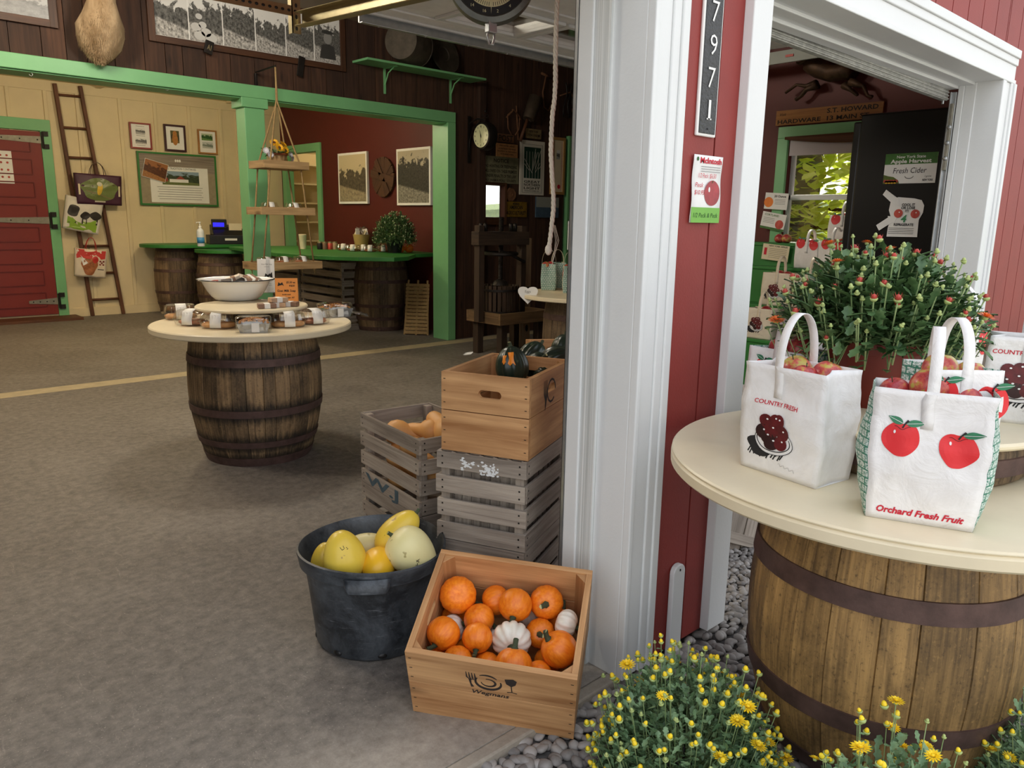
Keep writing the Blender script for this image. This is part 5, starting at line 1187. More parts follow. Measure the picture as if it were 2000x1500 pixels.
b = MB(); b.lathe([(.001, .0), (.062, 0), (.088, .115), (.084, .115), (.060, .006)], 22, ribs=22, amp=.05); b.build('basket', M_pal, fb, smooth=radians(30)); b = MB()
b.lathe([(.063, .004), (.067, .004), (.0695, .022), (.0655, .022)], 32); b.lathe([(.086, .098), (.0905, .098), (.0925, .116), (.088, .116)], 32); b.build('rim_band', paint('band_brown', '8a4a26', .6), fb, smooth=True)
def petal_flower(par, c, d, r, n, mp, mc, name):
    b = MB(orient_m(d, c)); 
    for ring in range(2):
        for k in range(n): a = 2 * pi * (k + .5 * ring) / n; q = r * (1 - .2 * ring); b.add([(cos(a) * r * .2, sin(a) * r * .2, .002), (cos(a) * q * .6 - sin(a) * r * .15, sin(a) * q * .6 + cos(a) * r * .15, .012 + .01 * ring), (cos(a) * q, sin(a) * q, .012), (cos(a) * q * .6 + sin(a) * r * .15, sin(a) * q * .6 - cos(a) * r * .15, .012 + .01 * ring)], [(0, 1, 2, 3)], None, 0)
    b.ell((0, 0, .008), r * .32, r * .32, .010, 12, 5, 1); b.build(name, [mp, mc], par, smooth=True)
def orient_m(d, c): return TR(c) @ V(d).to_track_quat('Z', 'Y').to_matrix().to_4x4()
m_sun, m_cen = paint('sunflower_petal', 'eeb11c', .6, .1, bump=0), paint('sunflower_centre', '5a3414', .8); m_wh = paint('white_petal', 'd8d6de', .7, .05, bump=0)
for c_, d in (((-.01, -.06, .16), (0, -1, .4)), ((.05, -.05, .14), (.3, -1, .2)), ((-.04, -.03, .20), (-.3, -.8, .6)), ((.06, 0, .19), (.5, -.6, .7))): petal_flower(fb, c_, d, .045, 14, m_sun, m_cen, 'sunflower')
for c_, d in (((-.115, -.02, .13), (-.4, -1, .2)), ((-.09, -.05, .10), (-.2, -1, -.1)), ((.11, -.02, .11), (.4, -1, .1)), ((.13, -.01, .08), (.6, -.8, -.2))): petal_flower(fb, c_, d, .033, 12, m_wh, m_wh, 'white_bloom')
b = MB()
for i in range(26): a = R.uniform(0, 6.28); leaf(b, V((.03 * cos(a), .03 * sin(a), .11)), V((cos(a), sin(a), R.uniform(0, .8))), R.uniform(.07, .13), .016, 0, .5)
b.build('leaves', MATS['mum_leaf'], fb, smooth=True, fix=False)
for i, (ti, dx, lb) in enumerate([(1, .28, 'bakery box on the middle tier of the hanging shelf, left'), (1, .72, 'bakery box on the middle tier of the hanging shelf, right'), (2, .22, 'bakery box at the left on the lowest hanging tier'), (2, .50, 'bakery box in the middle of the lowest hanging tier'), (2, .78, 'bakery box at the right on the lowest hanging tier')]):
    p = on_tier(ti, dx); clam(lb, (p.x, p.y - .01, p.z + .02), .1 * (i % 3 - 1), .95, 'pie', 30 + i, 'bakery boxes on the hanging shelf')

# ================================================================ FRONT SHOP WALL, UPPER PART
YW = YG + .005
def fpic(label, x0, x1, z0, z1, y, frame_m, pic_m, fw=.02, th=.02, mat_w=0, name='framed_picture', cat='picture', axis='y', group=None, glass=False, mat_m=None, tilt=0):
    """framed picture on a wall facing -y (axis y) or facing -x (axis x, x0..x1 then are y values)"""
    cx, cz = (x0 + x1) / 2, (z0 + z1) / 2; w, h = abs(x1 - x0), abs(z1 - z0)
    t = thing(name, label, cat, (cx, y, cz) if axis == 'y' else (y, cx, cz), 0 if axis == 'y' else -pi / 2, group)
    if tilt: t.rotation_euler = (tilt, 0, t.rotation_euler.z)
    b = MB(); 
    if fw:
        for a in ((-w / 2, -w / 2 + fw, -h / 2, h / 2), (w / 2 - fw, w / 2, -h / 2, h / 2), (-w / 2 + fw, w / 2 - fw, h / 2 - fw, h / 2), (-w / 2 + fw, w / 2 - fw, -h / 2, -h / 2 + fw)): b.box(a[0], a[1], -th, 0, a[2], a[3])
        b.build('frame', frame_m, t, bevel=.002)
    fr = Frame((0, -th * .45 if fw else -th, 0), (1, 0, 0), (0, 0, 1)); fr.n = V((0, -1, 0)); b = MB()
    b.box(-w / 2 + fw, w / 2 - fw, -th * .45 if fw else -th, -.001, -h / 2 + fw, h / 2 - fw); b.build('mount_board', mat_m or M_paper, t)
    b = MB(); k = fw + mat_w; b.rect(fr, -w / 2 + k, w / 2 - k, -h / 2 + k, h / 2 - k, .001)
    if pic_m: b.build('print', pic_m, t, fix=False)
    return t, fr, w, h
M_frame = wood('brown_frame_wood', '2c1a10', '5e3c26', 60, 2, .5, .2)
bw = [photo('old_photo_%d' % i, 'e2e2de', '7c7c78', '121211', .60 + .08 * (i % 3), 3.5 + i * .9, '33322f', 'e0ded8') for i in range(6)]
x0, x1 = PY(290, 80, YW)[0], PY(672, 100, YW)[0]; z0 = PY(672, 141, YW)[2]; z1 = z0 + .53
t, fr, w, h = fpic('long brown frame with six old black and white orchard photographs', x0, x1, z0, z1, YW, M_frame, None, .055, .03)
edges = [300, 368, 434, 497, 556, 611, 664]
for i in range(6):
    a, c_ = PY(edges[i] + 1, 60, YW)[0] - (x0 + x1) / 2, PY(edges[i + 1] - 1, 60, YW)[0] - (x0 + x1) / 2
    b = MB(); b.rect(fr, a, c_, -h / 2 + .06, h / 2 - .06, .001)
    if i == 1:
        for (px_, py_, r_) in ((.3, .12, .05), (.5, .20, .045), (.2, .28, .045), (.65, .10, .05), (.4, .34, .035), (.3, .5, .03)): b.fan(fr, (a + (c_ - a) * px_, -h / 2 + .06 + (h - .12) * py_), circ(a + (c_ - a) * px_, -h / 2 + .06 + (h - .12) * py_, r_, r_ * .8, 14), .0016, 1)
    if i == 5: 
        cx_ = (a + c_) / 2; b.fan(fr, (cx_, .02), circ(cx_, .02, .045, .055, 16), .0014, 2); b.fan(fr, (cx_, .06), circ(cx_, .075, .065, .018, 16), .0018, 3); b.flat(fr, [(cx_ - .09, -.17), (cx_ - .07, -.05), (cx_, -.03), (cx_ + .07, -.05), (cx_ + .09, -.17)], .0012, 3)
    b.build('photograph', [bw[i], paint('print_pale', 'c9c9c5', .5, .1, bump=0), paint('print_mid', '8d8d8a', .5, .1, bump=0), paint('print_dark', '3a3a39', .5, .1, bump=0)], t, fix=False)
xa = PY(110, 30, YW)[0]; zb = PY(108, 56, YW)[2]
fpic('brown framed grey photograph in the top left corner above the beam', xa - .75, xa, zb, zb + .55, YW, M_frame, photo('old_photo_sky', 'a9abac', '8b8d8d', '6a6b6b', .2, 3, '77797a', '9a9c9d'), .055, .03)
def plaque(label, px0, px1, py0, py1, y, m, lines, mi, th=.012, lean=0, name='sign_plaque', cat='sign', hole=0, roty=0):
    a, c_ = PY(px0, (py0 + py1) / 2, y), PY(px1, (py0 + py1) / 2, y); z1, z0 = PY((px0 + px1) / 2, py0, y)[2], PY((px0 + px1) / 2, py1, y)[2]; w, h = c_.x - a.x, z1 - z0
    t = thing(name, label, cat, ((a.x + c_.x) / 2, y, (z0 + z1) / 2)); t.rotation_euler = (0, roty, 0); b = MB(); b.box(-w / 2, w / 2, -th, 0, -h / 2, h / 2); b.build('board', m, t, bevel=.003)
    fr = Frame((0, -th, 0), (1, 0, 0), (0, 0, 1)); fr.n = V((0, -1, 0)); b = MB()
    for (s, x, yy, hh, ww) in lines: b.text(fr, s, x * w, yy * h, hh * h, ww * w if ww else None, .0012, 0, 0, .02, 'C')
    if lines: b.build('lettering', mi, t, fix=False)
    return t, fr, w, h
plaque('small dark oval plate screwed to the long photo frame', 399, 415, 80, 106, YW - .032, M_iron, [('A1', 0, -.2, .4, .5)], M_brass, .02, roty=.25)
plaque('narrow dark tag hanging off the long photo frame near its right end', 581, 593, 110, 150, YW - .032, M_iron, [], M_brass, .012, roty=.18)
# deer mount: chest, neck and head (the head is above the picture)
organic('deer_fur', '7d6546', 'c2aa88', 8, .95, (1, 1, .35), bump=.5); organic('deer_fur_dark', '6a4e30', '8e6c46', 8, .95, (1, 1, .4), bump=.5)
dx = PY(195, 60, YG - .15)[0]; dz = PY(195, 118, YG - .15)[2]
dm = thing('deer_mount', 'tan shoulder mount of a deer hanging above the green beam', 'mounted deer', (dx, YG, dz))
b = MB(); secs = [(-.02, .03, .03, -.08), (.03, .10, .08, -.09), (.10, .155, .12, -.11), (.18, .175, .15, -.14), (.26, .165, .17, -.17), (.34, .13, .16, -.20), (.42, .10, .13, -.24), (.52, .085, .11, -.30), (.60, .08, .10, -.36)]
P = []; n = 28
for (z, rx, ry_, yc) in secs:
    for k in range(n): a = 2 * pi * k / n; q = V((rx * cos(a), min(-.004, yc + ry_ * sin(a)), z)); q += V((noise.noise(q * 14), 0, noise.noise(q * 18 + V((3, 3, 3))) * .6)) * .02; q.y = min(q.y, -.003); P.append(q)
b.add(P, [(j * n + k, j * n + (k + 1) % n, (j + 1) * n + (k + 1) % n, (j + 1) * n + k) for j in range(len(secs) - 1) for k in range(n)] + [tuple(range(n))])
for (r0, c0, r1) in (((.085), (0, -.42, .66), .06),): b.ell((0, -.43, .66), .075, .12, .085, 20, 12, 0, .5, R=rot(0, .35)); b.ell((0, -.56, .60), .045, .09, .045, 16, 10, 0, .5, R=rot(0, .35))
body = b.build('body', MATS['deer_fur'], dm, smooth=True)
b = MB()
for i in range(1500):
    a = R.uniform(pi, 2 * pi); j = R.uniform(0, 5.99); k = int(j); s0, s1 = secs[k], secs[k + 1]; f = j - k; z, rx, ry_, yc = [s0[q] * (1 - f) + s1[q] * f for q in range(4)]
    p = V((rx * cos(a), min(-.004, yc + ry_ * sin(a)), z)); o_ = V((cos(a) * rx, sin(a) * ry_, 0)).normalized(); L_ = R.uniform(.012, .03); tng = V((-o_.y, o_.x, 0)) * .0022
    b.add([p - tng, p + tng, p + o_ * .007 + V((R.gauss(0, .004), 0, -L_))], [(0, 1, 2)], None, 0)
o = b.build('fur_tufts', MATS['deer_fur'], dm, fix=False); o['kind'] = 'stuff'
for s in (-1, 1):
    b = MB(); b.ell((s * .13, -.38, .73), .07, .012, .032, 14, 8, R=rot(s * -.2, 0, s * -.5)); b.build('ear', MATS['deer_fur_dark'], dm, smooth=True)
# green shelf with brackets, wash tub, lid
sh = thing('wall_shelf', 'green shelf on two brackets above the counter opening', 'shelf', (0, YG, 0)); zS = PY(880, 158, YG - .1)[2]; zS = PY(715, 128, YG)[2] - .0
xa, xb = PY(740, 124, YG - .0)[0] - .0, PY(950, 155, YG - .14)[0]; zS = PY(950, 157, YG - .28)[2]; xa = PY(718, 125, YG - .28)[0]; xb = PY(950, 157, YG - .28)[0]
b = MB(); b.box(xa, xb, -.28, .0, zS - .0, zS + .022); b.build('shelf_board', M_green, sh, bevel=.002)
for px in (752, 880):
    x = PY(px, 200, YG)[0]; b = MB(); b.box(x - .012, x + .012, -.006, .006, zS - .25, zS); b.box(x - .012, x + .012, -.22, 0, zS - .006, zS); b.tube([(x, -.004, zS - .16), (x, -.07, zS - .05), (x, -.17, zS - .006)], .007, 6); b.build('bracket', M_green, sh, smooth=radians(40))
M_tub = paint('tarnished_zinc', '50493f', .55, .3, 10, .5, bump=.3)
x = PY(790, 110, YG - .15)[0]; wt = thing('wash_tub', 'dark zinc wash tub lying on its side on the green shelf', 'tub', (x, YG - .21, zS + .022)); b = MB(); Rt = .205
T = TR(0, 0, Rt + .004) @ rot(.55) @ rot(0, 0, -pi / 2) 
b.lathe([(.001, .16), (Rt * .86, .16), (Rt * .88, .155), (Rt, -.16), (Rt + .006, -.165), (Rt - .006, -.162), (Rt * .86, .150), (.001, .15)], 48, 0, .5, TR(0, 0, Rt + .006) @ rot(.5) @ rot(0, 0, pi / 2 * -1)); b.build('tub_wall', M_tub, wt, smooth=radians(40))
x = PY(868, 120, YG - .1)[0]; ld = thing('tub_lid', 'round dark zinc lid leaning on the wall at the right of the shelf', 'lid', (x, YG - .09, zS + .022)); b = MB(); rl = .215
prof = [(.001, .0), (.07, .0), (.08, .008), (.13, .010), (.15, .018), (.19, .014), (rl, .022), (rl, .004), (rl - .01, .0)]
b.lathe(prof, 56, 0, .5, TR(0, 0, rl) @ rot(.15, pi / 2 - .25)); b.build('lid_disc', M_tub, ld, smooth=radians(35))
# beam hooks
for px, py in ((60, 143), (326, 172)):
    p = PY(px, py, YG + .02); hk = thing('screw_hook', 'small bright screw hook under the green beam, ' + ('left one' if px < 100 else 'right one'), 'hook', p); b = MB(); b.tube([(0, 0, .03), (0, 0, .006)] + [(.012 * sin(a), 0, -.008 + .012 * cos(a)) for a in [i * .6 for i in range(9)]], .0025, 6); b.build('hook', M_steel, hk, smooth=True)
# ================================================================ BACK ROOM
CZ = 1.0
def poly_slab(t, name, pts, z0, z1, m, bevel=.006):
    n = len(pts); b = MB(); b.add([(x, y, z0) for x, y in pts] + [(x, y, z1) for x, y in pts], [tuple(range(n))[::-1], tuple(range(n, 2 * n))] + [(i, (i + 1) % n, n + (i + 1) % n, n + i) for i in range(n)]); return b.build(name, m, t, bevel=bevel)
p1, p2 = PZ(352, 611, 0), PZ(438, 617, 0); bh = CZ - .045
def cb(lb, p, z, r=.33): barrel('wine_barrel', lb, 'barrel', (p.x, p.y, 0), z, r * .8, r * .82, r, z * .5, M_barrelA, [(.03, .05), (z * .17, .04), (z * .34, .04), (z * .66, .04), (z * .83, .04), (z - .03, .05)], group='barrels holding up the green counters', rz=p.x)
cb('dark barrel under the left end of the till counter, by the cream wall', p1, bh, .31); cb('dark barrel under the till counter, next to the green post', p2, bh - .055, .34)
q1, q2 = PZ(302, 479, CZ), PZ(372, 486, CZ - .055)
t = thing('counter_top', 'round ended green counter top at the far left, by the cream wall', 'counter', (0, 0, 0)); cx = q1.x + .42; poly_slab(t, 'top', circ(cx, p1.y, .46, .46, 20, pi / 2, 3 * pi / 2, True) + [(cx + .9, p1.y - .46), (cx + .9, p1.y + .46)], CZ - .045, CZ, M_dgreen)
t = thing('counter_top', 'green counter top under the till, one step lower', 'counter', (0, 0, 0)); cx = q2.x + .45; poly_slab(t, 'top', circ(cx, p2.y - .02, .48, .48, 20, pi / 2, 3 * pi / 2, True) + [(cx + 1.1, p2.y - .50), (cx + 1.1, p2.y + .46)], CZ - .1, CZ - .055, M_dgreen)
# till
r_z = CZ - .0; p = PZ(440, 476, r_z); till = thing('cash_register', 'black cash register with a glowing blue display on the green counter', 'cash register', (p.x, p.y - .05, r_z), -.25)
b = MB(); b.box(-.26, .28, -.2, .2, 0, .13); b.build('drawer', M_black, till, bevel=.006)
b = MB(); b.add([(-.2, -.18, .13), (.28, -.18, .13), (.28, .2, .13), (-.2, .2, .13), (-.2, -.02, .24), (.2, -.02, .26), (.2, .2, .28), (-.2, .2, .28)], [(0, 1, 5, 4), (1, 2, 6, 5), (2, 3, 7, 6), (3, 0, 4, 7), (4, 5, 6, 7), (0, 3, 2, 1)]); b.build('housing', M_black, till, bevel=.008)
b = MB(); b.box(-.2, .01, -.06, .02, .22, .36); dh_ = b.build('display_head', M_black, till, bevel=.01)
t_ = NT('blue_display'); t_.set(Roughness=.3); t_.b.inputs['Base Color'].default_value = (0, 0, .1, 1); t_.b.inputs['Emission Color'].default_value = srgb('2a22ff'); t_.b.inputs['Emission Strength'].default_value = 1.3
b = MB(); b.box(-.185, -.03, -.064, -.06, .25, .31); b.build('display', t_.m, dh_, label='lit blue display'); b = MB(); b.box(.03, .21, -.10, -.09, .20, .30); b.build('price_card', M_table, till)
b = MB(); b.box(-.05, .12, -.2045, -.2, .055, .085); b.build('brand_strip', M_paper, till)
p = PZ(393, 481, CZ); sn = thing('sanitiser_bottle', 'clear pump bottle of hand sanitiser beside the till', 'bottle', (p.x, p.y, CZ)); b = MB(); b.lathe([(.001, 0), (.045, 0), (.048, .01), (.048, .19), (.040, .22), (.018, .24), (.018, .25), (.001, .25)], 24); b.build('bottle', paint('frosted_bottle', 'd5dde0', .2, .02, bump=0), sn, smooth=radians(40))
b = MB(); b.lathe([(.0482, .04), (.0488, .04), (.0488, .12), (.0482, .12)], 24); b.build('blue_label', paint('label_blue', '3f8fc8', .4), sn, smooth=True); b = MB(); b.lathe([(.001, .25), (.02, .25), (.02, .27), (.008, .275), (.008, .31), (.016, .312), (.016, .325), (.001, .327)], 16); b.tube([(0, 0, .318), (-.045, -.02, .318), (-.055, -.024, .308)], .006, 6); b.build('pump', M_paper, sn, smooth=radians(40))
# right counter
pts = [(PZ(px, py, CZ).x, PZ(px, py, CZ).y) for px, py in ((540, 494), (620, 499), (700, 502), (770, 503), (798, 501), (812, 496))]
t = thing('counter_top', 'long green counter top along the red wall, rounded near end', 'counter', (0, 0, 0)); poly_slab(t, 'top', pts + [(6.0, pts[-1][1] + .12), (6.03, pts[-1][1] + .35), (6.03, 10.5), (pts[0][0] + .3, 10.5)], CZ - .045, CZ, M_dgreen)
p = PZ(745, 640, 0); cb('big dark barrel under the near end of the red wall counter', PZ(745, 641, 0), bh, .37)
fx = 5.08
def wallcrate(lb, px0, px1, py, n, seed, h):
    a, c_ = PX(px0, py, fx), PX(px1, py, fx); slat_crate(lb, (fx, max(a.y, c_.y), 0), abs(a.y - c_.y), .40, h, -pi / 2, n, False, 'slatted crates under the red wall counter', seed=seed)
wallcrate('tall slatted crate under the red wall counter, left of the barrel', 590, 668, 560, 8, 31, .86); wallcrate('slatted crate under the counter, half hidden by the green post', 528, 584, 560, 8, 32, .86)
def on(px, py, z=CZ): p = PZ(px, py, z); p.z = z; return p
for i, (px, py, lb) in enumerate([(672, 489, 'bakery box at the left of the row on the red wall counter'), (690, 491, 'second bakery box in the row on the red wall counter'), (711, 491, 'third bakery box on the counter, in front of the little basket'), (724, 492, 'fourth bakery box on the counter, close to the third'), (750, 492, 'bakery box at the right of the row, left of the two pumpkins')]):
    p = on(px, py); clam(lb, p, -.7, 1.15, 'pie', 50 + i, 'bakery boxes on the red wall counter')
p = on(703, 486); bk = thing('produce_basket', 'small pale wood basket of packets on the red wall counter', 'basket', (p.x + .1, p.y + .12, CZ)); b = MB(); b.lathe([(.001, 0), (.085, 0), (.12, .19), (.115, .19), (.08, .006)], 20, ribs=20, amp=.05); b.build('basket', paint('pale_basket', 'b79c5e', .7), bk, smooth=radians(30))
R = random.Random(8)
for k in range(8): b = MB(); a = k * .8; b.box(-.03, .03, -.004, .004, -.05, .05, 0, None, TR(.06 * cos(a), .06 * sin(a), .20 + .02 * (k % 3)) @ rot(a, R.uniform(-.6, .6), R.uniform(-.5, .5))); b.build('packet', [M_table, M_paper, sb[3]][k % 3], bk, bevel=.002)
b = MB(); b.grid(lambda u, v_: V((.08 + .09 * cos(2 * pi * u) * sin(pi * v_) * .7, .05 + .06 * sin(2 * pi * u) * sin(pi * v_), .14 + .16 * v_)) + V((noise.noise(V((u * 9, v_ * 9, 0))), noise.noise(V((u * 9, v_ * 9, 5))), 0)) * .03, 16, 10); b.build('plastic_bag', plastic_clear('white_plastic_film', (.9, .9, .92, 1), .35, .2), bk, smooth=True)
p = on(733, 483); bx = thing('black_box', 'low black box holding yellow booklets on the red wall counter', 'box', (p.x + .05, p.y + .1, CZ), -.6); b = MB(); b.box(-.14, .14, -.08, .08, 0, .012); b.box(-.14, .14, -.08, -.072, 0, .10); b.box(-.14, .14, .072, .08, 0, .14); b.box(-.14, -.132, -.08, .08, 0, .12); b.box(.132, .14, -.08, .08, 0, .12); b.build('box', M_black, bx, bevel=.003)
for k in range(3): tt = thing('booklet', ['yellow booklet standing in the black box, left', 'red and yellow booklet in the middle of the black box', 'yellow booklet at the right of the black box'][k], 'booklet', (p.x + .05 + .05 * k * .8, p.y + .1 - .05 * k * .6, CZ + .10), 0, 'booklets in the black box', (-.5, .5, -.6)); b = MB(); b.box(-.04, .04, -.003, .003, -.06, .09); b.build('cover', paint('booklet_yellow', 'd8a73a', .5, .2, 40) if k != 1 else paint('booklet_red', 'b8452a', .5, .3, 40), tt)
p = on(774, 494) - V((.15, .12, 0)) + V((.02, .06, 0)); organic('white_bud', 'c8ccb0', 'e8e8d8', 30, .5)
MATS['bud_yellow_'] = MATS['bud_yellow']; 
fp = thing('flower_pot', 'dark pot of the white flowering mum on the red wall counter', 'pot', (p.x + .15, p.y + .12, CZ)); b = MB(); b.lathe([(.001, 0), (.08, 0), (.11, .15), (.115, .16), (.10, .16), (.075, .02), (.001, .01)], 24); b.build('pot_wall', M_black, fp, smooth=radians(40))
sv = MATS['bud_yellow']; MATS['bud_yellow'] = MATS['white_bud']
mum('white_mum', 'round dark mum with tiny white blooms on the red wall counter', (p.x + .15, p.y + .12, CZ + .14), dome_fn(.27, .36), 120, lambda R: 'bud', lambda R: 1, random.Random(9), .05, 'mum_leaf_dark', .002, .01, 90, .0085, fill=1500, openp=0, spread=1.05); MATS['bud_yellow'] = sv
for px, lb in ((782, 'small orange pumpkin at the left of the pair by the white mum'), (799, 'small orange pumpkin at the right of the pair by the white mum')): q = on(px, 493); dup(po, (q.x, q.y, CZ + .048), None, lb, 'two small pumpkins on the counter', scale=.056, rotx=(0, 0, px))
p = on(592, 486); cu = thing('travel_mug', 'white travel mug on the counter in front of the doorway', 'mug', p); b = MB(); b.lathe([(.001, 0), (.04, 0), (.05, .16), (.053, .165), (.053, .185), (.045, .19), (.001, .19)], 20); b.build('mug', M_table, cu, smooth=radians(40))
for k, (px, lb, m_) in enumerate([(625, 'dark jar at the left of the jars on the counter', M_iron), (634, 'amber jar beside the dark one on the counter', sb[0]), (645, 'dark red jar in the row on the counter', MATS['bud_red']), (654, 'low tan jar in the row on the counter', sb[1])]):
    q = on(px, 487); j = thing('jar', lb, 'jar', q, 0, 'jars on the red wall counter'); b = MB(); b.lathe([(.001, 0), (.035, 0), (.038, .01), (.038, .07 + .01 * (k % 2)), (.03, .085), (.001, .085)], 16); b.build('glass', m_, j, smooth=radians(40)); b = MB(); b.lathe([(.001, .08), (.032, .08), (.032, .10), (.001, .102)], 16); b.build('lid', M_brass, j, smooth=radians(40))
# pictures on the red wall (facing -x)
XW = 6.035
def xpic(lb, px0, px1, py0, py1, mat, fw=0, **k):
    a, c_ = PX(px0, (py0 + py1) / 2, XW), PX(px1, (py0 + py1) / 2, XW); z1, z0 = PX((px0 + px1) / 2, py0, XW)[2], PX((px0 + px1) / 2, py1, XW)[2]; return fpic(lb, c_.y, a.y, z0, z1, XW, M_frame, mat, fw, .035, .03, axis='x', name='canvas_print', **k)
sep = photo('sepia_orchard', 'c9bb98', '6a604e', '2c2820', .62, 6, '6f6554', 'b3a584'); sep2 = photo('sepia_trees', 'b5ac96', '4a4a44', '161614', .78, 9, '3c3b36', 'aaa696')
xpic('pale canvas print of a horse drawn wagon, left on the red wall', 665, 721, 298, 398, sep); xpic('dark canvas print of an orchard, right on the red wall', 779, 845, 289, 401, sep2)
a, c_ = PX(751, 346, XW), PX(728, 346, XW); rw = abs(a.y - c_.y); zw = abs(PX(751, 306, XW)[2] - a.z); ww = thing('wheel_wall_piece', 'round wall piece of radiating old boards between the two canvas prints', 'wall decoration', (XW, a.y, a.z), -pi / 2)
for k in range(8):
    b = MB(); an = k * pi / 8
    b.box(-zw * .98, zw * .98, -.03 - .003 * (k % 3), -.004, -.045, .045, 0, None, rot(0, 0, -an)); b.build('board', M_frame, ww, bevel=.002)
b = MB(); b.box(-zw * 1.05, zw * 1.05, -.048, -.03, -.05, .05, 0, .9, rot(0, 0, .2)); b.box(-zw * 1.0, zw * 1.0, -.048, -.03, -.04, .04, 0, .8, rot(0, 0, 1.0)); b.lathe([(.001, .05), (.05, .05), (.05, .0), (.001, 0)], 16, 0, .4, rot(0, pi / 2)); b.build('cross_board', M_frame, ww, bevel=.002)
# store room shelf seen through the opening
st = thing('storage_shelf', 'cream shelving with boards seen through the green framed opening', 'shelf', (6.9, 12.6, 0)); b = MB()
for k in range(7): b.box(-.5, .9, -.2, .2, .35 + k * .32, .375 + k * .32)
b.build('shelf_boards', M_cream, st); b = MB(); b.box(-.5, .9, .2, .22, 0, 2.5); b.box(-.53, -.5, -.2, .22, 0, 2.5); b.build('shelf_back', M_cream, st)
# things beside the right jamb
X5 = 5.72; p = PX(826, 655, X5); wb = thing('wicker_panel', 'old wicker sled back leaning beside the green jamb', 'basket', (5.62, 7.75, 0), -.9); b = MB()
for k in range(14): b.bar((-.15 + .05 * 0, -.01, .03 + k * .045), (.15, -.01, .03 + k * .045), .012, .038, 0)
for x in (-.15, 0, .15): b.bar((x, 0, 0), (x * .8, 0, .68), .022, .022, 0)
o = b.build('weave', M_jute, wb, bevel=.002); wb.rotation_euler = (-.18, 0, -.9)
p = PX(818, 563, 5.9); g = squash('pale gourd on the red wall beside the green jamb', p, .055, .085, (0, -1, .1), 'squash_cream', True, 'gourds by the jamb', name='gourd', cat='gourd')
hk = thing('wall_peg', 'iron peg holding the pale gourd on the red wall', 'hook', (6.04, p.y, p.z)); b = MB(); b.tube([(0, 0, -.02), (-.16, 0, -.06)], .01, 6); b.build('peg', M_iron, hk)
# cream wall: frames, poster, ladder, bags
YC = YB - .02
def wpic(lb, px0, px1, py0, py1, fm, pm, fw, mw, **k):
    a, c_ = PY(px0, (py0 + py1) / 2, YC), PY(px1, (py0 + py1) / 2, YC); z1, z0 = PY((px0 + px1) / 2, py0, YC)[2], PY((px0 + px1) / 2, py1, YC)[2]; return fpic(lb, a.x, c_.x, z0, z1, YC, fm, pm, fw, .025, mw, **k)
GF = 'small frames on the cream wall'
pd = photo('farm_notice', 'e8e4d8', '7a705c', '3a3428', .5, 6, 'cfc8b4', 'efe9da')
t, fr, w, h = wpic('small red framed sheet with two farm pictures, leftmost on the cream wall', 253, 295, 240, 291, paint('red_frame', '8c2a20', .4), None, .022, 0, group=GF); b = MB(); b.rect(fr, -w * .22, w * .22, h * .08, h * .30, .001, 0); b.rect(fr, -w * .26, w * .26, -h * .30, -h * .08, .001, 1); [b.rect(fr, -w * .2, w * .2, y, y + .004, .001, 2) for y in (.0, .02, -h * .36, h * .36)]; b.build('print', [bw[0], bw[1], M_ink], t, fix=False)
t, fr, w, h = wpic('small dark framed picture of a tan dog, middle of three', 320, 362, 244, 296, paint('maroon_frame', '3a161a', .4), None, .028, 0, group=GF); b = MB(); b.rect(fr, -w * .2, w * .2, -h * .18, h * .28, .001, 0); b.fan(fr, (0, -.01), circ(0, -.015, .04, .085, 20), .0016, 1); b.fan(fr, (0, .07), circ(0, .065, .03, .035, 16), .002, 1); b.build('print', [photo('dog_backdrop', '5c5a34', '4a4a2c', '2c2c1c', .6, 6, '6a5a30', '7c6a3c'), paint('dog_tan', 'b57a3c', .7, .2, 40)], t, fix=False)
t, fr, w, h = wpic('small light wood frame with two green views, rightmost of three', 386, 423, 254, 301, paint('light_frame', 'a4723a', .5), None, .022, 0, group=GF); b = MB(); b.rect(fr, -w * .3, w * .28, h * .06, h * .34, .001, 0); b.rect(fr, -w * .28, w * .28, -h * .26, h * .0, .001, 1); b.build('print', [photo('green_view', 'b5c4a0', '3f6a3a', '24441f', .7, 5, '4c7a44', '7fa05c'), photo('pale_view', 'c8ccc8', '8c9a8c', '6a746a', .6, 5, 'a8aca0', 'd0d0c8')], t, fix=False)
t, fr, w, h = wpic('big green framed notice board poster reading The Tradition Continues', 270, 423, 300, 402, M_dgreen, None, .025, 0, mat_m=paint('board_backing', '9c9078', .7, .1, 20)); b = MB()
k0 = -w / 2 + .03; b.rect(fr, k0, w / 2 - .03, h * .14, h / 2 - .03, .001, 0); b.rect(fr, -w * .36, w * .38, -h * .44, h * .24, .002, 1); b.rect(fr, -w * .21, w * .26, -h * .10, h * .16, .003, 2)
b.flat(fr, [(-w * .19, -h * .04), (-w * .19, h * .02), (-w * .165, h * .045), (-w * .14, h * .02), (-w * .14, -h * .04)], .0038, 3); b.flat(fr, [(-w * .12, -h * .05), (-w * .12, h * .01), (w * .12, h * .01), (w * .12, -h * .05)], .0036, 4); b.flat(fr, [(-w * .04, h * .01), (w * .02, h * .075), (w * .08, h * .01)], .0039, 3)
b.text(fr, 'THE TRADITION CONTINUES', .03, h * .19, .030, w * .40, .003, 5, 0, 0, 'C')
for k in range(6): b.rect(fr, -w * .28 + .02 * (k % 2), w * .30 - .02 * (k % 2), -h * (.15 + .045 * k), -h * (.142 + .045 * k), .003, 6)
for k in range(3): b.fan(fr, (0 + .03 * (k - 1), h * .36), circ(.03 * (k - 1), h * .36, .014, .02, 8), .0022, 1)
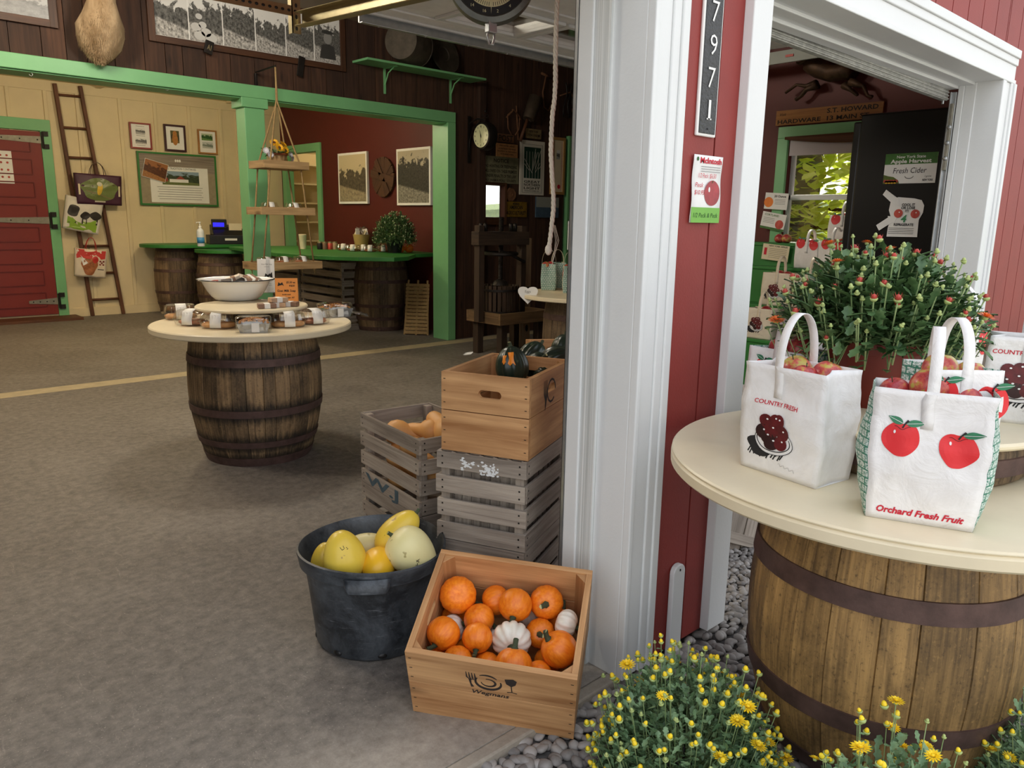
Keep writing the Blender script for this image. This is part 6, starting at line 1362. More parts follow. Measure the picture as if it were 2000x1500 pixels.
b.build('print', [M_greywood, M_paper, photo('farm_photo', '8fa6b8', '48583c', '232c1c', .70, 4, '5c6a3c', '7c8450'), paint('barn_print', '9c4432', .6), M_paper, M_ink, M_grey], t, fix=False)
p = PY(303, 333, YC - .03); pc = thing('loose_photo', 'tilted brown photograph pinned over the corner of the notice board', 'photograph', p); pc.rotation_euler = (0, .25, 0); b = MB(); b.box(-.165, .165, -.004, 0, -.13, .13); fr = Frame((0, -.0045, 0), (1, 0, 0), (0, 0, 1)); fr.n = V((0, -1, 0)); b.build('paper', M_paper, pc); b = MB(); b.rect(fr, -.16, .16, -.125, .125, .0005); b.build('picture', photo('sepia_field', 'a0683a', '6a3c1c', '42220e', .7, 4, '8c5428', 'b98852'), pc, fix=False)
b = None
ld = thing('ladder', 'tall tapered brown orchard ladder leaning on the cream wall', 'ladder', (0, 0, 0)); yb = YB - .55
def lp(px, py, k): return PY(px, py, yb + (YB - .04 - yb) * k)
LB, LT, RB, RT = PZ(181, 617, 0), lp(106, 163, 1), PZ(241, 613, 0), lp(156, 168, 1)
for a, c_, nm in ((LB, LT, 'rail'), (RB, RT, 'rail')): b = MB(); b.bar(a, c_, .045, .06, 0, .5, up=(0, 1, 0)); b.build(nm, M_ladder, ld, bevel=.008)
for k in (.10, .30, .47, .66, .84, .95) if False else [.115, .29, .47, .66, .76, .86]:
    pass
for py in (187, 247, 303, 475, 530, 584, 395): k = (617 - py) / 450.; a, c_ = LB.lerp(LT, k), RB.lerp(RT, k); b = MB(); b.tube([a, c_], .017, 8); b.build('rung', M_ladder, ld, smooth=True)
def tote(lb, px, py, w, h, rz, tilt, base, draw, hand_m, k_):
    p = LB.lerp(RT, k_); p = PY(px, py, LB.lerp(LT, (617 - py) / 450.).y - .09); t = thing('tote_bag', lb, 'bag', p, 0, 'bags hung on the ladder'); t.rotation_euler = (0, tilt, rz); b = MB()
    def fn(u, v_): x = w * (u - .5) * (1 - .05 * v_); z = -h * v_; return V((x, -.04 - .02 * sin(pi * u) * sin(pi * v_) + .012 * noise.noise(V((u * 5, v_ * 5, px))), z))
    b.grid(fn, 14, 12); b.grid(lambda u, v_: fn(u, v_) + V((0, .06 + .035 * sin(pi * u) * sin(pi * v_), 0)), 14, 12)
    for u in (0, 1): b.add([fn(u, i / 12) for i in range(13)] + [fn(u, i / 12) + V((0, .06, 0)) for i in range(13)], [(i, i + 1, 14 + i, 13 + i) for i in range(12)])
    b.add([fn(i / 14, 1) for i in range(15)] + [fn(i / 14, 1) + V((0, .06, 0)) for i in range(15)], [(i, i + 1, 16 + i, 15 + i) for i in range(14)])
    b.build('panels', base, t, smooth=radians(50), solid=.0015); b = MB()
    for yy in (-.035, .03): b.tube([(-w * .16, yy, -.03)] + [(-w * .16 * cos(pi * i / 8), yy * (1 - sin(pi * i / 8)), .16 * sin(pi * i / 8)) for i in range(9)] + [(w * .16, yy, -.03)], .011, 6, flat=.3)
    b.build('handles', hand_m, t, smooth=True); b = MB(); fr = lambda x, y, off: fn(x / w + .5, -y / h) + V((0, -off - .001, 0)); mats = draw(b, fr, w, h); b.build('printed_picture', mats, t, fix=False); return t
def d1(b, fr, w, h):
    b.fan(fr, (0, -h * .5), [(w * .40 * cos(a) * (1 + .1 * sin(5 * a)), -h * .5 + h * .38 * sin(a)) for a in [i * pi / 15 for i in range(30)]], .001, 0)
    b.fan(fr, (.0, -h * .45), [(.0 + .035 * cos(a) + .02 * sin(a), -h * .48 + .085 * sin(a)) for a in [i * pi / 10 for i in range(20)]], .003, 1); b.fan(fr, (.0, -h * .32), circ(.0, -h * .32, .035, .03, 14), .0035, 2); b.line(fr, [(-w * .3, -h * .55), (0, -h * .68), (w * .25, -h * .8)], .012, .0028, 3); b.line(fr, [(-w * .12, -h * .9), (w * .12, -h * .9)], .018, .003, 2)
    for s in (-1, 1): b.rect(fr, s * w * .44 - .012, s * w * .44 + .012, -h * .7, -h * .35, .002, 4)
    return [photo('bird_backdrop', '5a6a3a', '4a5a34', '2a3a24', .5, 4, '4c5c30', '8c9a5c'), paint('bird_yellow', 'd8b42c', .5, .2), paint('bird_pale', 'cfcdb8', .5), paint('twig', '8a7a5a', .6), M_table]
def d2(b, fr, w, h):
    b.fan(fr, (0, -h * .8), [(-w * .42, -h * .62), (w * .42, -h * .55), (w * .42, -h * .95), (-w * .42, -h * .97)], .001, 0)
    for (x, y, s) in ((-.12, -.42, 1.3), (.02, -.50, .9), (.14, -.45, 1.0)): b.fan(fr, (x * w / .42, y * h), [(x * w / .42 + .065 * s * cos(a) * (1 + .25 * sin(2 * a + x * 9)), y * h + .06 * s * sin(a)) for a in [i * pi / 9 for i in range(18)]], .002, 1); b.rect(fr, x * w / .42 - .04 * s, x * w / .42 - .02 * s, y * h - .13 * s, y * h, .002, 1); b.rect(fr, x * w / .42 + .02 * s, x * w / .42 + .04 * s, y * h - .12 * s, y * h, .002, 1)
    return [photo('pasture', '8fae3a', '6f9a2c', '4a7a20', .9, 6, '5c8a28', 'a8c84c'), paint('cow_black', '2c2622', .5, .3, 30)]
def d3(b, fr, w, h):
    b.fan(fr, (0, -h * .15), [(-w * .48, -h * .02), (w * .46, -h * .02), (w * .44, -h * .30), (0, -h * .42), (-w * .46, -h * .35)], .001, 0); b.fan(fr, (0, -h * .6), [(-.02 + .10 * cos(a) * (1 + .2 * sin(3 * a)), -h * .62 + .12 * sin(a)) for a in [i * pi / 12 for i in range(24)]], .002, 1); b.fan(fr, (.05, -h * .35), circ(.05, -h * .36, .04, .05, 14), .0025, 0); b.fan(fr, (-.09, -h * .4), [(-.15, -h * .2), (-.04, -h * .5), (-.10, -h * .6)], .0022, 2)
    for i in range(3):
        for j in range(3):
            if (i + j) % 2 == 0: b.rect(fr, w * .26 + .022 * i, w * .26 + .022 * (i + 1), -h * .55 + .022 * j, -h * .55 + .022 * (j + 1), .002, 3)
    b.line(fr, [(w * .22, -h * .7), (w * .42, -h * .7)], .01, .002, 4); return [paint('feed_red', 'c2322a', .5, .1), paint('hen_brown', 'a4643a', .6, .3, 40), M_paper, paint('feed_dark_red', '7c1a1a', .5), M_ink]
tote('purple tote bag with a yellow bird picture, highest on the ladder', 190, 341, .60, .40, .1, .03, paint('purple_bag', '472238', .5, .1), d1, paint('strap_taupe', '6a5a4c', .7), .6)
tote('white sack bag with cows on green grass, in the middle of the ladder', 165, 389, .46, .44, .05, .22, paint('sack_white', 'd9d4c8', .5, .1), d2, M_black, .5)
tote('red and white feed sack bag with a hen, lowest on the ladder', 177, 487, .40, .38, .0, .12, paint('sack_cream', 'dccfb8', .5, .1), d3, paint('feed_red', 'c2322a', .5, .1), .3)
# paper on the red door
p = PY(8, 325, YB - .065); pp = thing('price_sheet', 'white price sheet with rows of apple pictures on the red door', 'sign', p); b = MB(); b.box(-.22, .095, -.002, 0, -.21, .20); b.build('paper', M_paper, pp); fr = Frame((0, -.003, 0), (1, 0, 0), (0, 0, 1)); fr.n = V((0, -1, 0)); b = MB()
for i in range(4):
    for j in range(4): b.fan(fr, (-.17 + .07 * i, .14 - .09 * j), circ(-.17 + .07 * i, .14 - .09 * j, .014, None, 10), .001, 0)
    b.text(fr, ['Gala', 'Empire', 'Cortland', 'Fuji'][i], -.18, .10 - .09 * i, .016, None, .001, 1)
b.build('printed_apples', [MATS['bud_red'], M_ink], pp, fix=False)
# ================================================================ DARK PLANK WALL ON THE RIGHT: CLOCK, SIGNS, TOOLS
w2 = struct(MB().build('mirror_window', M_iron)); b = MB(); k = .035  # wall mirror built as a glazed opening; the lawn beyond replaces its reflection
b.box(W2X0 - k, W2X0, YG - .03, YG + .06, W2Z0 - .09, W2Z1 + k); b.box(W2X1, W2X1 + k, YG - .03, YG + .06, W2Z0 - .09, W2Z1 + k); b.box(W2X0, W2X1, YG - .03, YG + .06, W2Z1, W2Z1 + k); b.box(W2X0, W2X1, YG - .03, YG + .06, W2Z0 - .09, W2Z0)
b.build('window_frame', M_frame, w2, bevel=.003); b = MB(); b.box(W2X0, W2X1, YG + .03, YG + .034, W2Z0, W2Z1); b.build('pane', M_glass, w2)
ck = PX(937, 265, 5.90); ck = thing('station_clock', 'round black two faced station clock on an iron scroll bracket', 'clock', (5.92, ck.y, ck.z)); Rc = .128; dy = YG - ck.location.y
T = rot(0, 0, -pi / 2)
b = MB(T); b.lathe([(Rc, .005), (Rc + .018, .0), (Rc + .026, -.02), (Rc + .026, -.10), (Rc + .018, -.12), (Rc, -.125)], 48); b.build('case', M_iron, ck, smooth=radians(50))
for s, z in ((-1, -.122), (1, .002)):
    b = MB(T); b.lathe([(.001, z), (Rc, z)], 48); dial_ = b.build('dial', paint('clock_dial', 'dfe0b4', .4, .03, bump=0), ck)
fr = Frame((-.004, 0, 0), (0, -1, 0), (0, 0, 1)); fr.n = V((-1, 0, 0)); b = MB()
for k in range(12):
    a = pi / 2 - (k + 1) * pi / 6; b.text(fr, str(k + 1), Rc * .80 * cos(a), Rc * .80 * sin(a) - .009, .020, None, .0015, 0, 0, .02, 'C')
for a, L_, w_ in ((pi / 2 + .30, Rc * .5, .009), (-pi / 2 - .12, Rc * .62, .006)): b.line(fr, [(-.02 * cos(a), -.02 * sin(a)), (L_ * cos(a), L_ * sin(a))], [w_, .003], .003)
b.fan(fr, (0, 0), circ(0, 0, .008), .003); b.build('numerals_and_hands', M_ink, dial_, fix=False)
b = MB(); b.tube([(.06, dy, .15), (.06, dy * .5, .20), (.06, 0, .175), (.06, 0, Rc)], .010, 8); b.tube([(.06, dy, -.25), (.06, dy * .96, -.05), (.06, dy * .75, .10), (.06, dy * .3, .17)], .008, 8); b.box(.04, .08, dy - .012, dy, -.28, .24)
for s in (-1, 1): b.tube([(.06, s * .03 + .025 * cos(i * .7) - .0, .215 + .02 * sin(i * .7)) for i in range(9)], .004, 6)
b.ell((.06, 0, .27), .015, .015, .015, 10, 6); b.build('bracket', M_iron, ck, smooth=radians(50))
M_rust = paint('rusty_sign', '6e4a30', .8, .3, 20, bump=.4); M_tanm = paint('tan_sign', 'c4905f', .7, .2, 20); M_ol = paint('olive_tin', '77745a', .7, .3, 12); M_dkink = paint('faded_ink', '1e1a12', .8, bump=0)
plaque('dark rusty sign reading POST, right of the clock', 970, 1003, 262, 278, YG - .0, M_rust, [('POST', 0, -.35, .72, .85)], M_dkink)
plaque('small orange tan no trespassing card under the POST sign', 968, 1010, 281, 307, YG - .012, M_tanm, [('PRIVATE LAND', 0, .28, .11, .7), ('HUNTING FISHING', 0, .06, .10, .8), ('TRAPPING OR TRESPASSING', 0, -.14, .10, .9), ('IS FORBIDDEN', 0, -.34, .10, .6)], M_dkink)
plaque('olive tin NOTICE sign with five lines of faded lettering', 942, 1012, 306, 358, YG - .0, M_ol, [('NOTICE', 0, .28, .14, .42), ('NO HUNTING OR TRESPASSING', 0, .08, .11, .88), ('ALLOWED ON THESE PREMISES', 0, -.10, .11, .88), ('UNDER PENALTY OF THE LAW', 0, -.28, .11, .85), ('N.Y. FARM BUREAU   COUNTY', 0, -.44, .09, .85)], M_dkink)
plaque('brown dented licence plate shaped sign above the tall white sign', 1026, 1056, 252, 271, YG - .02, paint('brown_plate', '7c6a48', .6, .3, 20), [('NEW YORK', 0, .1, .25, .6), ('1934 FARM', 0, -.3, .3, .8)], M_dkink)
M_offw = paint('offwhite_sign', 'd5d0c2', .5, .05)
t, fr, w, h = plaque('tall off white metal sign with a dark panel of line drawn trees', 1014, 1062, 275, 381, YG - .0, M_offw, [('GREAT', 0, -.275, .045, .66), ('NORTHERN', 0, -.335, .050, .66), ('LIGHT', 0, -.395, .045, .66), ('HUDSON RIVER CO.', 0, -.435, .022, .6)], M_dkink)
b = MB(); b.rect(fr, -w * .34, w * .34, -h * .19, h * .38, .001, 0); b.line(fr, [(-w * .40, -h * .455), (w * .40, -h * .455), (w * .40, h * .43), (-w * .40, h * .43)], .006, .001, 0, closed=True)
for x in (-.24, -.12, 0, .12, .24): b.line(fr, [(x * w, -h * .19), (x * w, h * .30)], .006, .002, 1)
for (x0, y0, x1, y1) in ((-.12, .0, -.32, .16), (-.12, -.05, -.32, .07), (0, -.05, .2, .3), (0, .0, .12, .36), (.12, -.02, .33, .33), (.24, -.02, .33, .04), (0, -.1, -.12, .0), (.12, -.08, .3, .1)): b.line(fr, [(x0 * w, y0 * h), (x1 * w, y1 * h)], .007, .002, 1)
b.build('tree_panel', [paint('dark_teal', '16362c', .5), M_offw], t, fix=False)
t, fr, w, h = plaque('brass coloured embossed sign low on the plank wall, right of the mirror window', 985, 1028, 394, 424, YG - .0, paint('brass_sign', 'b8903c', .3, .3, 14, .7, bump=.5), [('MEMBER', 0, .30, .12, .3), ('AMERICAN', 0, .02, .24, .6), ('AGRICULTURIST', 0, -.34, .24, .88)], M_dkink)
a, c_ = PY(1074, 320, YG)[0], PY(1101, 320, YG)[0]; z1, z0 = PY(1085, 268, YG)[2], PY(1085, 380, YG)[2]
t, fr, w, h = fpic('tan framed certificate with a red seal beside the green doorway', a, c_, z0, z1, YG, paint('tan_frame', 'a8824c', .5), None, .035, .03); b = MB(); b.rect(fr, -w * .34, w * .34, -h * .45, h * .45, .001, 0); b.line(fr, [(-w * .28, -h * .42), (w * .28, -h * .42), (w * .28, h * .42), (-w * .28, h * .42)], .005, .002, 1, closed=True); b.rect(fr, -w * .1, w * .14, h * .12, h * .28, .002, 2); b.fan(fr, (.03, -h * .36), circ(.03, -h * .36, .028), .003, 1); b.build('print', [M_table, M_redink, bw[3]], t, fix=False)
a, c_ = PY(1045, 405, YG)[0], PY(1089, 405, YG)[0]; z1, z0 = PY(1065, 385, YG)[2], PY(1065, 425, YG)[2]
t, fr, w, h = fpic('small unframed seascape painting, pale sky over blue grey water', a, c_, z0, z1, YG, M_frame, None, 0, .02, mat_m=paint('sea_blue', '43586a', .6, .2, 20)); b = MB(); b.rect(fr, -w / 2, w / 2, 0.0, h / 2, .001); b.build('painted_sky', paint('sea_sky', '95988e', .6, .05), t, fix=False)
p = PY(1000, 380, YG - .03); o = thing('iron_medallion', 'small round brown cast medallion between the mirror window and the white sign', 'wall decoration', (p.x, YG, p.z)); b = MB(); b.lathe([(.001, .02), (.02, .03), (.05, .018), (.075, .024), (.085, .012), (.085, 0), (.001, 0)], 24, 0, .5, rot(0, pi / 2), ribs=8, amp=.08); b.build('disc', M_rust, o, smooth=radians(40)); b = MB(); b.tube([(0, -.008, .085), (0, -.004, .16)], .005, 5); b.build('hanging_wire', M_iron, o)
# tools on the wall
sc = thing('hand_scoop', 'old tin sugar scoop with a wooden handle high on the plank wall', 'tool', (PY(1030, 215, YG)[0], YG, PY(1030, 215, YG)[2])); b = MB(rot(0, 0, .45) @ rot(0, 0, 0)); b.T = rot(0, 0, -.42)
b.lathe([(.001, -.13), (.07, -.13), (.085, .16)], 24, 0, .5, rot(0, 0, .42) @ TR(0, -.075, 0), ang=(.1, pi * 1.9)); b.build('scoop', paint('tin_scoop', '65584a', .5, .2, 10, .5), sc, smooth=radians(40), solid=.003); b = MB(); b.tube([(-.055, -.06, -.12), (-.16, -.05, -.38)], [.018, .022], 10); b.build('handle', M_ladder, sc, smooth=True)
ax = thing('ice_tongs', 'thin iron tongs with crossed arms hanging left of the tin scoop', 'tool', (PY(1000, 235, YG)[0], YG, PY(1000, 235, YG)[2]))
for s in (-1, 1): b = MB(); b.tube([(s * -.12, -.03, .02), (0, -.03, .12), (s * .10, -.03, .05), (s * .09, -.03, -.1), (s * .03, -.03, -.17)], .008, 6); b.build('arm', M_rust, ax, smooth=True)
b = MB(); b.tube([(.05, -.02, .17), (.09, -.02, -.22)], .008, 6); b.tube([(0, -.0, .12), (0, -.03, .12)], .01, 6); b.build('pin', M_rust, ax)
yk = thing('hay_hook', 'dark hay hook with a bent handle beside the hanging rope', 'tool', (PY(1062, 190, YG)[0], YG, PY(1062, 190, YG)[2])); b = MB(); b.tube([(0, -.03, .25), (-.05, -.03, .05), (-.02, -.03, -.12), (.06, -.03, -.16), (.1, -.03, -.08)], .010, 6); b.tube([(-.08, -.03, .27), (.08, -.03, .24)], .016, 8); b.build('hook', M_rust, yk, smooth=True)
hc = thing('horse_harness', 'dark leather and iron harness pieces at the right of the plank wall', 'harness', (PY(1115, 200, YG)[0], YG, PY(1115, 200, YG)[2]))
for k in range(4): b = MB(); b.tube([(-.15 + .08 * k + .03 * sin(i * .8 + k), -.04, .22 - .06 * i) for i in range(8)], .012, 6); b.build('strap', M_iron, hc, smooth=True)
b = MB(); b.tube([(-.25, -.04, .05), (-.05, -.04, .12), (.02, -.04, .0)], .009, 6); b.ell((.03, -.05, -.10), .05, .04, .05, 12, 8); b.build('bit', M_rust, hc, smooth=True)
jb = thing('conduit_light', 'grey conduit with a small junction box high on the plank wall', 'light fitting', (PY(1030, 103, YG - .05)[0], YG, PY(1030, 103, YG - .05)[2])); b = MB(); b.tube([(-.30, -.05, .01), (-.08, -.05, 0)], .020, 10); b.tube([(-.30, -.05, .01), (-.30, 0, .01)], .020, 10); b.build('conduit', M_steel, jb, smooth=radians(40)); b = MB(); b.box(-.08, .09, -.10, -.004, -.04, .045); b.build('junction_box', paint('grey_box', '6e6c66', .5, .1), jb, bevel=.012)
# ================================================================ CIDER PRESS
n_, l_, r_ = PZ(977, 614, .47), PZ(911, 603, .47), PZ(1075, 605, .47); X0, Y0 = n_.x, n_.y; DX = PY(1075, 604, Y0).x - X0; DY = PX(911, 603, X0).y - Y0
DX = min(max(DX, .7), 1.1); DY = min(max(DY, .5), 7.05 - Y0)
cp = thing('cider_press', 'old dark wooden cider press with slatted tub, tray and iron screw', 'cider press', (X0, Y0, 0)); M_press = wood('press_wood', '1d140d', '4e3a28', 50, 2, .8, .3)
b = MB(); 
for a in ((0, DX, 0, .03), (0, DX, DY - .03, DY)): b.box(a[0], a[1], a[2], a[3], .37, .47)
for a in ((0, .03, .03, DY - .03), (DX - .03, DX, .03, DY - .03)): b.box(a[0], a[1], a[2], a[3], .37, .47)
b.box(0, DX, 0, DY, .35, .37); b.build('tray', wood('tray_wood', '4c3a26', '8a6c48', 50, 2, .8, .3), cp, bevel=.003)
for x in (.06, DX - .14):
    for y in (.04, DY - .12): b = MB(); b.box(x, x + .08, y, y + .08, 0, .35); b.build('leg', M_press, cp, bevel=.004)
cx, cy = DX * .33, DY * .5
b = MB()
for k in range(24): a = 2 * pi * k / 24; b.box(-.018, .018, -.008, .008, .38, .74, 0, None, TR(cx + .19 * cos(a), cy + .19 * sin(a), 0) @ rot(a + pi / 2))
b.build('slatted_tub', M_press, cp); 
for z in (.45, .68): b = MB(); b.lathe([(.199, z), (.206, z), (.206, z + .025), (.199, z + .025)], 40, 0, .5, TR(cx, cy, 0)); b.build('tub_hoop', M_iron, cp, smooth=radians(40))
for s in (-1, 1): b = MB(); b.box(cx + s * .30 - .035, cx + s * .30 + .035, cy - .04, cy + .04, .37, 1.36); b.build('upright', M_press, cp, bevel=.004)
b = MB(); b.box(cx - .36, cx + .36, cy - .06, cy + .06, 1.16, 1.30); b.build('cross_beam', M_press, cp, bevel=.005)
b = MB(); b.lathe([(.022 + .005 * (i % 2), .80 + i * .008) for i in range(82)], 12, 0, .5, TR(cx, cy, 0)); b.lathe([(.001, .74), (.09, .74), (.07, .78), (.03, .80), (.001, .80)], 20, 0, .5, TR(cx, cy, 0)); b.build('screw', M_iron, cp, smooth=radians(40))
b = MB(); b.lathe([(.17, 1.05), (.185, 1.06), (.185, 1.08), (.17, 1.09)], 32, 0, .5, TR(cx, cy, 0)); b.box(cx - .17, cx + .17, cy - .012, cy + .012, 1.06, 1.08); b.box(cx - .012, cx + .012, cy - .17, cy + .17, 1.06, 1.08); b.tube([(cx - .02, cy, 1.1), (cx + .1, cy - .05, 1.06), (cx + .26, cy - .1, .98)], .016, 8); b.build('hand_wheel', M_iron, cp, smooth=radians(50))
for x in (-.28, -.22, .14, .20): b = MB(); b.tube([(cx + x, cy, 1.30), (cx + x, cy, 1.37), (cx + x + .0, cy, 1.385)], [.022, .022, .012], 10); b.build('bolt', M_iron, cp, smooth=True)
# timber post in front of the press
a = PZ(1027, 678, 0); ps = thing('timber_post', 'short square weathered timber post standing in front of the cider press', 'post', (a.x, a.y + .05, 0), .0); hp_ = PY(1030, 465, a.y)[2]; b = MB(); b.box(-.055, .055, -.055, .055, 0, hp_); b.build('post', wood('post_wood', '75604a', 'b89a76', 50, 2, .8, .2), ps, bevel=.006); b = MB(); b.box(-.062, .062, -.062, .062, hp_ * .50, hp_ * .56); b.build('collar', M_press, ps); b = MB(); b.ell((.0, -.056, .22), .022, .008, .04, 12, 8); b.build('knot_hole', M_black, ps)
# ================================================================ TABLE AT THE RIGHT BEHIND THE WHITE CASING
RT_ = V((5.14, 4.58, 0)); rt2 = barrel('barrel_table', 'barrel table deep in the shop, partly behind the white casing, with weave print bags', 'table', RT_, .755, .28, .32, .35, .40, M_barrelA, [(.60, .05), (.30, .05), (.03, .05), (.14, .04)], n=24); round_top(rt2, .56, .755, .79)
rz0 = atan2(-.66, -.75); M_or2 = MATS['pumpkin_orange']
def bag2(lb, px, py, seed, **k): p = PZ(px, py, .79); c_ = p + V((.66 * 0 + .75 * .085, .66 * .085, 0)); return bag(lb, (c_.x, c_.y, .791), rz0 + .05, .17, .13, .24, 'apple', seed, mat=M_bagtan, handle=.13, group='bags on the deep barrel table', text=False, **k), c_
t1, c1 = bag2('tan apple bag with a green weave side at the left edge of the deep table', 1070, 567, 41); t2, c2 = bag2('tan apple bag with a green weave side next to the white casing', 1113, 573, 42)
bag('tan apple bag standing between and behind the two weave sided ones', (c1.x + .22, c1.y + .10, .791), rz0 + .3, .17, .12, .24, 'apple', 43, mat=M_bagtan, handle=.12, group='bags on the deep barrel table', text=False)
bag('tan apple bag at the back of the deep table by the casing', (c2.x + .32, c2.y + .20, .791), rz0 + .2, .17, .12, .26, 'apple', 44, mat=M_bagtan, handle=.12, group='bags on the deep barrel table', text=False)
apple((c1.x - .04, c1.y, 1.015), .038, 'yellow orange fruit showing in the bag at the left edge of the deep table'); apple((c1.x + .04, c1.y + .02, 1.015), .038, 'second fruit in the bag at the left edge of the deep table'); apple((c2.x - .02, c2.y + .02, 1.01), .038, 'fruit showing in the bag next to the white casing')
p = PZ(1031, 575, .79); ht = thing('heart_tag', 'white heart shaped price tag hung on the edge of the deep table', 'tag', (p.x - .03, p.y - .05, .80), rz0 + pi / 2 + .4); 
v_ = V((-p.x, -p.y, 0)).normalized(); ht.rotation_euler = (0, 0, atan2(v_.y, v_.x) + pi / 2); ht.location = (p.x + v_.x * .05, p.y + v_.y * .05, .80)
H_ = [(.075 * 1.0 * sin(a) ** 3 * 1.15, .065 * (cos(a) * 1.05 - .35 * cos(2 * a) - .12 * cos(3 * a)) * 1.1) for a in [i * pi / 20 for i in range(40)]]
b = MB(); n = len(H_); b.add([(x, 0, z) for x, z in H_] + [(x, .004, z) for x, z in H_], [tuple(range(n)), tuple(range(n, 2 * n))] + [(i, (i + 1) % n, n + (i + 1) % n, n + i) for i in range(n)]); b.build('card', M_paper, ht); fr = Frame((0, 0, 0), (1, 0, 0), (0, 0, 1)); fr.n = V((0, -1, 0)); b = MB(); b.text(fr, 'Eggs', 0, .01, .022, None, .001, 0, 0, 0, 'C'); b.build('lettering', M_grey, ht, fix=False)
p = PY(1120, 460, 4.55); pcd = thing('price_card', 'white handwritten price card on a wire above the deep table', 'sign', (p.x, 4.55, p.z - .12), -.7); b = MB(); b.box(-.05, .06, -.002, 0, 0, .24); b.build('card', M_paper, pcd); b = MB(); b.tube([(0, .004, .79 - pcd.location.z), (0, .004, .1)], .004, 6); b.build('wire', M_steel, pcd)
fr = Frame((0, -.002, 0), (1, 0, 0), (0, 0, 1)); fr.n = V((0, -1, 0)); b = MB(); b.text(fr, 'Apples', 0, .205, .020, .09, .001, 0, 0, .02, 'C'); b.text(fr, 'Honey', -.04, .15, .030, .09, .001, 1, .2); b.text(fr, 'Crisp', -.04, .09, .028, .08, .001, 1, .2); b.text(fr, '$8', -.03, .03, .028, None, .001, 1, .2); b.build('lettering', [M_redink, paint('blue_ink', '2b3f9c', .6, bump=0)], pcd, fix=False)
# ================================================================ ROPE, DIAL SCALE, OVERHEAD DOOR
rp = thing('pull_rope', 'thick pale twisted pull rope hanging inside the left doorway', 'rope', (0, 0, 0)); YR = 1.80
ctl = [(1092, -60), (1088, 0), (1086, 60), (1085, 110), (1085, 160), (1083, 195), (1079, 225), (1077, 260), (1076, 300), (1078, 340), (1081, 385), (1081, 410), (1077, 445), (1073, 480), (1071, 494)]
pth = []
for i in range(len(ctl) - 1):
    for k in range(8): f = k / 8; pth.append(PY(ctl[i][0] * (1 - f) + ctl[i + 1][0] * f, ctl[i][1] * (1 - f) + ctl[i + 1][1] * f, YR))
pth.append(PY(*ctl[-1], YR)); b = MB(); L = 0; N = []
strands = [[], [], []]
fine = []
for i in range(len(pth) - 1):
    for k in range(3): fine.append(pth[i].lerp(pth[i + 1], k / 3))
for i, p in enumerate(fine):
    if i: L += (fine[i] - fine[i - 1]).length
    for s in range(3): a = L * 2 * pi / .050 + s * 2 * pi / 3; strands[s].append(p + V((cos(a), sin(a), 0)) * .0034)
for s in strands: b.tube(s, .0046, 6, 0, .5)
b.build('strands', paint('pale_rope', 'e2d9c6', .85, .08, 90, bump=.4), rp, smooth=True); e = pth[-1]; b = MB(); b.ell((e.x, e.y, e.z + .01), .012, .012, .018, 12, 8); b.build('knot', MATS['pale_rope'], rp, smooth=True)
b = MB(); q = PY(1081, 440, YR + .02)
for k in range(3): b.tube([q + V((.004 * k, 0, 0)), q + V((.012 + .008 * k, .0, -.05)), q + V((.006 - .006 * k, 0, -.10 - .02 * k))], .0012, 4)
b.build('frayed_fibres', MATS['pale_rope'], rp)
sc_ = PY(960, -48, 2.1); ds = thing('dial_scale', 'grey round hanging dial scale at the top of the picture', 'scale', sc_); rs = .150
T = V((-sc_.x, -sc_.y, -.25)).to_track_quat('Z', 'Y').to_matrix().to_4x4(); M_hamm = paint('hammered_grey', '6d706c', .35, .15, 30, .5, bump=.3)
b = MB(T); b.lathe([(.001, -.06), (rs * .9, -.06), (rs, -.045), (rs, .02), (rs * .985, .03), (rs * .87, .035), (rs * .84, .028)], 72); b.build('case', M_hamm, ds, smooth=radians(35)); b = MB(T); b.lathe([(.001, .020), (rs * .85, .020)], 64); b.build('dial', paint('scale_dial', 'd8d2a4', .4, bump=0), ds)
fr = Frame((0, 0, 0), (1, 0, 0), (0, 1, 0)); fr.o = T @ V((0, 0, .021)); xv = V((0, 0, 1)).cross(T.to_3x3() @ V((0, 0, 1))).normalized(); fr.x = xv; fr.n = (T.to_3x3() @ V((0, 0, 1))); fr.y = fr.n.cross(xv)
b = MB(); ri, ro = rs * .66, rs * .84; nn_ = 60; b.add([fr(ri * cos(2 * pi * i / nn_), ri * sin(2 * pi * i / nn_), .0008) for i in range(nn_)] + [fr(ro * cos(2 * pi * i / nn_), ro * sin(2 * pi * i / nn_), .0008) for i in range(nn_)], [(i, (i + 1) % nn_, nn_ + (i + 1) % nn_, nn_ + i) for i in range(nn_)], None, 0)
for k in range(80): a = 2 * pi * k / 80; L0 = .56 if k % 5 else .48; b.line(fr, [(rs * L0 * cos(a), rs * L0 * sin(a)), (rs * .64 * cos(a), rs * .64 * sin(a))], .0016, .001, 0)
for k in range(16): a = -pi / 2 + 2 * pi * (k + .5) / 16; b.text(fr, ['2', '4', '6', '8', '10', '12', '14', '16'][k % 8], rs * .75 * cos(a), rs * .75 * sin(a) - .005, .010, None, .0016, 1, align='C')
b.flat(fr, [(-.006, 0), (.006, 0), (0, -rs * .8)], .003, 1); b.build('scale_marks', [M_ink, paint('scale_dial2', 'd8d2a4', .4, bump=0)], ds, fix=False)
b = MB(); b.box(-.018, .018, -.012, .012, -rs - .03, -rs + .012); b.build('clip_plate', M_steel, ds, bevel=.003); b = MB(); b.tube([(-.012, 0, -rs - .02), (-.016, 0, -rs - .045), (-.008, 0, -rs - .065), (.008, 0, -rs - .065), (.016, 0, -rs - .045), (.012, 0, -rs - .02)], .004, 8); b.build('hook', M_steel, ds, smooth=True)
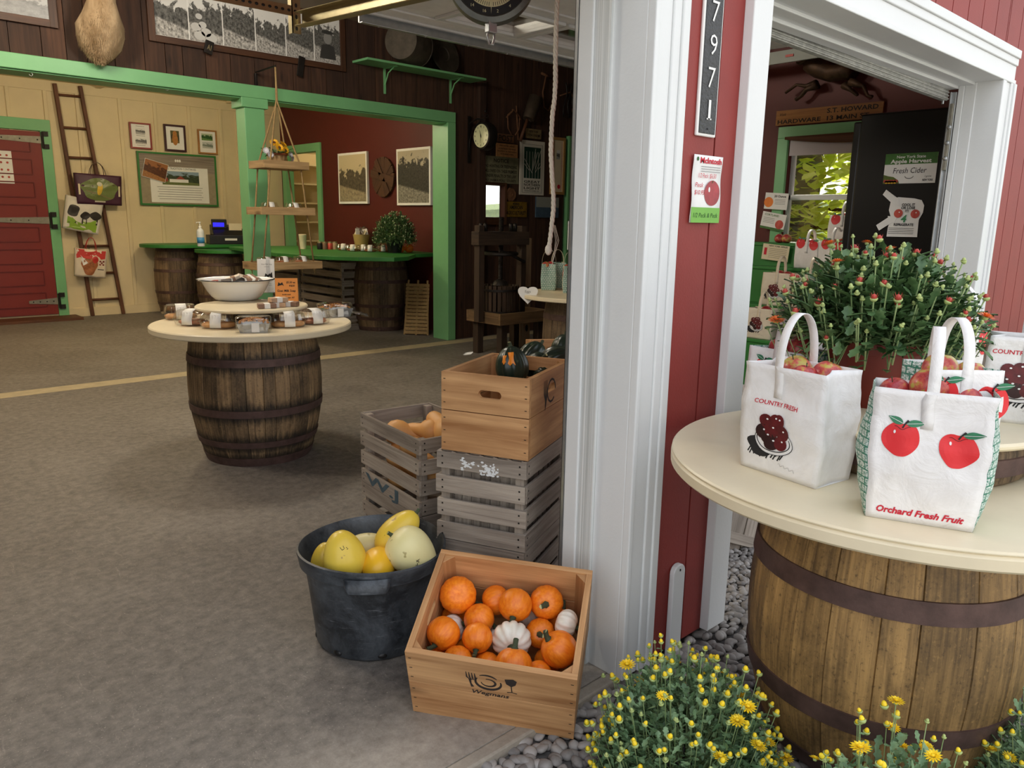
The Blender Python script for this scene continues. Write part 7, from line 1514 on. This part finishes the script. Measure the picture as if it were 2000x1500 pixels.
b = MB(); b.tube([(0, .0, rs - .01), (0, 0, rs + .06), (0, 0, ZC - sc_.z)], .006, 6); b.build('chain', M_steel, ds, smooth=True)
# raised overhead door of the right doorway
dz = 2.475; XA, XB, YA, YB2 = 2.375, 4.62, 1.98, 3.74; od = thing('overhead_door', 'raised white panelled garage door with windows under the shop ceiling', 'garage door', (0, 0, 0))
M_door = paint('overhead_door_white', 'e6e6e3', .5, .06, 14, bump=.3)
secw = (YB2 - YA) / 3; ww_ = .52; wins = []; c0 = PZ(1023, 70, dz); wy1 = c0.y; wy0 = wy1 - .36; wx = c0.x
xs = [wx + .60 * i for i in range(-4, 6) if XA + .03 < wx + .60 * i < XB - .1]; rects = [(x, min(x + ww_, XB - .04)) for x in xs if min(x + ww_, XB - .04) - x > .15]
b = MB(); ysp = [YA, wy0, wy1, YB2]; 
b.box(XA, XB, YA, wy0, dz, dz + .04); b.box(XA, XB, wy1, YB2, dz, dz + .04); px_ = XA
for (x0, x1) in rects: b.box(px_, x0, wy0, wy1, dz, dz + .04); px_ = x1
b.box(px_, XB, wy0, wy1, dz, dz + .04)
for y in (YA + .1, wy0 - .14, wy1 + .06): b.box(XA, XB, y, y + .03, dz - .010, dz)
b.box(XA, XB, YB2 - .045, YB2 - .02, dz - .012, dz); b.build('panels', M_door, od, bevel=.003)
for (x0, x1) in rects:
    b = MB()
    for a in ((x0 - .03, x1 + .03, wy0 - .03, wy0 + .01), (x0 - .03, x1 + .03, wy1 - .01, wy1 + .03), (x0 - .03, x0 + .01, wy0, wy1), (x1 - .01, x1 + .03, wy0, wy1)): b.box(*a, dz - .018, dz + .0)
    f_ = b.build('window_frame', M_white, od, bevel=.004); b = MB(); b.box(x0, x1, wy0, wy1, dz + .02, dz + .024); b.build('pane', M_glass, f_)
b = MB(); b.box(XA - .01, XB, YB2, YB2 + .012, dz - .055, dz + .05); b.box(XA - .01, XB, YB2 - .03, YB2, dz - .058, dz - .052)
for k in range(8): b.ell((XA + .1 + k * .31, YB2 - .016, dz - .059), .008, .008, .004, 8, 4)
b.build('end_rail', M_steel, od, bevel=.002)
for s in ((XA + .02), ): b = MB(); b.box(s, s + .02, YA, YA + .01, dz + .04, ZC); b.build('hanger', M_steel, od)
# tracks of the left doorway
tk = thing('door_track', 'zinc overhead track with a perforated hanger above the left doorway', 'door track', (0, 0, 0)); a = PX(592, 40, 1.72); c_ = PX(775, -2, 1.72); XT = 1.72
dirv = (c_ - a).normalized(); b = MB(); b.bar(a, a + dirv * 1.45, .012, .055, 0, .5); b.bar(a + V((-.018, 0, .026)), a + dirv * 1.45 + V((-.018, 0, .026)), .045, .004, 0, .5); b.bar(a + V((-.018, 0, -.026)), a + dirv * 1.45 + V((-.018, 0, -.026)), .045, .004, 0, .5); b.build('track', M_brass, tk, bevel=.002)
b = MB(); x_, y_, z_ = a.x - .02, a.y + .03, a.z; b.box(x_ - .016, x_ + .024, y_ - .003, y_ + .0, z_ - .05, ZC); b.box(x_ - .016, x_ - .012, y_ - .003, y_ + .03, z_ - .05, ZC); p2 = PY(400, -2, y_); b.bar((x_, y_, PY(575, 22, y_)[2]), (p2.x - .3, y_, p2.z + .02), .004, .04, 0, .5, up=(0, 0, 1)); b.build('hanger', M_brass, tk)
b = MB()
for k in range(22): b.ell((x_ + .004, y_ - .0035, z_ - .03 + k * .045), .006, .001, .009, 8, 4)
q0, q1 = V((x_, y_ - .003, PY(575, 22, y_)[2])), V((p2.x - .3, y_ - .003, p2.z + .02))
for k in range(24): q = q0.lerp(q1, k / 24); b.ell((q.x, q.y, q.z), .008, .0035, .006, 8, 4)
b.build('punched_holes', M_black, tk)
b = MB(); b.box(1.738, 1.757, 1.602, 1.612, 0, 2.2); b.build('jamb_track', M_steel, tk); b = MB(); b.box(1.742, 1.80, 1.612, 1.618, 0, 2.2); b.build('rubber_seal', M_black, tk)
# ================================================================ RIGHT DOORWAY: RAIL, TRACK, COOLER, SHELVES
M_rail = paint('dusty_aluminium', 'a9a9a4', .5, .3, 30, .3, bump=.3)
dr = thing('ribbed_door_rail', 'dusty ribbed grey rail across the top of the right doorway', 'rail', (0, 0, 0)); b = MB(); z0 = 2.065
b.bar((2.376, 1.64, z0 + .087), (4.625, 1.60, z0 + .045), .03, .066)
for k in range(4): b.bar((2.376, 1.623, z0 + .063 + k * .016), (4.625, 1.583, z0 + .021 + k * .016), .008, .009)
b.build('rail', M_rail, dr, bevel=.003); b = MB(); b.bar((2.40, 1.85, 2.28), (4.60, 1.66, 2.14), .03, .03); b.build('brace', M_rail, dr)
vt = thing('door_track', 'grey steel track down the right side of the right doorway', 'door track', (0, 0, 0)); b = MB(); b.box(4.635, 4.65, 1.548, 1.575, 0, 2.12); b.box(4.62, 4.635, 1.568, 1.575, 0, 2.12); b.build('track', M_steel, vt, bevel=.002); b = MB(); b.box(4.612, 4.632, 1.55, 1.566, 1.72, 2.06); b.build('hinge_plate', M_galv, vt, bevel=.002); b = MB(); b.tube([(4.60, 1.60, 2.06), (4.60, 1.60, 2.22)], .006, 6); b.build('pin', M_steel, vt)
for z in (1.78, 1.86, 1.94): b = MB(); b.ell((4.611, 1.556, z), .006, .012, .012, 8, 5); b.build('bolt', M_steel, vt, smooth=True)
lt_ = thing('door_track', 'horizontal steel track at the upper left inside the right doorway', 'door track', (0, 0, 0)); a = PY(1500, 118, 2.6); c_ = PY(1600, 98, 3.0) ; a = PX(1500, 116, 5.5); c_ = PX(1600, 100, 5.5); b = MB(); b.bar(a + (a - c_) * 1.0, c_ + (c_ - a) * 1.6, .02, .085); b.build('track', paint('grey_track', '8f958c', .5), lt_); b = MB(); q = a.lerp(c_, .45); b.box(q.x - .016, q.x - .010, q.y - .03, q.y + .03, q.z - .008, q.z + .008); b.build('slots', MATS['bud_red'], lt_)
b = MB(); b.box(5.48, 5.52, a.y + .3, a.y + .33, a.z, ZC); b.build('hanger', M_steel, lt_)
# cooler
cl = thing('cooler', 'tall glossy black upright cooler beside the window', 'refrigerator', (4.95, 1.68, 0)); b = MB(); b.box(0, .72, 0, .50, .02, 2.09); b.build('cabinet', paint('cooler_black', '0b0b0c', .3, .1, bump=.02), cl, bevel=.012); b = MB(); b.box(.02, .70, .502, .55, .1, 2.05); b.build('door', MATS['cooler_black'], cl, bevel=.01); b = MB(); b.box(.3, .34, .55, .58, .7, 1.4); b.build('handle', M_steel, cl)
def xframe(px, py, X): p = PX(px, py, X); fr = Frame(p, (0, -1, 0), (0, 0, 1)); fr.n = V((-1, 0, 0)); return fr
def xcard(name, lb, cat, px0, px1, py0, py1, X, m, roll=0, th=.003, group=None):
    a, c_ = PX(px0, (py0 + py1) / 2, X), PX(px1, (py0 + py1) / 2, X); z1, z0 = PX((px0 + px1) / 2, py0, X)[2], PX((px0 + px1) / 2, py1, X)[2]; w, h = a.y - c_.y, z1 - z0
    t = thing(name, lb, cat, (X, (a.y + c_.y) / 2, (z0 + z1) / 2), -pi / 2, group); t.rotation_euler = (rot(-pi / 2) @ rot(0, 0, roll)).to_euler(); b = MB(); b.box(-w / 2, w / 2, -th, 0, -h / 2, h / 2); b.build('card', m, t); fr = Frame((0, -th, 0), (1, 0, 0), (0, 0, 1)); fr.n = V((0, -1, 0)); return t, fr, w, h
t, fr, w, h = xcard('cider_sign', 'green and white apple harvest sign with Fresh Cider handwritten, on the cooler', 'sign', 1728, 1830, 299, 358, 4.948, M_paper)
b = MB(); b.rect(fr, -w / 2, w / 2, h * .14, h / 2, .0006, 0); b.text(fr, 'New York State', 0, h * .34, h * .095, w * .55, .0012, 1, 0, .01, 'C'); b.text(fr, 'Apple Harvest', 0, h * .18, h * .125, w * .78, .0012, 1, 0, .03, 'C')
b.text(fr, 'Fresh Cider', 0, -h * .16, h * .19, w * .64, .0012, 2, .15, .0, 'C'); b.line(fr, [(w * .08 * cos(a), -h * .26 + h * .08 * sin(a)) for a in [pi + i * pi / 10 for i in range(11)]], .003, .0012, 2)
b.fan(fr, (-w * .36, -h * .42), [(-w * .5, -h * .5), (-w * .5, -h * .2), (-w * .40, -h * .25), (-w * .3, -h * .28), (-w * .2, -h * .4), (-w * .18, -h * .5)], .0008, 3)
for k in range(9): b.fan(fr, (-w * (.46 - .028 * k), -h * (.40 + .03 * (k % 2))), circ(-w * (.46 - .028 * k), -h * (.42 + .03 * (k % 2)), .010, None, 8), .0014, 4 + k % 2)
b.text(fr, 'I grow', w * .36, -h * .30, h * .06, None, .0012, 2, .2, 0, 'C'); b.text(fr, 'NEW YORK', w * .36, -h * .43, h * .07, w * .2, .0012, 2, 0, .03, 'C'); b.build('printing', [paint('sign_green', '3e6f2c', .5, .2, 20, bump=0), M_paper, M_ink, paint('sign_fade_green', '5c6e2a', .6, .3, 30, bump=0), MATS['bud_red'], MATS['squash_deep']], t, fix=False)
# arrow shaped fridge notice
t = thing('fridge_notice', 'cut out white COOL IT OR LOSE IT notice with cherries and arrows, on the cooler', 'sign', (4.948, 0, 0)); b = MB()
def xp(pts, X=4.948): return [V((0, PX(x, y, X).y, PX(x, y, X).z)) for x, y in pts]
def xpoly(b, pts, th, m=0, off=0): P = xp(pts); n = len(P); b.add([p + V((-off, 0, 0)) for p in P] + [p + V((-off - th, 0, 0)) for p in P], [tuple(range(n)), tuple(range(n, 2 * n))] + [(i, (i + 1) % n, n + (i + 1) % n, n + i) for i in range(n)], None, m)
def cr_(x, y): return (1440 + x / 4.285, 350 + y / 4.285)
xpoly(b, [cr_(*p) for p in ((1290, 170), (1350, 150), (1480, 160), (1545, 175), (1565, 220), (1555, 280), (1520, 340), (1505, 485), (1250, 480), (1262, 400), (1290, 330), (1270, 260))], .003)
xpoly(b, [cr_(*p) for p in ((1250, 88), (1340, 155), (1352, 150), (1358, 225), (1300, 215), (1290, 195), (1220, 130))], .003, 0, .003); xpoly(b, [cr_(*p) for p in ((1165, 385), (1265, 320), (1262, 308), (1345, 315), (1310, 375), (1300, 360), (1188, 430))], .003, 0, .003); b.build('card', M_paper, t)
b = MB(); fr = xframe(1776, 420, 4.948 - .007); fr.o -= V(t.location); S_ = PX(1776, 420, 4.948).y - PX(1786, 420, 4.948).y; u_ = S_ / 10
def fx_(x, y): q = cr_(x, y); return ((q[0] - 1776) * u_, -(q[1] - 420) * u_ * 1.02 )
for s, x, y, hh in (('COOL IT', 1422, 225, 24), ('OR LOSE', 1422, 250, 22), ('IT!', 1415, 276, 20), ('4', 1395, 360, 62), ('REFRIGERATE', 1400, 392, 22)): a_x, a_y = fx_(x, y); b.text(fr, s, a_x, a_y, hh / 4.285 * u_, None if s in ('4', 'IT!') else {'COOL IT': 110, 'OR LOSE': 118, 'REFRIGERATE': 165}[s] / 4.285 * u_, .0005, 1 if s == '4' else 0, .15 if s == '4' else 0, .03, 'C')
for x, y in ((1345, 287), (1487, 290)): c0_ = fx_(x, y); b.fan(fr, c0_, circ(*c0_, 38 / 4.285 * u_, None, 18), .0004, 2); b.fan(fr, (c0_[0] + .006, c0_[1] + .006), circ(c0_[0] + .005, c0_[1] + .007, .004, None, 8), .0012, 3)
for k in range(4): a0_ = fx_(1275, 412 + k * 15); a1_ = fx_(1490, 418 + k * 15); b.rect(fr, a0_[0], a1_[0], a0_[1] - .001, a0_[1] + .001, .0005, 0)
b.build('printing', [M_ink, M_greenink, MATS['bud_red'], M_paper], t, fix=False)
# board sign above the window
t, fr, w, h = xcard('board_sign', 'long brown board with old painted hardware lettering above the window', 'sign', 1519, 1726, 208, 238, XR - .004, wood('sign_board', '6a3e1c', 'a8743a', 50, 1.5, .7, .1), .0, .02)
b = MB(); b.text(fr, 'S.T. HOWARD', w * .46, h * .08, h * .30, w * .46, .0012, 0, 0, .02, 'R'); b.text(fr, 'HARDWARE  13 MAIN ST.', -w * .48, -h * .40, h * .28, w * .88, .0012, 0, 0, .02); b.text(fr, 'Visit', -w * .46, h * .14, h * .2, None, .0012, 0, .3); b.build('lettering', M_dkink, t, fix=False)
# running horse weathervane figure
hx = thing('horse_figure', 'rusty sheet metal running horse on the red wall above the board sign', 'wall decoration', (XR - .085, 0, 0)); b = MB()
def xw(x, y): p = PX(x, y, XR - .04); return V((0, p.y, p.z))
def hl(pts, r): b.tube([xw(*p) for p in pts], r, 8, flat=.6)
hl([(1588, 128), (1605, 135), (1630, 145), (1658, 140), (1672, 145)], [.10, .115, .10, .10, .085]); hl([(1600, 125), (1590, 110), (1580, 95)], [.085, .065, .05]); hl([(1600, 118), (1583, 119), (1568, 126), (1562, 124)], [.04, .03, .022, .014])
hl([(1600, 165), (1580, 170), (1562, 167), (1540, 183)], [.05, .025, .017, .014]); hl([(1602, 168), (1580, 177), (1570, 190), (1560, 196)], [.05, .025, .018, .022]); hl([(1668, 162), (1685, 168), (1692, 170), (1700, 188), (1709, 190)], [.055, .03, .022, .016, .018]); hl([(1655, 168), (1668, 178), (1680, 187)], [.05, .022, .02])
hl([(1676, 140), (1692, 128), (1705, 130)], [.03, .02, .01]); b.build('body', paint('rusty_horse', '4a3626', .6, .5, 14, .5, bump=1.0, bsc=25), hx, smooth=True)
# stepped green display
dsx = thing('stepped_shelf', 'dark green stepped display along the red wall, under the window', 'shelf', (0, 0, 0)); ya, yb3 = 2.25, 3.75
steps = []
for X_, py in ((5.56, 476), (5.46, 524), (5.26, 603), (5.06, 674)): steps.append((X_, PX(1560, py, X_).z))
b = MB(); xe = XR - .006
for (X_, z_) in steps: b.box(X_, xe, ya, yb3, z_ - .022, z_); b.box(X_ + .012, X_ + .025, ya, yb3, z_ - .30, z_ - .022) ; xe = X_ + .025
b.box(5.06 + .01, 5.09, ya, yb3, 0, .35); b.build('boards', M_dgreen, dsx, bevel=.002)
BG = 'bags on the green stepped display'
def sbag(lb, px, si, kind, seed, w=.2, h=.24, hd=.12, m=None, dx=.09, rz=0): X_, z_ = steps[si]; y_ = PX(px, 600, X_ + dx).y; return bag(lb, (X_ + dx, y_, z_ + .001), -pi / 2 + rz, w, .12, h, kind, seed, mat=m or M_bagtan, handle=hd, group=BG, text=False)
sbag('small white bag with two apples on the upper step, left of two', 1572, 1, 'apple', 61, .17, .19, .09, M_bag); sbag('white bag with two apples on the upper step, right of two', 1620, 1, 'apple', 62, .20, .20, .10, M_bag); sbag('tall white apple bag on the top ledge against the window', 1634, 0, 'apple', 63, .18, .21, .10, M_bag, .10)
sbag('tan bag with dark cherries on the middle step, leftmost', 1520, 2, 'cherry', 64, .22, .24, .12); sbag('tan bag with dark cherries on the middle step, second from left', 1582, 2, 'cherry', 65, .22, .24, .12, rz=.15); sbag('tan bag on the middle step behind the red budded mum', 1640, 2, 'cherry', 66, .2, .24, .12, rz=.3); sbag('tan bag with dark cherries alone on the lowest step', 1492, 3, 'cherry', 67, .20, .22, .12)
for lb, px, si, dx, z_ in (('red apple in the left small bag on the upper step', 1572, 1, .09, .18), ('red apple in the right bag on the upper step', 1612, 1, .09, .19), ('second red apple in the right bag on the upper step', 1632, 1, .09, .19), ('red apple in the leftmost tan bag on the middle step', 1518, 2, .09, .225), ('red apple at the right in the leftmost tan bag on the middle step', 1533, 2, .09, .22), ('red apple in the second tan bag on the middle step', 1590, 2, .09, .225), ('yellow green apple in the tan bag on the lowest step', 1497, 3, .09, .205), ('red apple on top of the tall bag against the window', 1634, 0, .10, .20)):
    X_, zz = steps[si]; apple((X_ + dx, PX(px, 600, X_ + dx).y, zz + z_), .038, lb)
for lb, px in (('loose pale red apple on the top ledge, left of the pair', 1522), ('loose dark red apple on the top ledge, right of the pair', 1536)): X_, zz = steps[0]; apple((X_ + .06, PX(px, 470, X_ + .06).y, zz + .034), .038, lb)
t, fr, w, h = xcard('variety_card', '20 Ounce apple card on the window casing, upper of the two', 'sign', 1494, 1539, 377, 409, XR - .055, M_paper, .06, group='apple variety cards'); b = MB(); b.fan(fr, (-w * .32, -.005), circ(-w * .32, -.01, w * .2, None, 20), .0006, 0); b.text(fr, '20 Ounce', w * .15, h * .24, h * .14, w * .5, .001, 1, 0, .02, 'C'); [b.rect(fr, -w * .05, w * .4, h * (.1 - .09 * k), h * (.12 - .09 * k), .001, 2) for k in range(4)]; b.build('printing', [MATS['pumpkin_orange'], M_ink, M_grey], t, fix=False)
t, fr, w, h = xcard('variety_card', 'tilted variety card with a dark apple on the window casing, lower one', 'sign', 1487, 1534, 416, 449, XR - .062, M_paper, .16, group='apple variety cards'); b = MB(); b.rect(fr, -w / 2, w / 2, -h / 2, -h * .36, .0005, 3); b.fan(fr, (w * .28, -h * .12), circ(w * .28, -h * .12, w * .17, None, 20), .0008, 0); b.text(fr, 'CORTLAND', -w * .1, h * .30, h * .12, w * .6, .001, 4, 0, .02, 'C'); [b.rect(fr, -w * .42, w * .05, h * (.15 - .09 * k), h * (.17 - .09 * k), .001, 2) for k in range(4)]; b.build('printing', [MATS['bud_red'], M_ink, M_grey, MATS['sign_green'], MATS['sign_green']], t, fix=False)
t, fr, w, h = xcard('variety_card', 'cream apple chart card on the top green step, under the loose apples', 'sign', 1489, 1541, 478, 509, 5.545, M_table, .08); b = MB(); b.text(fr, 'NEW YORK APPLES', w * .08, h * .36, h * .09, w * .7, .001, 0, 0, .02, 'C'); b.line(fr, [(-w * .38, -h * .2), (-w * .38, h * .25)], .022, .001, 1); [b.rect(fr, -w * .25, w * .42, h * (.22 - .11 * k), h * (.235 - .11 * k), .001, 0) for k in range(6)]; b.build('printing', [M_ink, M_redink], t, fix=False)
X_, zz = steps[3]; q = V((5.0, PX(1545, 660, 5.0).y, 0)); jr = thing('drink_dispenser', 'clear plastic tub with a grey lid on the lowest green step', 'container', (5.14, PX(1548, 660, 5.14).y, zz)); b = MB(); b.lathe([(.001, 0), (.07, 0), (.095, .22), (.001, .221)], 28); b.build('tub', plastic_clear('smoky_plastic', (.75, .77, .78, 1), .2), jr, smooth=radians(40)); b = MB(); b.lathe([(.001, .235), (.08, .24), (.105, .225), (.105, .215), (.09, .215)], 28); b.build('lid', plastic_clear('smoky_plastic'), jr, smooth=radians(40)); b = MB(); b.lathe([(.001, .01), (.065, .01), (.075, .10), (.001, .11)], 20); b.build('contents', M_jute, jr, smooth=True)
# window blind and twine
bl = thing('window_blind', 'short pale roller blind across the top of the window', 'blind', (0, 0, 0)); zb_ = PX(1600, 302, XR)[2]; zt_ = PX(1600, 275, XR)[2] + .02; b = MB(); b.box(XR - .012, XR - .008, wy0_ if False else 1.97, wy1w if False else PX(1543, 300, XR)[1], zb_, zt_); b.build('cloth', paint('blind_grey', 'c4bcc0', .8, .03), bl)
gb = thing('grain_bag_valance', 'sagging brown strip of cloth hung over the blind', 'cloth', (0, 0, 0)); b = MB(); ylw, yhw = 1.98, PX(1540, 300, XR)[1] + .02; b.grid(lambda u, v_: V((XR - .04 - .01 * sin(pi * u), ylw + (yhw - ylw) * u, zt_ + .02 - (.02 + .05 * sin(pi * u)) * v_)), 20, 3); b.build('cloth', M_ladder, gb, smooth=True, solid=.002)
tw = thing('twine', 'loop of pale twine hanging over the window corner', 'string', (0, 0, 0)); b = MB(); b.tube([xw(1538, 232), xw(1545, 245), xw(1548, 256), xw(1549, 300), xw(1546, 340)], .004, 5); b.tube([xw(1543, 231), xw(1544, 245), xw(1547, 252)], .003, 5); b.build('strand', M_jute, tw)
wr = thing('wire_hook', 'thin bent wire hanging on the red wall left of the window', 'wire', (0, 0, 0)); b = MB(); b.tube([xw(1484, 318), xw(1492, 325), xw(1500, 322), xw(1498, 335), xw(1506, 352), xw(1500, 362)], .004, 5); b.build('wire', M_iron, wr)
# tree outside the window
M_tl = organic('tree_leaf', 'ccdc48', 'fbf79a', 3, .5, (1, 1, 1)); nt_ = M_tl.node_tree; pb = [n for n in nt_.nodes if n.type == 'BSDF_PRINCIPLED'][0]; out = [n for n in nt_.nodes if n.type == 'OUTPUT_MATERIAL'][0]; tl = nt_.nodes.new('ShaderNodeBsdfTranslucent'); mx = nt_.nodes.new('ShaderNodeMixShader'); mx.inputs[0].default_value = .5
nt_.links.new(pb.inputs['Base Color'].links[0].from_socket, tl.inputs[0]); nt_.links.new(pb.outputs[0], mx.inputs[1]); nt_.links.new(tl.outputs[0], mx.inputs[2]); nt_.links.new(mx.outputs[0], out.inputs[0])
tr_ = thing('maple_tree', 'sunlit yellow green tree outside the window', 'tree', (9.2, 3.6, -.05)); b = MB(); b.tube([(0, 0, 0), (.05, 0, 1.2), (-.1, .1, 2.4), (0, .1, 4.2)], [.16, .13, .10, .04], 10); R = random.Random(77)
for k in range(14): z = 1.0 + .22 * k; a = R.uniform(0, 6.28); b.tube([(0, .05, z), (.5 * cos(a), .5 * sin(a), z + .2), (1.1 * cos(a), 1.1 * sin(a), z + .25)], [.04, .03, .01], 6)
b.build('trunk', M_ladder, tr_, smooth=True); b = MB()
for i in range(9000):
    a = R.uniform(0, 2 * pi); z = R.uniform(.4, 4.4); rr = (1.95 * sqrt(R.random())) * (1 - .35 * abs(z - 2.2) / 2.2); p = V((rr * cos(a), rr * sin(a) * 1.15, z)); d = V((R.gauss(0, 1), R.gauss(0, 1), R.gauss(-.3, .6))).normalized(); s_ = d.cross(V((0, 0, 1))).normalized(); L_ = R.uniform(.12, .20)
    b.add([p, p + d * L_ * .3 + s_ * L_ * .42, p + d * L_ * .62 + s_ * L_ * .30, p + d * L_, p + d * L_ * .62 - s_ * L_ * .30, p + d * L_ * .3 - s_ * L_ * .42], [(0, 1, 2, 3, 4, 5)], None, 0, R.random())
b.build('foliage', M_tl, tr_, fix=False)
# ================================================================ FACADE DETAILS
YP = YF - .0; a, c_ = PY(1370, 240, YP), PY(1406, 240, YP); zb_ = PY(1385, 269, YP)[2]; ztp = 2.40; x0, x1 = 1.998, 2.098
t = thing('number_plaque', 'tall black cast plaque with raised white house numbers 7971', 'house number', ((x0 + x1) / 2, YP, zb_)); W_ = (x1 - x0) / 2; Hh = ztp - zb_
b = MB(); b.box(-W_, W_, -.010, 0, 0, Hh); b.build('border', M_paper, t, bevel=.004); t_ = NT('hammered_black'); t_.b.inputs['Base Color'].default_value = srgb('26282a'); t_.set(Roughness=.35); t_.bump(t_.noise(t_.coord(), 130, 3, .6), .9, .004); b = MB(); b.box(-W_ + .008, W_ - .008, -.0125, -.009, .008, Hh - .008); pl_ = b.build('plate', t_.m, t, bevel=.002)
fr = Frame((0, -.0125, 0), (1, 0, 0), (0, 0, 1)); fr.n = V((0, -1, 0)); b = MB()
for s, y0_, y1_ in (('7', 6, 47), ('9', 72, 112), ('7', 136, 176), ('1', 199, 238)):
    zt, z0_ = PY(1405, y0_, YP)[2], PY(1395, y1_, YP)[2]; b = MB(); b.text(fr, s, .002, z0_ - zb_, zt - z0_, .036 if s != '1' else .012, .002, 0, 0, -.008, 'C')
    if s == '1': b.rect(fr, -.010, .014, z0_ - zb_, z0_ - zb_ + .004, .002)
    b.build('numeral', M_paper, pl_, fix=False)
b = MB()
b = MB(); b.ell((0, -.013, .022), .003, .002, .003, 8, 5); b.build('screw', M_black, t)
a, c_ = PY(1347, 370, YP), PY(1403, 370, YP); z1, z0 = PY(1376, 304, YP)[2], PY(1373, 435, YP)[2]; w = c_.x - a.x; h = z1 - z0
t = thing('apple_price_sign', 'laminated McIntosh price sign with an apple picture stapled on the red boards', 'sign', ((a.x + c_.x) / 2, YP - .002, (z0 + z1) / 2)); b = MB(); b.grid(lambda u, v_: V((w * (u - .5), -.003 - .004 * sin(pi * v_ * 1.5) ** 2, h * (v_ - .5))), 4, 12); b.build('sheet', M_paper, t, smooth=True, solid=.0008)
fr = Frame((0, -.0075, 0), (1, 0, 0), (0, 0, 1)); fr.n = V((0, -1, 0)); b = MB(); b.rect(fr, -w / 2, w / 2, -h / 2, -h * .27, .0004, 0); b.fan(fr, (w * .16, -h * .05), [(w * .18 + w * .27 * cos(a) * (1 - .1 * sin(a) ** 3), -h * .05 + h * .19 * sin(a)) for a in [i * pi / 14 for i in range(28)]], .0008, 1); b.fan(fr, (w * .06, -h * .0), circ(w * .07, .0, w * .03, h * .04, 14), .0012, 5); b.line(fr, [(w * .16, h * .10), (w * .19, h * .14)], .003, .0014, 4)
b.text(fr, 'McIntosh', w * .08, h * .385, h * .085, w * .74, .001, 2, 0, .03, 'C'); [b.rect(fr, -w * .25, w * .42, h * (.33 - .035 * k), h * (.338 - .035 * k), .0008, 3) for k in range(3)]; b.fan(fr, (-w * .38, h * .44), circ(-w * .38, h * .44, .006), .001, 4)
for s, x, y, hh, ww in (('1/2 Peck  $6.50', -.02, .17, .07, .62), ('Peck', -.28, .03, .07, .28), ('$10.95', -.26, -.08, .07, .34)): b.text(fr, s, w * x, h * y, h * hh, w * ww, .001, 2, .2, 0, 'C')
b.text(fr, '1/2 Peck & Peck', 0, -h * .42, h * .07, w * .85, .0012, 4, .2, 0, 'C'); b.build('printing', [paint('sign_lime', '6fae3c', .4, .1, bump=0), paint('print_apple', 'a02c34', .4, .3, 30, bump=0), M_redink, M_grey, paint('dark_green_ink', '2b5a22', .6, bump=0), M_paper], t, fix=False)
x0, x1 = PY(1311, 1200, YF - .02)[0], PY(1332, 1200, YF - .02)[0]; zt = PY(1324, 1104, YF - .02)[2]; t = thing('door_stop_strip', 'short white rounded plastic strip at the foot of the red boards', 'strip', ((x0 + x1) / 2, YF, -.03)); w = (x1 - x0) / 2; H_ = [(-w, 0), (w, 0)] + [(w * cos(a), zt + .03 - w + w * sin(a)) for a in [i * pi / 10 for i in range(11)]]; n = len(H_)
b = MB(); b.add([(x, -.002, z) for x, z in H_] + [(x, -.022, z) for x, z in H_], [tuple(range(n)), tuple(range(n, 2 * n))] + [(i, (i + 1) % n, n + (i + 1) % n, n + i) for i in range(n)]); b.build('strip', M_white, t, bevel=.004); b = MB(); b.ell((0, -.023, zt + .01), .003, .002, .005, 8, 5); b.build('screw_hole', M_black, t)
# wooden panel leaning under the right table
pn = thing('leaning_crate_panel', 'pale plank panel with a cross batten leaning in the dark behind the big barrel', 'wooden panel', (2.62, 1.78, -.03)); pn.rotation_euler = (-.16, .35, -.35); b = MB()
for k in range(6): b.box(.0 + k * .125, .118 + k * .125, 0, .014, .12, .86, 0, None, grain=2)
b.build('planks', M_greywood, pn, bevel=.002); b = MB(); b.box(0, .75, -.016, 0, .16, .21); b.box(0, .75, -.016, 0, .48, .53); b.box(0, .75, -.016, 0, .80, .85); b.build('battens', M_greywood, pn, bevel=.002)
bpy.context.view_layer.update()
